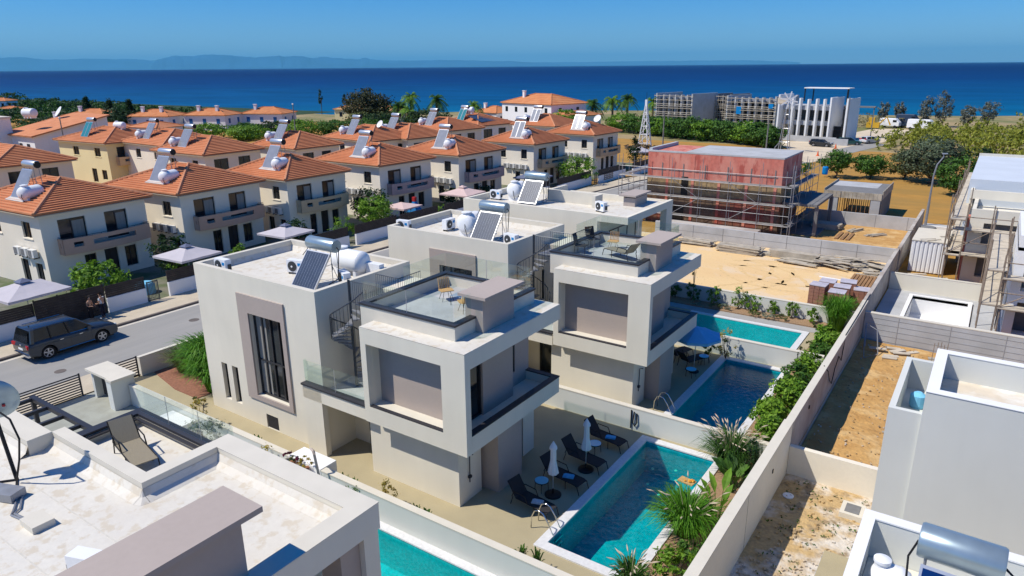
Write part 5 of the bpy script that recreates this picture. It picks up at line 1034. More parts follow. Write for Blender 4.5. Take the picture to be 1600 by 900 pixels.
b_=MB(); b_.box(-26.6,69.96,3.0,-25.9,70.02,5.0); b_.box(-27.9,69.965,.2,-26.2,70.01,2.0); b_.build('door_opening',m_black,t_)
b_=MB()
for k in range(6): x=-28.8+k*2.3; b_.box(x,69.955,4.9,x+.09,69.97,6.3)
b_.box(-30.0,69.955,5.55,-17,69.968,5.62); b_.build('wall_chase',m_concd,t_)
b_=MB(); b_.box(-16.5,71.5,0,-13.2,78,.15); b_.box(-16.6,71,2.9,-13.4,78.5,3.15); b_.box(-13.6,71.2,.15,-13.3,71.5,2.9); b_.box(-13.6,78,.15,-13.3,78.3,2.9); b_.build('rear_slab',m_concd,t_)
m_deckg = mat('worn_deck_steel',(.27,.26,.25),.8,(2,.2))
def scaffold(label, group=None): return thing('scaffolding',label,'scaffolding',(0,0,0),0,group)
def scaf_face(t_, p, q, zs, bays, depth, inward, m=m_steel, dk=m_alu, top=None, diag=True, base=0, deckw=.62, rail=True, r_=.028):
    """poles, ledgers, decks along p->q; inward is unit normal towards the wall"""
    p=Vector((*p,0)); q=Vector((*q,0)); d=(q-p)/bays; inn=Vector((*inward,0)); top=top or zs[-1]+1.2
    for i in range(bays+1):
        for s_ in (0,1):
            c=p+d*i+inn*depth*s_; MB().tube([(c.x,c.y,base),(c.x,c.y,top+(0 if (i+s_)%2 else .6))],r_,5).build('pole',m,t_)
    lm=MB()
    for z in zs:
        for s_ in (0,1):
            for dz in ((0,1.0) if rail and s_==0 else (0,)): a=p+inn*depth*s_; b2=q+inn*depth*s_; lm.tube([(a.x,a.y,z+dz-.05),(b2.x,b2.y,z+dz-.05)],r_*.85,5)
        for i in range(bays+1): a=p+d*i; b2=a+inn*depth; lm.tube([(a.x,a.y,z-.05),(b2.x,b2.y,z-.05)],r_*.85,5)
    lm.build('ledgers',m,t_)
    for z in zs:
        for i in range(bays):
            km=MB()
            a=p+d*(i+.01)+inn*depth*.5; b2=p+d*(i+.99)+inn*depth*.5; km.beam((a.x,a.y,z),(b2.x,b2.y,z),deckw,.05); km.build('deck',dk,t_)
    if diag:
        for k,i in enumerate(range(0,bays,2)):
            for j,z in enumerate(zs[:-1]):
                a=p+d*(i+(j%2)); b2=p+d*(i+1-(j%2)); MB().tube([(a.x,a.y,z),(b2.x,b2.y,zs[j+1])],r_*.8,5).build('brace',m,t_)
t_ = scaffold('galvanised scaffolding along the front of the red building','scaffolding around the red building'); scaf_face(t_,(-33.2,68.9),(-15.4,68.9),[1.2,3.1,4.9],6,.75,(0,1),dk=m_deckg,top=6.4,base=.0)
t_ = scaffold('galvanised scaffolding at the shaded right end of the red building','scaffolding around the red building'); scaf_face(t_,(-15.2,69.0),(-15.2,79.5),[1.2,3.1,4.9],4,.75,(-1,0),dk=m_deckg,top=6.4)
t_ = scaffold('galvanised scaffolding at the left end of the red building','scaffolding around the red building'); scaf_face(t_,(-33.2,69.8),(-33.2,78.5),[1.2,3.1,4.9],3,.75,(1,0),dk=m_deckg,top=6.4)
solid('blue_barrel','blue barrel on the end of the scaffold deck','barrel',MB().lathe((-14.6,79.3,4.95),[(.25,0),(.29,.1),(.29,.7),(.25,.8)],14),m_decal)
# small formwork structure
t_ = thing('formwork_structure','small concrete slab on timber props with plank edging','structure',(-11.8,84,0)); x0,x1,y0,y1=-14.8,-9.2,81.6,89.5
MB().box(x0,y0,2.75,x1,y1,2.95).build('slab',m_concd,t_); b_=MB(); n=14
for k in range(n): x=x0+(x1-x0)*k/n; b_.box(x+.01,y0-.08,2.3,x+(x1-x0)/n-.01,y0-.02,3.0)
for k in range(18): y=y0+(y1-y0)*k/18; b_.box(x1+.02,y+.01,2.4,x1+.08,y+.42,3.25); b_.box(x0-.08,y+.01,2.6,x0-.02,y+.42,3.2)
b_.build('plank_edging',m_plank,t_); b_=MB(); b_.box(x0,y0+4,2.95,x1-1,y1-.3,2.97); b_.build('wet_concrete',m_conc,t_)
for (x,y) in ((x0+.5,y0+.4),(x1-1,y0+.4)): MB().box(x,y-.45,0,x+.9,y+.2,2.7).build('column',m_conc,t_)
MB().box(x1-.25,y0+.2,0,x1,y1,2.74).build('side_wall',m_concd,t_); 
for i in range(8):
    for j in range(4): b_=MB(); b_.tube([(x0+1.6+i*.42,y0+.3+j*1.6,0),(x0+1.6+i*.42,y0+.3+j*1.6,2.74)],.035,5); b_.build('prop',m_plankd,t_)
# stacks
def stack(label, x,y,z,n,L,w_,m,rz,seed,group='timber and board piles by the concrete wall',cat='planks',nm='plank_pile',mess=.0,th=.06,rows=4):
    rr=random.Random(seed); mb=MB()
    for k in range(n):
        lay=k//rows; i=k%rows; a=rz+rr.uniform(-mess,mess); c=(x+(i-rows/2)*w_*1.05*-math.sin(rz)+rr.uniform(-mess,mess)*2, y+(i-rows/2)*w_*1.05*math.cos(rz)+rr.uniform(-mess,mess)*2, z+th*(lay+.6)*1.15)
        mb.obox(c,(L/2*rr.uniform(.85,1.08),w_/2,th/2),(math.cos(a),math.sin(a),rr.uniform(-.12,.12)*mess),(-math.sin(a),math.cos(a),0))
    return solid(nm,label,cat,mb,m,group)
stack('low grey board pile at the left end by the pale wall',-21.9,62.7,0,26,3.2,.28,m_plank,-.05,1,mess=.08); stack('thick stack of long pale planks by the pale wall',-17.6,61.8,0,36,3.8,.3,m_plank,-.03,2,mess=.03)
stack('short plank stack just right of the thick stack',-15.3,62.3,0,12,1.6,.25,m_plank,.0,3); stack('long plank stack in the middle of the pale wall',-13.0,62.2,0,34,3.9,.28,m_plank,-.04,4)
stack('loose grey boards spilling in front of the middle stack',-12.4,61.0,0,18,2.6,.3,m_plank,-.2,5,mess=.25,th=.04); stack('small bundle of grey tubes on the sand',-10.8,61.3,0,8,1.2,.2,m_steel,.6,6,mess=.1)
stack('messy heap of boards right of the grey tubes',-9.0,61.8,0,44,2.8,.24,m_plank,.05,7,mess=.55,th=.05); stack('long slanting boards leaning near the right wall corner',-7.4,62.6,0,22,4.2,.2,m_plank,-.35,8,mess=.2)
stack('white scrap boards at the right end of the sandy plot',-6.9,61.2,0,16,1.4,.35,m_plank,.2,9,mess=.5,th=.04)
stack('two thin white strips on the sand',-9.0,57.4,0,2,2.2,.12,m_white2,-.1,10,'strips on the sand',mess=.02,rows=2,th=.04); 
stack('square pallet stack of boards beside the red building',-13.2,76.5,0,30,2.6,.5,m_plank,0,11,'timber on the building plot'); stack('bundle of short timbers on the building plot, left',-10.6,76.2,0,9,2.0,.16,m_plank,1.2,12,'timber on the building plot',mess=.12); stack('bundle of short timbers on the building plot, right',-8.6,75.0,0,8,1.8,.16,m_plank,.9,13,'timber on the building plot',mess=.12)
solid('plank_stub','row of dark timber sleepers in the red building shade','planks',MB().box(-11.6,71.4,0,-11.3,74.5,.12).box(-11.1,71.4,0,-10.8,74.5,.12).box(-10.6,71.4,0,-10.3,74.5,.12),m_plankd)
# brick pallets
def bricks(label, x,y,w_,d,h_,wrap,i):
    t_ = thing('brick_pallet',label,'bricks',(x,y,0),.04*i-.06,'stacks of fired bricks by the long wall'); Wm=WM(t_)
    def T(mb): mb.v=[tuple(Wm@Vector(q)) for q in mb.v]; return mb
    T(MB().box(-w_/2,-d/2,0,w_/2,d/2,.1)).build('pallet',m_plank,t_); b_=MB(); k=int(h_/.24)
    for a in range(k):
        for c in range(3):
            for e_ in range(3): b_.box(-w_/2+w_*c/3+.012,-d/2+d*e_/3+.012,.1+a*.24,-w_/2+w_*(c+1)/3-.012,-d/2+d*(e_+1)/3-.012,.1+a*.24+.225)
    T(b_).build('brick_block',m_brick,t_)
    if wrap: T(MB().box(-w_/2-.01,-d/2-.01,.1+k*.24-.02,w_/2+.01,d/2+.01,.1+k*.24+.015)).build('plastic_sheet',m_wrap,t_)
for i,(lab,x,y,h_) in enumerate([('brick stack nearest the white wall, left one',-8.4,48.4,2.05),('brick stack behind the left one, farther from the camera',-8.2,50.4,1.8),('brick stack nearest the white wall, right one',-7.2,48.2,1.75),('brick stack behind the right one, middle of its row',-7.15,49.6,1.75),('brick stack last in the right row',-7.0,51.0,1.75),('brick stack squeezed against the long wall',-6.05,50.4,1.6)]): bricks(lab,x,y,1.0,1.0,h_,True,i)
t_ = thing('roof_tile_stack','low spread of brown timber lengths behind the brick stacks','timber',(-6.6,56,0)); b_=MB(); [b_.box(-7.7+k*.24,53.5,.02,-7.52+k*.24,58.3,.42) for k in range(8)]; b_.build('beam',m_plankd,t_)
solid('blue_bucket','small blue bucket on the sand near the long wall','bucket',MB().lathe((-5.95,60.5,0),[(.14,0),(.19,.3),(.2,.31)],12),m_decal)
# ------------------------------------------------------------------ right side
t_ = thing('unfinished_villa','cool grey box villa filling the lower right with an open roof basin','building',(2,24,-.5))
b_=MB(); b_.box(-.6,22.3,-.6,12,22.6,6.8); b_.box(-.6,22.6,-.6,-.3,26.2,6.8); b_.box(-.3,25.9,-.6,12,26.2,6.8); b_.box(-.3,22.6,5.6,12,25.9,5.9); b_.build('main_block',m_stucco2,t_)
b_=MB(); b_.box(-1.5,22.42,-.6,-.6,22.6,6.0); b_.box(-1.5,22.6,-.6,-1.32,27.1,6.0); b_.box(-1.32,26.9,-.6,-.6,27.1,6.0); b_.box(-1.32,22.6,-.6,-.6,26.9,4.9); b_.build('side_shaft',m_stucco2,t_)
b_=MB(); b_.box(-.3,22.6,5.9,12,25.9,5.94); b_.build('roof_screed',two('screed',(.66,.58,.46),(.74,.72,.66),1.1,.42,.6,.9,None,(3,.08)),t_)
b_=MB(); b_.box(-.602,22.28,6.8,12,22.62,6.82); b_.box(-.602,22.62,6.8,-.28,26.22,6.82); b_.box(-.28,25.88,6.8,12,26.22,6.82); b_.build('parapet_cap',m_white2,t_)
solid('blue_tank','blue tank standing in the narrow roof shaft of the grey box villa','tank',MB().lathe((-.88,25.4,4.9),[(.2,0),(.24,.1),(.24,.45),(.1,.55)],16),m_canvasb)
solid('white_tank_lid','white round tank low in the narrow roof shaft','tank',MB().lathe((-.95,23.3,4.9),[(.3,0),(.3,.5),(.1,.62)],16),m_white)
t_ = thing('unfinished_villa','nearest grey roof at the lower right corner, blue grey tank standing on it','building',(2,14,-.5))
b_=MB(); b_.box(-1.02,6,-.6,-.84,14.05,7.4); b_.box(-.84,13.83,-.6,12,14.05,7.4); b_.box(-.84,6,-.6,12,13.83,6.5); b_.build('walls',m_stucco2,t_)
b_=MB(); b_.box(-1.04,6,7.4,-.82,14.07,7.43); b_.box(-.82,13.81,7.4,12,14.07,7.43); b_.build('parapet_cap',m_white2,t_); b_=MB(); b_.box(-.83,6,6.5,12,13.82,6.55); b_.build('roof_floor',m_stucco,t_)
solar_heater('large blue grey cylinder tank with dark blue panel at the lower right corner',(.52,10.57,6.55),-.03,1,mat('deep_blue_absorber',(.004,.025,.12),.12,(2,.1)),'solar water heaters on the right roofs',1.2,1.8)
water_tank('top of a white tank beside the lower right corner heater',(-.35,12.6,6.55),0,.7,.30)
# concrete with rebars, debris
t_ = thing('rebar_bundle','upright rusty starter bars beside the grey box villa','rebars',(-.8,46,-.4)); b_=MB(); [b_.tube([(-1.2+k*.16+.05*(k%2),43.6+.2*(k%3),-.4),(-1.18+k*.16,43.6+.2*(k%3),1.0)],.018,5) for k in range(5)]; b_.build('bars',m_rust,t_)
stack('long scrap boards at the foot of the block wall',2.0,44.6,-.35,7,4.5,.35,m_plank,-.06,21,'scrap on the brown soil',mess=.15,rows=3); stack('scrap boards near the rusty starter bars',-.3,44.3,-.35,6,1.6,.3,m_plank,.3,22,'scrap on the brown soil',mess=.3,rows=3)
solid('wire_frame','bent wire trolley frame standing against the long wall','frame',MB().tube([(-4.8,44.6,-.3),(-4.9,45.0,1.0),(-4.2,44.4,.9),(-3.9,43.6,-.3)],.03,5).tube([(-4.8,44.6,-.3),(-4.5,42.6,-.3),(-3.9,43.6,-.3)],.03,5).tube([(-4.9,45,1.0),(-4.6,43.2,.2)],.03,5),m_steel)
stack('pale crate scraps by the wire frame',-3.3,44.6,-.38,7,.9,.3,m_ply,.4,23,'scrap on the brown soil',mess=.5,rows=2,th=.05)
solid('soil_stick','pale stick lying near the grey box villa','stick',MB().obox((-1.9,33.5,-.28),(.45,.05,.03),(1,-.3,0),(.3,1,0)),m_plank)
t_ = thing('inspection_box','concrete inspection box with dark lid in the weedy strip','manhole',(-2.3,26.2,-.4)); MB().box(-2.75,25.7,-.5,-1.95,26.6,-.12).build('box_body',m_cap,t_); MB().box(-2.6,25.85,-.12,-2.1,26.45,-.10).build('lid',m_concd,t_)
solid('white_disc','round white plastic lid lying in the wall shadow','lid',MB().lathe((-4.65,26.0,-.33),[(.2,0),(.21,.04),(.13,.06),(.12,.03)],18),m_white)
# white pool shell
t_ = thing('empty_pool','empty white pool shell behind the block cross wall','pool',(-3.4,50,0)); b_=MB(); x0,y0,x1,y1=-3.35,50.2,0.0,55.6
b_.add([(x0,y0,.1),(x1,y0,.1),(x1,y1,.1),(x0,y1,.1),(x0,y0,-1.2),(x1,y0,-1.2),(x1,y1,-1.2),(x0,y1,-1.2)],[(4,5,6,7),(0,4,7,3),(5,1,2,6),(1,5,4,0),(3,7,6,2)]); b_.build('shell',m_white2,t_)
b_=MB(); b_.box(x0-.25,y0-.25,-.1,x0,y1+.25,.18); b_.box(x1,y0-.25,-.1,x1+.25,y1+.25,.18); b_.box(x0,y0-.25,-.1,x1,y0,.18); b_.box(x0,y1,-.1,x1,y1+.25,.18); b_.build('rim',m_white2,t_)
for (x,y) in ((-2.8,50.8),(-2.0,51.2),(-1.2,50.9)): MB().box(x,y,-1.199,x+.05,y+.3,-1.15).build('drain',m_concd,t_)
mb=MB(); mb.box(-5.1,46.4,-.2,.6,49.9,.01); mb.box(-5.1,49.9,-.2,-3.65,57,.012); mb.box(.3,49.9,-.2,3,57,.01); mb.box(-3.65,55.9,-.2,.3,57,.01); struct('concrete_apron',mb,m_conc)
# container
t_ = thing('shipping_container','white corrugated container beside the long wall','container',(-3.2,65.6,0)); b_=MB(); b_.box(-4.5,62.95,0.05,-2.05,68.0,2.55); b_.build('body',m_white2,t_)
b_=MB(); [b_.box(-4.4+k*.3,62.88,.1,-4.25+k*.3,62.95,2.5) for k in range(8)]; b_.build('corrugation',m_white,t_); b_=MB(); b_.box(-4.52,62.86,2.55,-2.03,68.02,2.62); b_.build('roof',m_cap,t_)
stack('loose sticks thrown on the container roof',-3.4,64.6,2.62,5,1.1,.08,m_plank,.8,25,'scrap by the container',mess=.9,rows=2,th=.04); stack('orange and pale scrap in front of the container',-3.2,60.6,0,12,1.5,.3,m_ply,.1,26,'scrap by the container',mess=.5,rows=3)
solid('dark_barrel','dark rounded drum behind the container','drum',MB().lathe((-4.2,74.5,0),[(.7,0),(.8,.3),(.8,1.2),(.6,1.5)],16),m_concd)
gwall('low white wall beyond the container',-5.0,77.5,2,77.75,0,1.0,m_white2,None,'walls beyond the container',capz=0)
m_bluew = mat('bluish_render',(.55,.60,.66),.85,(.3,.06))
t_ = thing('unfinished_building','far right building with a wide white roof above grey parapets','building',(2,70,0))
b_=MB(); b_.box(-1.5,68,0,9,86,7.0); b_.build('upper_block',m_bluew,t_); b_=MB(); b_.box(-1.52,85.8,7.0,9,86.02,7.25); b_.build('roof_kerb',m_cap,t_)
b_=MB(); b_.box(-.9,62.0,5.1,9,62.25,5.6); b_.box(-.9,62.25,0,-.65,68,5.6); b_.wall((-.9,62.0,0),(1,0,0),9.9,5.1,[(.9,.5,3.2,2.2),(4.4,.5,7,2.2),(.9,3.0,3.2,4.6),(4.4,3,7,4.6)],.5,(0,-1,0)); b_.box(-.6,62.5,0,9,68,4.9); b_.box(-1.3,66.8,5.6,9,67.05,6.3); b_.box(-1.3,67.05,4.9,-1.05,68,6.3)
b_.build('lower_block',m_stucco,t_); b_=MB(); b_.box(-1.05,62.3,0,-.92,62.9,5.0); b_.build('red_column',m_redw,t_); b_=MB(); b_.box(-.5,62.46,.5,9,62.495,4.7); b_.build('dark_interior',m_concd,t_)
t_ = thing('unfinished_building','right edge white and grey building with dark openings behind timber scaffolding','building',(4,54,0))
b_=MB(); b_.wall((1.9,49.5,0),(1,0,0),9,6.0,[(.5,.4,4,2.4),(.5,3.1,4,5.0),(5,.4,8,2.4)],.9,(0,-1,0)); b_.wall((1.9,49.5,0),(0,1,0),8.5,6.0,[(1,.4,3,2.5),(4,3,6,5)],.4,(-1,0,0)); b_.quad((1.9,58,0),(11,58,0),(11,58,6),(1.9,58,6)); b_.box(2.2,50.4,2.5,11,57.9,2.9); b_.box(1.9,49.5,5.5,11,58,5.7); b_.box(1.9,49.5,6.0,2.15,58,6.4); b_.box(2.15,49.5,6,11,49.75,6.4)
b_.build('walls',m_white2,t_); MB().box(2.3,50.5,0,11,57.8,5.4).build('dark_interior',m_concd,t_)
MB().cyl((4.2,49.9),.22,0,5.4,14).build('round_column',m_conc,t_)
def timber_scaf(label,p,q,zs,bays,depth,inward,base=0):
    t_=scaffold(label,'rusty timber decked scaffolding at the right'); scaf_face(t_,p,q,zs,bays,depth,inward,m_rust,m_ply,diag=True,base=base,deckw=.95,r_=.04)
timber_scaf('timber decked scaffolding along the far right building, left run',(-2.2,60.5),(-2.2,88),[2.3,5.0],7,1.1,(1,0)); timber_scaf('timber decked scaffolding across the front of the far right building',(-2.0,60.9),(8,60.9),[2.3,4.2],4,.9,(0,1))
timber_scaf('timber decked scaffolding nearest the white pool shell, along the right edge building',(.6,48.5),(.6,59.5),[2.3,4.4],4,1.0,(1,0)); timber_scaf('timber decked scaffolding in front of the dark openings at the right edge',(1.4,48.4),(9,48.4),[2.2,4.0],3,.9,(0,1))
# lamp posts and poles
def lamp(label,x,y,h_,ax,arm=1.4):
    t_=thing('street_lamp',label,'street lamp',(x,y,0),0,'grey street lamps'); MB().cyl((x,y),.14,0,2.4,10,.12).build('base_section',m_steel,t_); MB().tube([(x,y,2.4),(x,y,h_*.7),(x+ax*.15,y,h_*.85),(x+ax*.6,y,h_*.96),(x+ax*arm,y,h_)],[.1,.08,.07,.06,.05],8).build('shaft',m_steel,t_); MB().obox((x+ax*(arm+.15),y,h_+.02),(.25,.11,.05),(1,0,.05)).build('lamp_head',m_alu,t_)
lamp('tall curved street lamp beyond the end of the long wall',-5.0,83,7.3,1,.5); lamp('small street lamp behind the red building roof',-26.5,105,5.5,1,.7)

# ------------------------------------------------------------------ vegetation
def leafm(name,a,b_,c):
    def mk(n,col):
        m=mat(n,col,.6,(1.5,.25),(9,.2),None,0,.25); t=m.node_tree; b2=t.nodes['Principled BSDF']
        src=b2.inputs['Base Color'].links[0].from_socket; tr=t.nodes.new('ShaderNodeBsdfTranslucent'); t.links.new(src,tr.inputs[0]); mx=t.nodes.new('ShaderNodeMixShader'); mx.inputs[0].default_value=.3
        t.links.new(b2.outputs[0],mx.inputs[1]); t.links.new(tr.outputs[0],mx.inputs[2]); t.links.new(mx.outputs[0],t.nodes['Material Output'].inputs[0]); return m
    return [mk(name+'_a',a),mk(name+'_b',b_),mk(name+'_c',c)]
LG = leafm('bright_leaf',(.13,.27,.02),(.20,.36,.03),(.07,.17,.02)); DG = leafm('dark_leaf',(.02,.055,.015),(.035,.085,.02),(.012,.03,.012)); MG = leafm('mid_leaf',(.06,.15,.02),(.10,.22,.03),(.03,.09,.015))
OG = leafm('olive_leaf',(.14,.17,.05),(.20,.22,.08),(.08,.11,.03)); YG = leafm('yellow_leaf',(.38,.30,.05),(.48,.36,.06),(.20,.22,.04)); GG = leafm('grey_leaf',(.16,.18,.14),(.22,.24,.20),(.10,.12,.09)); GR = leafm('grass_green',(.10,.28,.015),(.16,.36,.03),(.05,.17,.01))
SG = leafm('silver_leaf',(.25,.30,.22),(.32,.36,.26),(.14,.20,.12)); PU = leafm('purple_leaf',(.12,.015,.04),(.20,.03,.07),(.06,.01,.02)); RD = leafm('reed_leaf',(.26,.29,.03),(.34,.36,.05),(.15,.19,.025)); BR = leafm('brown_twig',(.16,.12,.08),(.22,.17,.11),(.10,.08,.06))
m_bark = mat('bark',(.14,.10,.07),.9,(5,.3)); m_palmtrunk = mat('palm_trunk',(.20,.15,.10),.9,(6,.3))
def leaves(mb, c, rad, n, s_, rnd, shape='ball', clump=None, up=.3, thick=.45):
    """n leaf faces spread through an ellipsoid volume, gathered in clumps"""
    cl=[]
    K=clump or max(4,n//28)
    for _ in range(K):
        while True:
            p=Vector((rnd.uniform(-1,1),rnd.uniform(-1,1),rnd.uniform(-1,1)))
            if p.length<=1: break
        p = p.normalized()*(p.length**thick)*rnd.uniform(.72,1.0)
        if shape=='cone': p.x*=(1-(p.z+1)/2)*.95+.05; p.y*=(1-(p.z+1)/2)*.95+.05
        cl.append((p,rnd.uniform(.16,.34)))
    for i in range(n):
        p,cr=cl[i%K]; q=p+Vector((rnd.gauss(0,1),rnd.gauss(0,1),rnd.gauss(0,.8)))*cr*.42
        if shape=='dome' and q.z<-.2: q.z=-.2+abs(q.z)*.2
        pos=Vector((c[0]+q.x*rad[0],c[1]+q.y*rad[1],c[2]+q.z*rad[2]))
        a=Vector((rnd.gauss(0,1),rnd.gauss(0,1),rnd.gauss(0,.6)+up)).normalized(); nrm=(q.normalized()*.8+Vector((rnd.gauss(0,.6),rnd.gauss(0,.6),rnd.gauss(0,.6)+.35))).normalized()
        b2=nrm.cross(a)
        if b2.length<.05: continue
        b2.normalize(); a=b2.cross(nrm); L=s_*rnd.uniform(.7,1.3); w_=L*.42
        mb.add([pos-a*L*.5,pos+b2*w_*.5,pos+a*L*.5,pos-b2*w_*.5],[(0,1,2,3)],rnd.choice((0,0,1,2)) if (i%K)%3 else rnd.choice((0,1,1)))
def bush(label,x,y,z,r_,h_,mats,n=500,s_=.12,seed=None,cat='shrub',group=None,nm='shrub',shape='ball',stem=True,up=.3,thick=.45):
    rnd=random.Random(seed if seed is not None else int(x*37+y*91)); t_=thing(nm,label,cat,(x,y,z),0,group)
    mb=MB(); leaves(mb,(x,y,z+h_*.52),(r_,r_,h_*.5),n,s_,rnd,shape,up=up,thick=thick); mb.build('foliage',mats,t_)
    if stem:
        mb=MB()
        for k in range(5): a=rnd.uniform(0,6.3); q=rnd.uniform(.2,.55); mb.tube([(x,y,z),(x+r_*q*.5*math.cos(a),y+r_*q*.5*math.sin(a),z+h_*.35),(x+r_*q*math.cos(a),y+r_*q*math.sin(a),z+h_*.7)],[max(.012,h_*.012),.012,.006],4)
        mb.build('stems',m_bark,t_)
    return t_
def tree(label,x,y,r_,h_,mats,n=1100,s_=.3,trunk=.25,seed=None,group=None,crown0=.35,nm='tree',shape='ball',thick=.5):
    rnd=random.Random(seed if seed is not None else int(x*37+y*91)); t_=thing(nm,label,'tree',(x,y,0),0,group); zc=h_*(1+crown0)/2
    mb=MB(); mb.tube([(x,y,0),(x+.1*r_,y,h_*crown0*.6),(x,y+.05*r_,h_*.6)],[trunk*.5,trunk*.38,trunk*.15],7)
    for k in range(7): a=rnd.uniform(0,6.3); q=rnd.uniform(.35,.75); mb.tube([(x+.08*r_,y,h_*crown0*.7),(x+r_*q*.5*math.cos(a),y+r_*q*.5*math.sin(a),h_*(crown0+.15)),(x+r_*q*math.cos(a),y+r_*q*math.sin(a),zc+h_*rnd.uniform(-.05,.2))],[trunk*.22,trunk*.14,trunk*.05],5)
    mb.build('trunk',m_bark,t_); mb=MB(); leaves(mb,(x,y,zc),(r_,r_,h_*(1-crown0)/2),n,s_,rnd,shape,up=.1,thick=thick); mb.build('crown',mats,t_); return t_
def grass(label,x,y,z,r_,h_,mats,n=400,seed=1,cat='grass',group=None,nm='grass_clump',w_=.02,droop=.6,plume=None):
    rnd=random.Random(seed); t_=thing(nm,label,cat,(x,y,z),0,group); mb=MB()
    for i in range(n):
        a=rnd.uniform(0,6.283); q=rnd.random()**.7*r_*.35; hh=h_*rnd.uniform(.6,1.1); out=rnd.uniform(.15,1.0)*r_; bx,by=x+q*math.cos(a),y+q*math.sin(a); d=Vector((math.cos(a+rnd.uniform(-.5,.5)),math.sin(a+rnd.uniform(-.5,.5)),0)); s2=Vector((-d.y,d.x,0))*w_
        p0=Vector((bx,by,z)); p1=p0+d*out*.35+Vector((0,0,hh*.7)); p2=p0+d*out*.8+Vector((0,0,hh*(1-.15*droop))); p3=p0+d*out*1.15+Vector((0,0,hh*(1-.55*droop*rnd.random())))
        mb.add([p0-s2,p0+s2,p1+s2,p1-s2,p2+s2*.7,p2-s2*.7,p3],[(0,1,2,3),(3,2,4,5),(5,4,6)],rnd.choice((0,0,1,2)))
    mb.build('blades',mats,t_)
    if plume:
        mb=MB()
        for i in range(plume):
            a=rnd.uniform(0,6.283); o=rnd.uniform(.3,1.1)*r_; p=Vector((x+o*math.cos(a),y+o*math.sin(a),z+h_*rnd.uniform(.9,1.25))); b0=Vector((x,y,z+.1)); mb.tube([b0,(b0+p)/2+Vector((0,0,.15)),p],.005,3); d=Vector((math.cos(a),math.sin(a),.3)).normalized(); mb.tube([p,p+d*.12,p+d*.28],[.012,.03,.004],5)
        mb.build('plumes',m_plume,t_)
    return t_
m_plume=mat('grass_plume',(.50,.42,.30),.9)
def broadleaf(label,x,y,z,h_,mats,n=14,L=.55,seed=1,group=None,nm='broadleaf_plant',cat='plant',stemm=None,wid=.3,stemh=.4):
    """big paddle leaves on stalks (bird of paradise, banana like)"""
    rnd=random.Random(seed); t_=thing(nm,label,cat,(x,y,z),0,group); mb=MB(); st=MB()
    for i in range(n):
        a=i*2.399+rnd.uniform(-.3,.3); lean=rnd.uniform(.15,.75); hh=h_*rnd.uniform(.5,1.0); d=Vector((math.cos(a),math.sin(a),0)); base=Vector((x,y,z)); tip0=base+d*lean*h_*.35+Vector((0,0,hh*stemh/.4*.55)); st.tube([base,tip0],.012,4)
        u1=(d*lean+Vector((0,0,1-lean*.5))).normalized(); l_=L*rnd.uniform(.7,1.15); s2=Vector((-d.y,d.x,0))*l_*wid; c1=tip0+u1*l_*.35; c2=tip0+u1*l_*.7+d*.08*l_; c3=tip0+u1*l_*.95+d*.25*l_-Vector((0,0,.05))
        up_=Vector((0,0,.03)); mb.add([tip0,c1+s2+up_,c2+s2*.85,c3,c2-s2*.85,c1-s2+up_,c1-up_,c2-up_],[(0,1,6),(6,1,2,7),(7,2,3),(0,6,5),(6,7,4,5),(7,3,4)],rnd.choice((0,1,0,2)))
    mb.build('leaf',mats,t_); st.build('stalks',stemm or MG[0],t_); return t_
def palm(label,x,y,h_,R_,mats=MG,n=26,group=None,seed=0,z=0,tr=.2,lw=.05):
    rnd=random.Random(seed+int(x*7)); t_=thing('palm_tree',label,'palm tree',(x,y,z),0,group); MB().tube([(x,y,z),(x+.1,y,z+h_*.5),(x,y,z+h_)],[tr*1.2,tr*.9,tr],8).build('trunk',m_palmtrunk,t_); mb=MB()
    for i in range(n):
        a=i*2.399+rnd.uniform(-.2,.2); el=rnd.uniform(-.35,1.25); d=Vector((math.cos(a),math.sin(a),0)); s2=Vector((-d.y,d.x,0)); P=[]
        for k in range(7):
            q=k/6; P.append(Vector((x,y,z+h_))+d*R_*q*math.cos(el)*1.0+Vector((0,0,R_*(math.sin(el)*q-.75*q*q*(.6+.4*math.cos(el))))))
        for k in range(6):
            for sd in (-1,1):
                for j in range(2):
                    b0=P[k]+(P[k+1]-P[k])*(j*.5); ll=R_*.28*(1-.6*abs(k/6-.35)); tip=b0+s2*sd*ll+(P[k+1]-P[k])*.7-Vector((0,0,ll*.45)); mb.add([b0,b0+(P[k+1]-P[k])*.45,tip],[(0,1,2)],rnd.choice((0,1,2)))
    mb.build('fronds',mats,t_); return t_
# street side trees and shrubs
tree('small bright tree in front of the first tiled house, above the fence',-50.6,22.6,1.9,3.4,LG,1500,.32,.15,group='garden trees along the street',crown0=.3)
tree('dark tree between the first and second tiled houses',-53.2,29.6,1.6,3.9,DG,1400,.3,.2,group='garden trees along the street',crown0=.15); bush('light green shrub under the dark tree',-51.6,29.0,0,.9,1.9,LG,500,.22,group='garden shrubs along the street')
bush('small leafy tree in front of the second tiled house windows',-50.6,34.0,0,.95,2.3,LG,500,.22,group='garden shrubs along the street'); tree('dark shaded round tree right of the second tiled house',-52.0,40.6,1.6,2.9,DG,1200,.3,.2,group='garden trees along the street',crown0=.1)
bush('open light green shrub below the third house balcony',-50.4,45.2,0,1.3,2.6,LG,700,.22,group='garden shrubs along the street',stem=True); tree('big dark round tree left of the light green round tree',-53.6,51.8,2.2,4.2,DG,1700,.32,.25,group='garden trees along the street',crown0=.1)
tree('bright round clipped tree in front of the fourth tiled house',-50.6,49.6,1.9,3.9,LG,2600,.26,.22,group='garden trees along the street',crown0=.28,thick=.3); bush('light shrub left of the blue barbecue',-50.2,54.6,0,1.1,2.2,LG,600,.2,group='garden shrubs along the street')
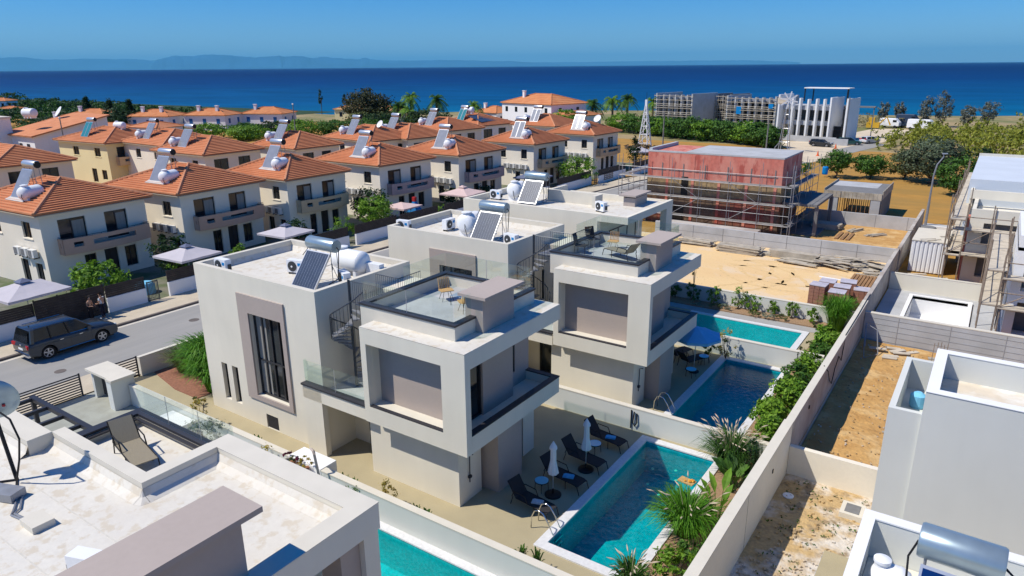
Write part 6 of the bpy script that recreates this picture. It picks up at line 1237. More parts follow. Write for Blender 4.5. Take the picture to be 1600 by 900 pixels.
bush('palm like shrub by the rose awning',-50.4,51.6,0,.6,2.0,OG,260,.25,group='garden shrubs along the street'); bush('dark hedge mass right of the fourth tiled house',-52.5,65.5,0,2.6,2.2,DG,1500,.3,group='garden shrubs along the street'); bush('dark hedge mass behind the rose parasol',-54.0,70.0,0,3.0,2.3,DG,1500,.3,group='garden shrubs along the street')
bush('bright shrub left of the rose parasol',-49.8,59.6,0,1.0,1.6,LG,400,.2,group='garden shrubs along the street'); bush('yellow green shrub in front of the dark hedge',-50.0,65.4,0,.8,1.8,LG,300,.25,group='garden shrubs along the street')
tree('bright leafy roadside tree between the sixth and last tiled houses',-48.2,86.5,3.2,4.2,LG,2300,.34,.25,group='garden trees along the street',crown0=.15); bush('dark conifer like shrub at the corner of the last front row house',-49.6,108.5,0,2.0,5.0,DG,900,.35,group='garden shrubs along the street',shape='cone',nm='conifer')
bush('green shrub between the yellow house and the second front house',-81.0,40.5,0,2.2,3.2,LG,900,.34,group='garden shrubs along the street'); bush('low dark shrubs left of the first parasol',-51.0,14.8,0,1.3,2.0,MG,500,.22,group='garden shrubs along the street'); bush('magenta flowering shrub behind the slatted fence',-49.9,20.2,0,.5,2.3,PU,220,.14,group='garden shrubs along the street')
tree('round umbrella shaped tree in front of the big white villa',-87.0,150.5,4.2,6.2,LG,1100,.6,.4,crown0=.45,group='trees near the coast')
# villa gardens
grass('tall bright green grass clump at the tall window villa corner',-32.9,20.0,.03,1.8,2.4,GR,3000,3,w_=.026,droop=.75,group='ornamental grasses'); grass('second bright grass clump hard against the villa wall',-31.7,18.9,.03,1.3,1.9,GR,1300,4,w_=.024,droop=.7,group='ornamental grasses')
grass('yellowish thin grass left of the bright clump',-35.3,19.4,.03,1.1,1.3,OG,900,5,w_=.012,droop=.4,group='ornamental grasses')
bush('low leafy plant at the foot of the villa wall beside the grass',-30.9,17.3,0,.35,.5,OG,160,.12,group='small plants along the low wall')
for i,(lab,x,y,h_,ms) in enumerate([('yellow flowering twigs above the low wall, behind the glass rail',-28.6,16.05,1.5,YG),('silvery bush in front of the low wall behind the glass rail',-26.4,14.9,1.5,SG),('yellow twiggy plant left of the flower pots',-22.6,15.1,1.3,YG),('small upright yellow green shrub in the path by the box villa',-17.0,16.25,1.0,YG)]):
    bush(lab,x,y,0,.5 if i!=1 else .95,h_*1.15,ms,420 if i!=1 else 1500,.11,group='small plants along the low wall',up=.8)
for i,(lab,x,y) in enumerate([('spiky leaves left part by the vent grille',-24.6,16.2),('spiky leaves behind the bent shower post',-19.1,16.1),('spiky leaves behind the bent post, second tuft',-18.7,16.2),('thin spiky tuft in the path before the villa corner',-15.4,16.2),('second thin spiky tuft before the villa corner',-14.9,16.15),('spiky tuft beside the pool ladder corner',-10.4,16.5),('tiny spiky sprout left of the ladder corner tuft',-11.0,16.5)]):
    grass(lab,x,y,0,.22,.75,MG,26,20+i,group='spiky leaf tufts along the low wall',nm='spiky_plant',cat='plant',w_=.035,droop=.1)
for k,(lab,x,m_,rr_) in enumerate([('dark purple plant in the leftmost pot on the plinth',-21.45,PU,.22),('mixed succulent in the second pot on the plinth',-21.15,OG,.16),('red purple plant in the third pot on the plinth',-20.8,PU,.2),('large yellow green plant in the pot at the plinth end',-20.35,YG,.34)]):
    pot('pot holding the '+lab.split(' in the')[0],x,15.34,.62,.11,m_terra if k%2 else m_glaz); bush(lab,x,15.34,1.07,rr_,rr_*1.7,m_,220,.09,group='potted plants on the white plinth',stem=False)
bush('leggy green plant climbing the low wall right of the shower post',-17.9,15.25,0,.5,1.3,MG,200,.13,up=.7,group='small plants along the low wall'); bush('spidery yellow green plant at the foot of the shower post',-19.3,14.9,0,.35,.8,YG,140,.14,up=.5,group='small plants along the low wall')
bush('small yellow plant and log by the second low wall',-12.0,27.6,0,.5,.4,YG,200,.1,group='small plants along the low wall')
# planting bed along the long wall, near to far
grass('feathery pampas tuft at the bottom edge of the picture',-7.4,17.3,.12,.6,.9,MG,500,31,plume=16,group='pampas like grasses by the pool')
bush('lush low shrub by the near pool corner',-6.5,18.6,.12,.8,.9,LG,900,.17,group='lush shrubs in the planting bed'); bush('second lush shrub just behind the near pool corner',-6.3,19.8,.12,.65,.9,MG,600,.17,group='lush shrubs in the planting bed')
grass('big mounded green grass overhanging the pool edge',-7.0,21.0,.12,1.15,1.35,GR,1700,32,w_=.014,droop=.9,group='pampas like grasses by the pool',plume=18)
broadleaf('slender banana like plant right of the mounded grass',-6.1,21.6,.12,2.0,LG,10,.8,41,'paddle leaved plants in the planting bed',wid=.16,stemh=.6)
bush('white flowering low plant on the pool coping',-7.2,22.6,.12,.45,.4,SG,260,.08,group='small plants in the planting bed')
broadleaf('big paddle leaved plant beside the floating board',-6.4,24.3,.12,1.7,MG,16,.7,42,'paddle leaved plants in the planting bed',wid=.3)
grass('tall plumed pampas at the far right pool corner',-7.0,25.8,.12,1.1,1.6,MG,1300,33,w_=.012,droop=.7,plume=60,group='pampas like grasses by the pool'); bush('yellow daisy bush behind the plumed pampas',-6.2,26.2,.12,.55,1.0,YG,420,.11,group='small plants in the planting bed')
t_=bush('tall narrow dark cypress in the planting bed',-5.95,24.9,.12,.28,2.3,DG,1400,.11,cat='cypress',nm='column_cypress',shape='ball',up=2.2,thick=.2)
for k,(lab,x,y,r_,h_,ms) in enumerate([('sparse shrub behind the low wall end',-6.1,27.9,.6,1.8,LG),('lush umbrella leaved shrub at the near end of the middle bed',-6.4,29.6,.75,1.7,LG),('paddle leaved shrub by the middle bed cypress side',-6.7,31.0,.6,1.2,LG),('lush umbrella leaved shrub, second in the middle bed',-6.2,32.2,.8,1.8,LG),('lush umbrella leaved shrub, third in the middle bed',-6.4,34.2,.8,1.7,MG),('lush umbrella leaved shrub, last before the cross wall',-6.2,36.2,.8,1.7,LG),('shrub just behind the third low wall',-6.2,38.9,.6,1.3,MG),('lush shrub beside the crosswise pool end',-6.3,40.4,.7,1.5,LG),('lush shrub beyond the crosswise pool end',-6.4,42.0,.7,1.4,LG)]):
    bush(lab,x,y,.12,r_*1.12,h_*1.05,ms,1700,.22,group='lush shrubs in the planting bed',up=-.3)
grass('tall fountain grass at the corner by the brick stacks',-6.6,45.3,.12,1.1,2.1,GR,1200,35,w_=.014,droop=.5,group='ornamental grasses'); grass('bluish grass tuft in the bed below the lush shrubs',-6.3,38.2,.12,.5,.9,SG,300,36,group='ornamental grasses')
bush('small dark upright cypress in the middle bed',-6.9,36.9,.12,.2,1.6,DG,500,.1,cat='cypress',nm='column_cypress',up=2,thick=.2)
for k,(lab,x,y) in enumerate([('sprawling yucca like plant near the crosswise pool corner',-7.6,44.8),('small green tuft near the crosswise pool corner',-7.0,42.6),('small plant on the mulch by the crosswise pool end',-7.2,41.2),('second small plant on the mulch by the pool end',-7.3,40.2)]): bush(lab,x,y,.12,.35,.5,OG,160,.14,group='small plants in the planting bed')
XS=[(-18.6,1.0),(-17.4,1.1),(-16.2,1.4),(-14.6,1.5),(-12.9,1.7),(-11.9,1.3),(-10.6,1.1),(-9.4,1.2),(-8.1,1.0)]; NM=['first','second','third','fourth','fifth','sixth','seventh','eighth','ninth']
for k,(x,h_) in enumerate(XS): bush('upright green shrub against the white sandy plot wall, %s from the villa'%NM[k],x,46.0,.1,.62 if h_>1.2 else .42,h_,MG if x<-15 else LG,520,.15,group='shrubs along the sandy plot wall',up=.8)
for k,x in enumerate((-15.6,-14.3,-13.6,-11.6,-10.7,-9.9)): bush('grey green lavender cushion on the mulch, %s from the villa'%NM[k],x,45.35,.1,.45,.42,OG if k%2 else SG,420,.09,group='lavender cushions on the mulch',stem=False,thick=.2)
tree('young bare stemmed tree beyond the middle villa',-16.0,45.7,.3,3.2,OG,60,.14,.06,crown0=.55)
bush('orange flowered shrub beside the open blue parasol',-10.9,37.3,0,.7,1.9,YG,420,.12,group=None); bush('green base shrub beside the orange flowered one',-11.9,37.2,0,.55,1.1,MG,350,.13)
# weeds
rnd=random.Random(3); mb=MB()
for k in range(95):
    x=rnd.uniform(-4.9,-1.6); y=rnd.uniform(19.5,27.5); s_=rnd.uniform(.06,.2)
    if -2.8<x<-1.2 and y<23.4: continue
    leaves(mb,(x,y,-.3),(s_,s_,s_*.7),int(10+s_*120),.06,rnd,'dome',clump=3,up=.8)
o=mb.build('ground_weeds',MG); tag(o,'scattered green weeds on the lime stained soil strip','weeds',kind='stuff')
mb=MB(); [mb.obox((rnd.uniform(-5,-1.3),rnd.uniform(18,27.4),-.33),(rnd.uniform(.02,.07),rnd.uniform(.02,.06),rnd.uniform(.02,.04)),(rnd.uniform(-1,1),1,0),(1,0,.1)) for k in range(260)]
[mb.obox((rnd.uniform(-5,3),rnd.uniform(28.3,45.5),-.31),(rnd.uniform(.015,.05),rnd.uniform(.01,.04),rnd.uniform(.01,.03)),(rnd.uniform(-1,1),1,0),(1,0,.1)) for k in range(500)]
[mb.obox((rnd.uniform(-20,-5.8),rnd.uniform(47.3,64),0.01),(rnd.uniform(.01,.03),rnd.uniform(.01,.03),rnd.uniform(.005,.012)),(rnd.uniform(-1,1),1,0),(1,0,.1)) for k in range(160)]
tag(mb.build('loose_stones',m_soilw),'loose stones and clods scattered over the soil plots','stones',kind='stuff')
# fields beyond: citrus trees, olive, reeds, hedge
tree('green orchard tree nearest the formwork structure, left',-19.2,112,2.5,4.2,MG,2400,.4,.3,group='orchard trees in the dry field',crown0=.2); tree('round orchard tree behind the formwork structure',-14.9,114,2.6,3.7,MG,3000,.38,.3,group='orchard trees in the dry field',crown0=.12)
tree('orchard tree left of the grey olive',-10.8,116,2.6,4.2,OG,2400,.4,.3,group='orchard trees in the dry field',crown0=.12); tree('broad grey green olive left of the tall lamp',-7.3,113,4.2,6.6,GG and leafm('olive_grey',(.10,.14,.075),(.15,.19,.11),(.06,.09,.05)),6500,.42,.5,crown0=.12); tree('green tree right of the tall street lamp',-3.6,104,2.6,5.0,MG,3400,.38,.3,group='orchard trees in the dry field',crown0=.08)
tree('dark tree behind the one right of the lamp',-1.4,112,3.2,5.6,DG,1400,.45,.3,group='orchard trees in the dry field',crown0=.1); bush('pale scrubby bush behind the red building',-24.0,113,0,2.0,2.4,MG,600,.35)
rnd=random.Random(9); mb=MB()
for k in range(300):
    x=rnd.uniform(-21,40); y=rnd.uniform(152,196)
    if x<-16 and y>165: continue
    if x>5 and y>190: continue
    leaves(mb,(x,y,1.8),(2.1,2.1,2.2),95,.62,rnd,clump=7,up=1.6,thick=.6)
for k in range(70): x=rnd.uniform(-4,40); y=rnd.uniform(136,152); leaves(mb,(x,y,1.8),(2,2,2.1),85,.6,rnd,clump=6,up=1.6,thick=.6)
for k in range(60): x=rnd.uniform(4,40); y=rnd.uniform(215,228); leaves(mb,(x,y,2.4),(2.4,2.4,2.8),80,.7,rnd,clump=6,up=1.6,thick=.6)
tag(mb.build('reed_bed',RD),'dense yellow green reed bed behind the dry field','reeds',kind='stuff')
HB=[(-80,166,4.0,4.6),(-75,165,4.2,4.8),(-70,162,4.0,4.6),(-66,160,3.6,4.4),(-62,157,3.4,4.6),(-58,156,3.6,5.0),(-54,155,3.6,4.9),(-50,154,3.4,4.6),(-46.5,153,3.2,4.7),(-43.5,151,3.2,4.8),(-40.5,149,3.2,4.8),(-37.8,147,2.6,4.2)]
for k,(x,y,r_,h_) in enumerate(HB): tree('bright green clipped hedge tree, %s from the left in the row before the concrete frames'%['first','second','third','fourth','fifth','sixth','seventh','eighth','ninth','tenth','eleventh','twelfth'][k],x,y,r_*1.1,h_,MG if k%3 else LG,2600,.62,.4,group='hedge trees before the concrete frames',crown0=.0,thick=.4)
# palms and coast trees
for k,(lab,x,y,h_,R_) in enumerate([('tall palm of the pair above the rear tiled roofs, left',-138,152,8.0,3.6),('tall palm of the pair above the rear tiled roofs, right',-132,156,7.4,3.6),('single palm left of the white tank on legs',-119,156,6.0,3.2),('small palm left of the big white villa',-112,176,5.6,2.8),('second small palm left of the big white villa',-108,180,5.4,2.6),
    ('feathery palm left of the palm group by the hedge',-93.5,176,6.0,3.6),('palm in the left group by the hedge, middle',-89.5,180,7.0,3.4),('palm in the left group by the hedge, right',-85.5,181,7.4,3.4),('palm in the right group by the hedge, left',-82,190,6.2,3.2),('palm in the right group by the hedge, middle',-76.5,186,7.0,3.4),('palm in the right group by the hedge, right',-72.5,186,6.8,3.6),('spreading palm beside the big dark coast tree',-141,150,5.5,4.0),('smaller spreading palm right of the dark coast tree',-134.5,147,4.6,3.6)]):
    palm(lab,x,y,h_,R_,MG if k%2 else LG,30,'palms near the coast',k,tr=.35)
tree('big dark brown green tree before the sea, left of the palms',-149,146,6.8,10.5,leafm('dark_bronze',(.05,.06,.02),(.08,.08,.03),(.02,.03,.012)),6500,.8,.7,crown0=.05); bush('grey brown dry thicket behind the rear tiled roofs',-118,128,0,6,3.4,BR,3200,.45,nm='dry_thicket',cat='thicket'); bush('green thicket left of the tall palms',-127,146,0,7,5.4,DG,3800,.6,nm='thicket',cat='thicket')
tree('tall black conifer at the left behind the mono pitch house',-258,122,2.6,7.4,DG,3600,.85,.4,shape='cone',crown0=.05,group='black conifers'); tree('black cypress left of the blue shuttered villas, taller one',-211,106,2.6,8.0,DG,3000,.75,.4,shape='cone',crown0=.0,group='black conifers'); tree('black cypress beside the taller one',-204,108,2.6,8.0,DG,3000,.75,.4,shape='cone',crown0=.0,group='black conifers'); tree('broad black conifer in front of the cypresses',-196,100,4.5,6.4,DG,3600,.75,.4,crown0=.0,group='black conifers')
for k,(lab,x,y,r_,h_,ms) in enumerate([('green hedge mass in front of the blue shuttered villas, left',-142,116,6,4.0,LG),('green hedge mass in front of the blue shuttered villas, right',-136,122,6,3.8,MG),('green bush beside the red roofed shed',-130,128,6,4.0,MG),('olive bush left of the cream bungalow',-144,142,7,4.8,OG),('dark round trees before the cream bungalow',-137,137,6,4.6,DG)]): bush(lab,x,y,0,r_,h_,ms,3200,.6,group='bushes behind the rear rows',nm='large_bush',cat='bush')
for k,(lab,x,y,h_) in enumerate([('small dark cypress left on the cream bungalow roofline',-205,178,9),('small dark cypress right on the cream bungalow roofline',-196,181,8),]): tree(lab,x,y,1.3,h_,DG,400,.5,.3,shape='cone',group='dark conifers by the sea')
for k,(lab,x,y,h_,r_) in enumerate([('first grey tree by the sea right of the white frame',-27.8,222,6.2,1.3),('second grey tree by the sea',-24.0,223,6.4,1.3),('third grey tree by the sea, bushier',-17.0,215,8.0,1.7),('fourth grey tree by the sea, tallest',-13.4,217,9.6,2.1),('fifth grey tree by the sea',-7.6,212,6.2,1.6),('sixth grey tree by the sea above the reeds',-3.6,222,6.8,2.2)]): tree(lab,x,y,r_*1.15,h_,GG,1500,.5,.3,crown0=.12,group='grey trees by the sea')
for k,(lab,x,y,r_,h_) in enumerate([('dry yellow scrub mound right of the white frame, large',-31,208,6,3.6),('dry scrub mound behind the parked vans',-22,213,4.5,2.8),('low scrub by the lattice mast',-53.5,124,2.2,2.0),('low scrub left of the lattice mast foot',-57,125,2.0,2.2)]): bush(lab,x,y,0,r_,h_,BR if k>1 else leafm('dry_scrub',(.30,.26,.12),(.38,.32,.16),(.2,.19,.08)) ,1000,.45,group='dry scrub mounds',nm='scrub',cat='scrub',stem=False)
# wooded headland far left
rnd=random.Random(12); mb=MB()
for k in range(330):
    q=rnd.random(); x=-430+q*205; y=96+rnd.uniform(0,60); hz=1.6+5.6*(1-q)**1.2+rnd.uniform(-.5,.8); leaves(mb,(x,y,hz*.5),(6.5,6.5,hz*.55),150,1.1,rnd,clump=9,thick=.6)
tag(mb.build('wooded_headland',DG[:1]+MG[:1]+DG[1:2]),'dark green wooded headland at the far left shore','woodland',kind='stuff')
mb=MB(); N=24; vs=[]; 
for j in range(9):
    for i in range(N+1): x=-640+i*430/N; q=i/N; y=110+j*10; vs.append((x,y,max(-.5,(1.5*max(0,1-abs(q-.35)*1.9))*math.sin(PI*min(1,(j+.5)/7))*1.0)))
struct('headland_hill',MB().add(vs,[(j*(N+1)+i,j*(N+1)+i+1,(j+1)*(N+1)+i+1,(j+1)*(N+1)+i) for j in range(8) for i in range(N)]),mat('wooded_ground',(.03,.06,.02),.95,(.05,.3)))
for k,(lab,x,y,r_,h_,ms) in enumerate([('bright green bush mass right behind the blue shuttered villas, nearest',-158,101,5.5,3.6,LG),('mid green bush below the right blue shuttered villa',-152,108,5.0,3.4,MG),('light green bush between the rear tiled roofs and the coast, middle',-146,104,5.5,3.4,LG),('olive scrub patch behind the rear tiled roofs, left',-165,98,5.0,3.0,OG),('dark bush beside the light green one in the gap',-150,115,5.0,3.6,DG),('dark bush under the black cypresses',-200,96,6,4.4,DG),('dark green bush left of the black cypresses',-226,104,7,4.2,DG),('mid green bush left of the mono pitch house roof',-186,74,6,4.0,MG),('dark tree mass behind the large white dish',-200,84,7,5.0,DG)]):
    bush(lab,x,y,0,r_,h_,ms,3000,.6,group='bushes in the gap behind the rear rows',nm='large_bush',cat='bush')

# ------------------------------------------------------------------ concrete frames by the sea
def frame_block(label, x,y,W,D,n,H_,rz,fins=5,m=None,top=1.2,white=False,scaf=True):
    m = m or m_conc; t_=thing('concrete_building',label,'building',(x,y,0),rz,'unfinished concrete blocks by the sea'); Wm=WM(t_)
    def T(mb): mb.v=[tuple(Wm@Vector(q)) for q in mb.v]; return mb
    mb=MB(); fh=H_/n
    for k in range(1,n+1): mb.box(-W/2+.2,-D/2+1.0,k*fh-.25,W/2-.2,D/2,k*fh)
    T(mb).build('floor_slabs',m_concd if not white else m_conc,t_); T(MB().box(-W/2+.4,D/2-3,0,W/2-.4,D/2-.2,H_-.3)).build('rear_wall',m_concd,t_)
    for i in range(fins+1):
        xx=-W/2+W*i/fins; big = i in (0,fins); T(MB().box(xx-.18,-D/2-(.6 if big else 0),0,xx+.18,D/2 if big else -D/2+1.3,H_+top*(1 if big else .75))).build('fin_wall',m,t_)
    if scaf:
        mb=MB()
        for k in range(n*2+1): z=.6+k*H_/(n*2); mb.tube([(-W/2-.5,-D/2-.9,z),(W/2+.5,-D/2-.9,z)],.07,4)
        mb2=MB()
        for i in range(9): xx=-W/2-.4+(W+.8)*i/8; mb2.tube([(xx,-D/2-.9,0),(xx,-D/2-.9,H_+1)],.06,4)
        T(mb).build('scaffold_ledger',m_plank,t_); T(mb2).build('scaffold_pole',m_plank,t_)
        mb=MB(); [mb.box(-W/2,-D/2-.85,k*fh+.1,W/2,-D/2-.2,k*fh+.2) for k in range(n)]; T(mb).build('scaffold_deck',m_plank,t_)
    return t_
frame_block('four storey concrete frame with scaffolding, left one by the sea',-68.6,181,10.5,11,4,7.9,R(-12),6)
frame_block('darker concrete frame set back between the two scaffolded ones',-59.6,189,5,9,4,7.6,R(-12),2,m_concd)
frame_block('wide concrete frame with scaffolding and blue sheeting, right one by the sea',-49.9,183,12.5,11,4,7.5,R(-12),7)
solid('blue_sheet','blue sheeting hanging in the right scaffolded concrete frame','sheet',MB().box(-54.6,177.2,4.4,-53.4,177.3,6.2).box(-46.5,175.5,6.0,-45.4,175.6,7.0),m_decal)
t_=thing('white_frame_building','white building of tall vertical fins with a thin roof canopy','building',(-33.5,170,0),R(-10)); Wm=WM(t_)
def T(mb): mb.v=[tuple(Wm@Vector(q)) for q in mb.v]; return mb
for i,(a,d_,h_) in enumerate([(-7.2,6,9.6),(-4.6,1.2,9.0),(-3.0,1.2,8.9),(-1.2,1.2,8.7),(.6,1.2,8.8),(2.2,1.0,8.8),(4.0,6,9.2),(7.0,7,9.0)]): T(MB().box(a-.17,-5-(1 if i in (0,6) else 0),0,a+.17,-5+d_,h_)).build('fin_wall',m_white2,t_)
for k in (1,2): T(MB().box(-7,-4,k*3.2,4,3,k*3.2+.9)).build('floor_band',m_conc,t_)
T(MB().box(-6.8,2,0,6.5,4,7.2)).build('core_wall',m_concd,t_); T(MB().box(4.3,-3.6,0,6.7,-3.3,3.2)).build('garage_opening',m_black,t_)  # core wall coloured dark to give the shaded gaps between the fins
T(MB().box(-3,-3.5,10.9,6.5,-.5,11.1)).build('roof_canopy',m_white2,t_)
for x,y in ((-2.8,-3.3),(-2.0,-.7),(6.2,-3.3),(5.4,-.7)): T(MB().box(x-.1,y-.1,8.2,x+.1,y+.1,10.9)).build('canopy_post',m_black,t_)
T(MB().box(-7.5,-7.5,0,6.5,-7.2,1.2)).build('front_wall',m_conc,t_)
t_=thing('site_wall','low concrete walls of the building site right of the white finned building','wall',(-24,168,0)); MB().box(-33,158,0,-25.5,158.4,1.3).build('wall_body',m_conc,t_)
# lattice mast and windmill
t_=thing('lattice_mast','white lattice mast tapering up against the sea','mast',(-55.4,125.5,0)); b_=MB(); B0=[(-1.1,-1.1),(1.1,-1.1),(1.1,1.1),(-1.1,1.1)]; H_=9.0
P=lambda i,z:(-55.4+B0[i%4][0]*(1-z/H_*.88),125.5+B0[i%4][1]*(1-z/H_*.88),z)
for i in range(4): b_.tube([P(i,0),P(i,H_)],.09,5)
zz=[0,1.9,3.6,5.1,6.4,7.6,8.6]
for a,c in zip(zz,zz[1:]):
    for i in range(4): b_.tube([P(i,a),P(i+1,c)],.045,4); b_.tube([P(i,c),P(i+1,c)],.045,4)
b_.build('lattice',m_white,t_); MB().obox((-55.4,125.5,9.3),(.2,.2,.6)).build('mast_head',m_white,t_); MB().cyl((-55.4,125.5),.04,9.9,11.2,5).build('antenna',m_black,t_)
t_=thing('wind_pump','white multi blade wind pump on a thin lattice stand before the finned building','wind pump',(-33.5,140,0)); b_=MB()
for i in range(4): b_.tube([(-33.5+B0[i][0]*.8,140+B0[i][1]*.8,0),(-33.5+B0[i][0]*.15,140+B0[i][1]*.15,9.4)],.07,4)
for z in (2,4.5,7): 
    q=.8-z/9.4*.65; b_.tube([(-33.5+a*q,140+c*q,z) for a,c in B0+B0[:1]],.04,4)
b_.build('stand',m_alu,t_); ax=Vector((.35,-.93,0)).normalized(); e1=ax.cross(Vector((0,0,1))); e2=Vector((0,0,1))
for k in range(8): a=k*PI/4+.2; d=e1*math.cos(a)+e2*math.sin(a); MB().obox(Vector((-33.4,139.7,9.6))+d*.85,(.75,.12,.02),tuple(d),tuple(e1*-math.sin(a)+e2*math.cos(a))).build('blade',m_white,t_)
b_=MB(); b_.add([(-33.6,140.3,9.6),(-35.6,141.2,10.1),(-35.9,141.3,9.0),(-35.0,141,8.6)],[(0,1,2,3),(3,2,1,0)]); b_.obox((-34.9,140.9,9.4),(1.0,.04,.5),(-1,.4,0),(.4,1,0)); b_.build('tail_vane',m_ply,t_)
for lab,x,y,h_ in (('thin dark pole left of the red building',-56.5,137,7.0),('thin dark pole in front of the finned building, right',-26.5,160,9.5),('thin dark pole before the wind pump',-36.5,139,6.2)):
    t_=thing('utility_pole',lab,'pole',(x,y,0),0,'dark poles near the sea'); MB().cyl((x,y),.16,0,h_,7,.1).build('shaft',m_concd,t_)
# ------------------------------------------------------------------ vehicles
def car(label, loc, rz, paint, L=5.1, W=1.93, H_=1.85, detail=True, group=None, boxy=False):
    """long axis local X (front +X)"""
    t_=thing('parked_car',label,'car',loc,rz,group); Wm=WM(t_); s_=L/5.1
    def T(mb): mb.v=[tuple(Wm@Vector(q)) for q in mb.v]; return mb
    w=W/2; wr=.385*s_; ax=(-1.53*s_,1.55*s_); zb=.30
    # side outline of lower body, belt at 1.08..1.15
    def outline(top=0):
        o=[(-2.5,.45),(-2.56,.62),(-2.54,.95),(-2.48,1.17),(-1.6,1.20),(.6,1.14),(1.15,1.12),(1.9,1.06),(2.36,.96),(2.52,.80),(2.54,.55),(2.46,.36)]
        for cx in (ax[1]/s_,ax[0]/s_):
            o.append((cx+.47,.32)); o+= [(cx+.47*math.cos(a),.36+.47*math.sin(a)) for a in [PI*k/9 for k in range(0,10)]]; o.append((cx-.47,.32))
        return [(x*s_,z*H_/1.85) for x,z in o]
    O=outline(); cxm=0; n=len(O)
    secs=[(-w+.0,.93,.97),(-w+.06,1.0,1.0),(w-.06,1.0,1.0),(w,.93,.97)]
    secs=[(-w,.985,.90),(-w+.05,1,.965),(-w+.14,1,1.0),(w-.14,1,1.0),(w-.05,1,.965),(w,.985,.90)]
    b_=MB(); vs=[]
    for y,kx,kz in secs: vs+=[(x*kx,y,z if z<.9 else .9+(z-.9)*(kz if kz==1 else (.25 if kz<.95 else .7))) for x,z in O]
    fs=[(i*n+j,(i+1)*n+j,(i+1)*n+(j+1)%n,i*n+(j+1)%n) for i in range(len(secs)-1) for j in range(n)]; b_.add(vs,fs)
    # side faces triangulated as fan strips against a mid line, wheel arches open
    from mathutils.geometry import tessellate_polygon
    tri=tessellate_polygon([[Vector((x,z,0)) for x,z in O]])
    b_.f+=[list(q) for q in tri]+[[(len(secs)-1)*n+i for i in q[::-1]] for q in tri]; b_.m+=[0]*(2*len(tri)); T(b_); body=b_.build('body',paint,t_,'auto')
    # greenhouse
    z0,z1=1.10*H_/1.85,H_-.06; bt=[(-2.42,-w+.10),(1.12,-w+.10),(1.12,w-.10),(-2.42,w-.10)]; tp=[(-2.12,-w+.30),(.28,-w+.30),(.28,w-.30),(-2.12,w-.30)]
    if boxy: tp=[(-2.4,-w+.15),(.9,-w+.15),(.9,w-.15),(-2.4,w-.15)]
    g_=MB(); g_.add([(x*s_,y,z0) for x,y in bt]+[(x*s_,y,z1) for x,y in tp],[(0,1,5,4),(1,2,6,5),(2,3,7,6),(3,0,4,7)]); T(g_).build('windows',m_win,t_)
    r_=MB(); vs=[(x*s_,y,z1-.01) for x,y in [(-2.22,-w+.27),(.32,-w+.27),(.32,w-.27),(-2.22,w-.27)]]+[(x*s_,y,z1+.05) for x,y in [(-2.10,-w+.36),(.10,-w+.36),(.10,w-.36),(-2.10,w-.36)]]; r_.add(vs,[(4,5,6,7),(0,1,5,4),(1,2,6,5),(2,3,7,6),(3,0,4,7),(3,2,1,0)]); T(r_).build('roof',paint,t_,'auto')
    def lerp(a,c,q): return tuple(a[i]+(c[i]-a[i])*q for i in range(3))
    for sd in (0,1):
        A=lambda x:(x*s_,(-w+.095 if sd==0 else w-.095),z0); Bq=lambda x:(x*s_,(-w+.295 if sd==0 else w-.295),z1)
        for nm,xa,xb,wd in (('a_pillar',1.12,.28,.05),('d_pillar',-2.3,-2.12,.14),('b_pillar',-.25,-.35,.05),('c_pillar',-1.25,-1.25,.05)):
            T(MB().tube([A(xa),Bq(xb)],wd,5)).build('pillar',paint if nm[0] in 'ad' else m_black,t_)
        if detail:
            T(MB().tube([A(-2.2),A(1.05)],.018,4)).build('chrome_strip',m_chrome,t_); T(MB().tube([(-1.0,(-w-.03) if sd==0 else w+.03,.36),(1.05,(-w-.03) if sd==0 else w+.03,.36)],.02,5)).build('running_board',m_chrome,t_)
            T(MB().tube([(-2.0*s_,(-w+.33)*(1 if sd==0 else -1),z1+.09),(.05*s_,(-w+.33)*(1 if sd==0 else -1),z1+.09)],.02,5)).build('roof_rail',m_chrome,t_)
            mm=MB(); mm.obox((.80*s_,(-w-.08) if sd==0 else (w+.08),1.18),(.07,.11,.08)); T(mm).build('mirror',paint,t_)
            for xh in (.35,-.75): T(MB().obox((xh*s_,(-w-.015) if sd==0 else (w+.015),.98),(.10,.015,.018))).build('door_handle',m_chrome,t_)
            for xd in (.95,-.25,-1.2): T(MB().box(xd*s_-.006,(-w-.002) if sd==0 else w,.45,xd*s_+.006,(-w) if sd==0 else w+.002,1.0)).build('door_gap',m_black,t_)
        y=(-w+.22)*(1 if sd==0 else -1)
        for cx in ax:
            sgn=-1 if sd==0 else 1; wh=MB(); wh.lathe((cx,y,wr),[(wr*.62,-.13),(wr*.95,-.13),(wr,-.09),(wr,.09),(wr*.95,.13),(wr*.62,.13)],24,0,'y'); wo=T(wh).build('tyre' if 0 else 'wheel',m_tyre,t_,'auto')
            rm=MB(); yy=y+sgn*.135
            rm.lathe((cx,yy,wr),[(wr*.68,0),(wr*.68,.01*sgn),(wr*.62,.01*sgn)],20,0,'y',False); rm.lathe((cx,yy,wr),[(.001,.012*sgn),(wr*.14,.012*sgn)],10,0,'y')
            for k in range(5):
                a=k*2*PI/5+.3; d=Vector((math.cos(a),0,math.sin(a))); rm.obox(Vector((cx,yy+sgn*.004,wr))+d*wr*.36,(wr*.33,.012,wr*.10),tuple(d),(0,1,0))
            T(rm).build('rim',m_alu,wo)
    for y in (-w+.28,w-.28):
        sgn=1 if y>0 else -1
        T(MB().obox((-2.50*s_,y+sgn*.0,.98),(.05,.24,.10),(1,.25*sgn,0),(-.25*sgn,1,0))).build('tail_light',m_tail,t_); T(MB().obox((2.36*s_,y+sgn*.02,.86),(.09,.20,.08),(1,-.45*sgn,0),(.45*sgn,1,0))).build('headlight',m_lamp,t_)
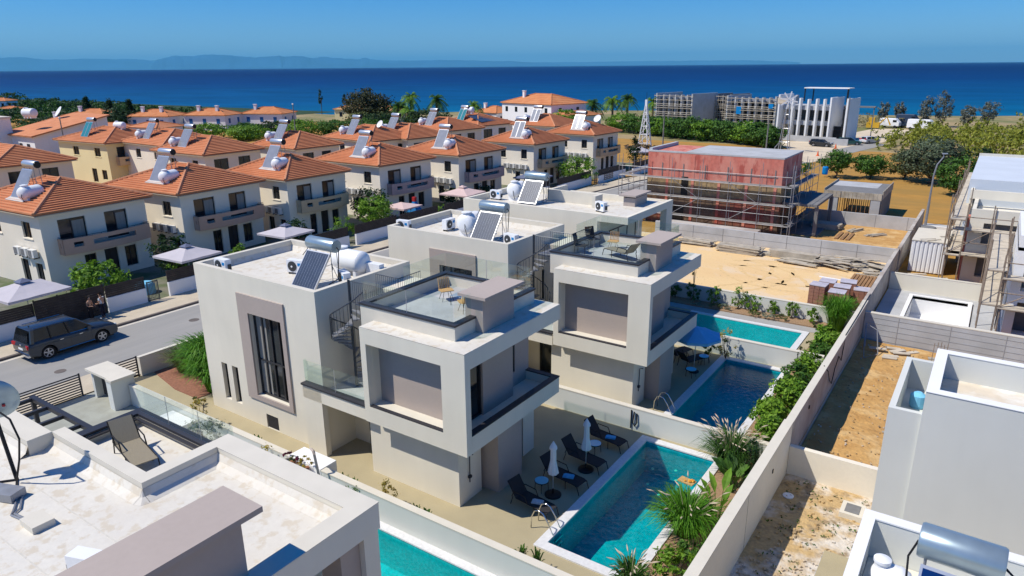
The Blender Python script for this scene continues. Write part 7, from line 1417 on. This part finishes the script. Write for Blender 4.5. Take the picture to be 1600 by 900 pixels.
    if detail:
        T(MB().box(-2.565,-.26,.72,-2.55,.26,.83)).build('number_plate',m_white,t_); T(MB().box(-2.60,-w+.12,.38,-2.47,w-.12,.50)).build('bumper',m_chrome,t_)
        T(MB().lathe((-2.53,0,1.0),[(.06,0),(.05,-.02)],12,0,'x')).build('badge',m_chrome,t_); T(MB().box(2.50,-.5,.55,2.56,.5,.86)).build('grille',m_black,t_)
        bs=MB(); bs.add([(-2.5*s_,-w+.12,z0+.02),(-2.5*s_,w-.12,z0+.02),(-2.30*s_,w-.3,z1+.03),(-2.30*s_,-w+.3,z1+.03),(-2.38*s_,-w+.14,z0+.02),(-2.38*s_,w-.14,z0+.02)],[(0,1,2,3),(3,2,1,0)]); T(bs).build('rear_window',m_win,t_)
        T(MB().tube([(-1.9,0,z1+.06),(-1.95,0,z1+.12)],.03,5)).build('roof_antenna',m_black,t_)
    T(MB().box(-2.3*s_,-w+.2,.2,2.3*s_,w-.2,.5)).build('underbody',m_black,t_)
    return t_
m_tyre=mat('tyre_rubber',(.02,.02,.022),.85); m_tail=mat('tail_lamp',(.5,.01,.02),.2); m_lamp=mat('head_lamp',(.6,.65,.7),.1)
def paintm(n,c,met=.5,ro=.28):
    m=mat(n,c,ro,(3,.05),None,None,met,.5); m.node_tree.nodes['Principled BSDF'].inputs['Coat Weight'].default_value=.5; return m
car('long dark grey SUV parked against the far kerb with its tail to the left',(-44.55,17.55,0),PI/2+R(1.5),paintm('dark_grey_paint',(.035,.045,.06),.35),5.1,1.95,1.92)
car('dark green car parked beside the white finned building',(-25.6,160.5,0),R(20),paintm('green_paint',(.02,.10,.10)),4.4,1.75,1.5,False,'cars at the coastal site'); car('white car right of the dark green one',(-22.6,166,0),R(60),paintm('white_car_paint',(.6,.6,.62),0),4.3,1.75,1.45,False,'cars at the coastal site')
car('dark car in front of the finned building, half behind its low wall',(-29.8,154.5,0),R(-8),paintm('black_paint',(.03,.035,.04)),4.3,1.75,1.45,False,'cars at the coastal site'); car('blue grey car left of the wind pump',(-40.5,152,0),R(-8),paintm('bluegrey_paint',(.2,.27,.32)),4.3,1.75,1.45,False,'cars at the coastal site')
def van(label,x,y,L,h_,m,rz): 
    t_=thing('parked_van',label,'van',(x,y,0),rz,'vans parked by the sea'); Wm=WM(t_); mb=MB(); mb.prism([(-L/2,-1),(L/2,-1),(L/2,1),(-L/2,1)],.5,h_*.6); mb.add([(-L/2,-1,h_*.6),(L/2-.0,-1,h_*.6),(L/2,1,h_*.6),(-L/2,1,h_*.6),(-L/2+.1,-.9,h_),(L/2-1.0,-.9,h_),(L/2-1.0,.9,h_),(-L/2+.1,.9,h_)],[(0,1,5,4),(1,2,6,5),(2,3,7,6),(3,0,4,7),(4,5,6,7)]); mb.v=[tuple(Wm@Vector(q)) for q in mb.v]; mb.build('body',m,t_,False,.08)
    mb=MB(); mb.box(L/2-1.5,-1.01,h_*.62,L/2-.6,-.98,h_*.85); mb.v=[tuple(Wm@Vector(q)) for q in mb.v]; mb.build('window',m_win,t_)
    for cx in (-L/2+.9,L/2-.9):
        for yy in (-.95,.95): mb=MB(); mb.lathe((cx,yy,.36),[(.36,-.1),(.36,.1)],14,0,'y'); mb.v=[tuple(Wm@Vector(q)) for q in mb.v]; mb.build('wheel',m_tyre,t_)
van('white van by the sea, left of the dark one',-24.3,209,4.8,2.4,m_white,R(-10)); van('dark blue van by the sea between white ones',-20.6,211,5.2,3.4,mat('navy_paint',(.03,.05,.09),.4),R(-10)); van('long white van by the sea, right of the dark one',-16.9,205,6.0,2.6,m_white,R(-10))
for lab,x,y in (('orange traffic cone at the dirt road, nearer the white finned building',-26.6,152.0),('orange traffic cone on the dirt road nearer the camera',-27.0,138.0)):
    t_=thing('traffic_cone',lab,'traffic cone',(x,y,0),0,'orange traffic cones'); m_or=mat('cone_orange',(.7,.12,.03),.6); MB().lathe((x,y,.04),[(.22,0),(.04,.9)],12).build('cone_body',m_or,t_); MB().box(x-.3,y-.3,0,x+.3,y+.3,.04).build('cone_base',m_or,t_)
solid('digger','yellow digger low beside the dry scrub by the sea','digger',MB().box(-29,203,.3,-26,205,1.6).box(-28.6,203.3,1.6,-27.2,204.7,2.8).tube([(-26,204,1.4),(-24.6,204,3.0),(-23.6,204,1.0)],.2,6),mat('digger_yellow',(.6,.36,.03),.5))
solid('awning','dark flat awning beside the white finned building','awning',MB().box(-27.6,176,6.6,-23.8,178,6.9).box(-27.5,176.2,0,-27.3,176.4,6.6).box(-24.1,176.2,0,-23.9,176.4,6.6),m_concd)
# ------------------------------------------------------------------ people
def person(label, loc, rz, skin, joints, edges, radii, clothes):
    t_=thing('person',label,'person',loc,rz,'two people on the far pavement'); Wm=WM(t_)
    def skinmesh(name,jj,ee,rr_,m,parent):
        ks=list(jj); me=bpy.data.meshes.new(name); me.from_pydata([jj[k] for k in ks],[(ks.index(a),ks.index(c)) for a,c in ee],[]); me.materials.append(m); o=bpy.data.objects.new(name,me); C.objects.link(o); o.parent=parent
        md=o.modifiers.new('skin','SKIN'); 
        for i,k in enumerate(ks): me.skin_vertices[0].data[i].radius=rr_[k] if isinstance(rr_[k],tuple) else (rr_[k],rr_[k])
        me.skin_vertices[0].data[0].use_root=True; md.use_smooth_shade=True; sb=o.modifiers.new('sub','SUBSURF'); sb.levels=sb.render_levels=2; return o
    bo=skinmesh('body',joints,edges,radii,skin,t_)
    for nm,jj,ee,rr_,m in clothes: skinmesh(nm,jj,ee,rr_,m,bo)
    return t_
m_skin=mat('skin',(.42,.24,.16),.6); m_hair=mat('dark_hair',(.02,.014,.01),.7); m_tee=mat('white_tshirt',(.62,.66,.70),.9); m_trou=mat('navy_trousers',(.012,.014,.03),.9); m_dress=mat('black_dress',(.012,.01,.012),.9)
def jset(dx=0):
    J={'pel':(0,0,.95),'sp':(0,0,1.12),'ch':(.01,0,1.33),'nk':(.02,0,1.48),'hd0':(.03,0,1.56),'hd1':(.05,0,1.66),'hd2':(.04,0,1.74),'nose':(.135,0,1.645),
     'lh':(0,.10,.92),'lk':(.03,.11,.50),'la':(-.01,.11,.09),'lt':(.14,.12,.04),'rh':(0,-.10,.92),'rk':(.05,-.10,.50),'ra':(.0,-.10,.09),'rt':(.15,-.10,.04),
     'ls':(.01,.19,1.40),'le':(.02,.26,1.13),'lw':(.22,.20,1.03),'lp':(.29,.17,1.04),'rs':(.01,-.19,1.40),'re':(.04,-.25,1.13),'rw':(.25,-.15,1.08),'rp':(.31,-.11,1.10)}
    Rr={'pel':(.15,.12),'sp':(.135,.10),'ch':(.16,.115),'nk':.055,'hd0':.075,'hd1':(.09,.10),'hd2':.075,'nose':.018,'lh':.095,'lk':.06,'la':.042,'lt':.035,'rh':.095,'rk':.06,'ra':.042,'rt':.035,'ls':.06,'le':.042,'lw':.03,'lp':.035,'rs':.06,'re':.042,'rw':.03,'rp':.035}
    Ed=[('pel','sp'),('sp','ch'),('ch','nk'),('nk','hd0'),('hd0','hd1'),('hd1','hd2'),('hd1','nose'),('pel','lh'),('lh','lk'),('lk','la'),('la','lt'),('pel','rh'),('rh','rk'),('rk','ra'),('ra','rt'),('ch','ls'),('ls','le'),('le','lw'),('lw','lp'),('ch','rs'),('rs','re'),('re','rw'),('rw','rp')]
    for side,sg in (('l',1),('r',-1)):
        px,py,pz=J[side+'p']
        for k in range(4): J[side+'f%d'%k]=(px+.05,py+(-.027+.018*k),pz-.005); J[side+'g%d'%k]=(px+.085-.006*abs(k-1.5),py+(-.027+.018*k),pz-.03); Rr[side+'f%d'%k]=.009; Rr[side+'g%d'%k]=.008; Ed+=[(side+'p',side+'f%d'%k),(side+'f%d'%k,side+'g%d'%k)]
        J[side+'th']=(px+.03,py-.045*sg,pz+.02); Rr[side+'th']=.010; Ed.append((side+'p',side+'th'))
    return J,Ed,Rr
def sub(J,Rr,names,g_=1.2,extra=None):
    jj={k:J[k] for k in names}; rr_={k:(tuple(q*g_ for q in Rr[k]) if isinstance(Rr[k],tuple) else Rr[k]*g_) for k in names}; return jj,rr_
J,Ed,Rr=jset(); hairJ={'a':(-.02,0,1.70),'b':(.02,0,1.775),'c':(-.05,0,1.62)}; hairE=[('a','b'),('a','c')]
tj,tr_=sub(J,Rr,['ch','sp','pel','ls','le','rs','re'],1.22); te=[('ch','sp'),('sp','pel'),('ch','ls'),('ch','rs')]
tj['le']=tuple((Vector(J['ls'])+Vector(J['le']))/2); tj['re']=tuple((Vector(J['rs'])+Vector(J['re']))/2); te+=[('ls','le'),('rs','re')]
pj,pr_=sub(J,Rr,['pel','lh','lk','la','rh','rk','ra'],1.22); pe=[('pel','lh'),('lh','lk'),('lk','la'),('pel','rh'),('rh','rk'),('rk','ra')]
person('person in a white t-shirt and dark trousers standing by the white wall',(-47.75,21.25,.12),R(-150),m_skin,J,Ed,Rr,[('hair',hairJ,hairE,{'a':.10,'b':.07,'c':.07},m_hair),('tshirt',tj,te,tr_,m_tee),('trousers',pj,pe,pr_,m_trou)])
J,Ed,Rr=jset(); 
for k in Rr: Rr[k]=tuple(q*.88 for q in Rr[k]) if isinstance(Rr[k],tuple) else Rr[k]*.9
J={k:(v[0],v[1]*.9,v[2]*.95) for k,v in J.items()}
dj={'ch':J['ch'],'sp':J['sp'],'pel':J['pel'],'s1':(0.02,0,.55),'s2':(.02,0,.14)}; dr={'ch':(.155,.115),'sp':(.13,.10),'pel':(.17,.14),'s1':(.17,.15),'s2':(.2,.18)}
person('person in a sleeveless black dress left of the one in white',(-47.95,20.55,.12),R(20),m_skin,J,Ed,Rr,[('hair',{'a':(-.03,0,1.62),'b':(.0,0,1.69),'c':(-.08,0,1.42)},hairE,{'a':.10,'b':.07,'c':.07},m_hair),('dress',dj,[('ch','sp'),('sp','pel'),('pel','s1'),('s1','s2')],dr,m_dress)])
# ------------------------------------------------------------------ haze
mh=bpy.data.materials.new('haze_volume'); mh.use_nodes=True; t=mh.node_tree; t.nodes.clear(); o_=t.nodes.new('ShaderNodeOutputMaterial'); v_=t.nodes.new('ShaderNodeVolumePrincipled'); v_.inputs['Color'].default_value=(.20,.68,1.0,1); v_.inputs['Density'].default_value=1.8e-5; v_.inputs['Anisotropy'].default_value=0.0; t.links.new(v_.outputs[0],o_.inputs['Volume'])
hz=MB().box(-112000,-3000,-6,112000,112000,1800).build('haze',mh); hz['kind']='stuff'; hz['label']='thin blue air haze over sea and mountains'; hz.display_type='WIRE'
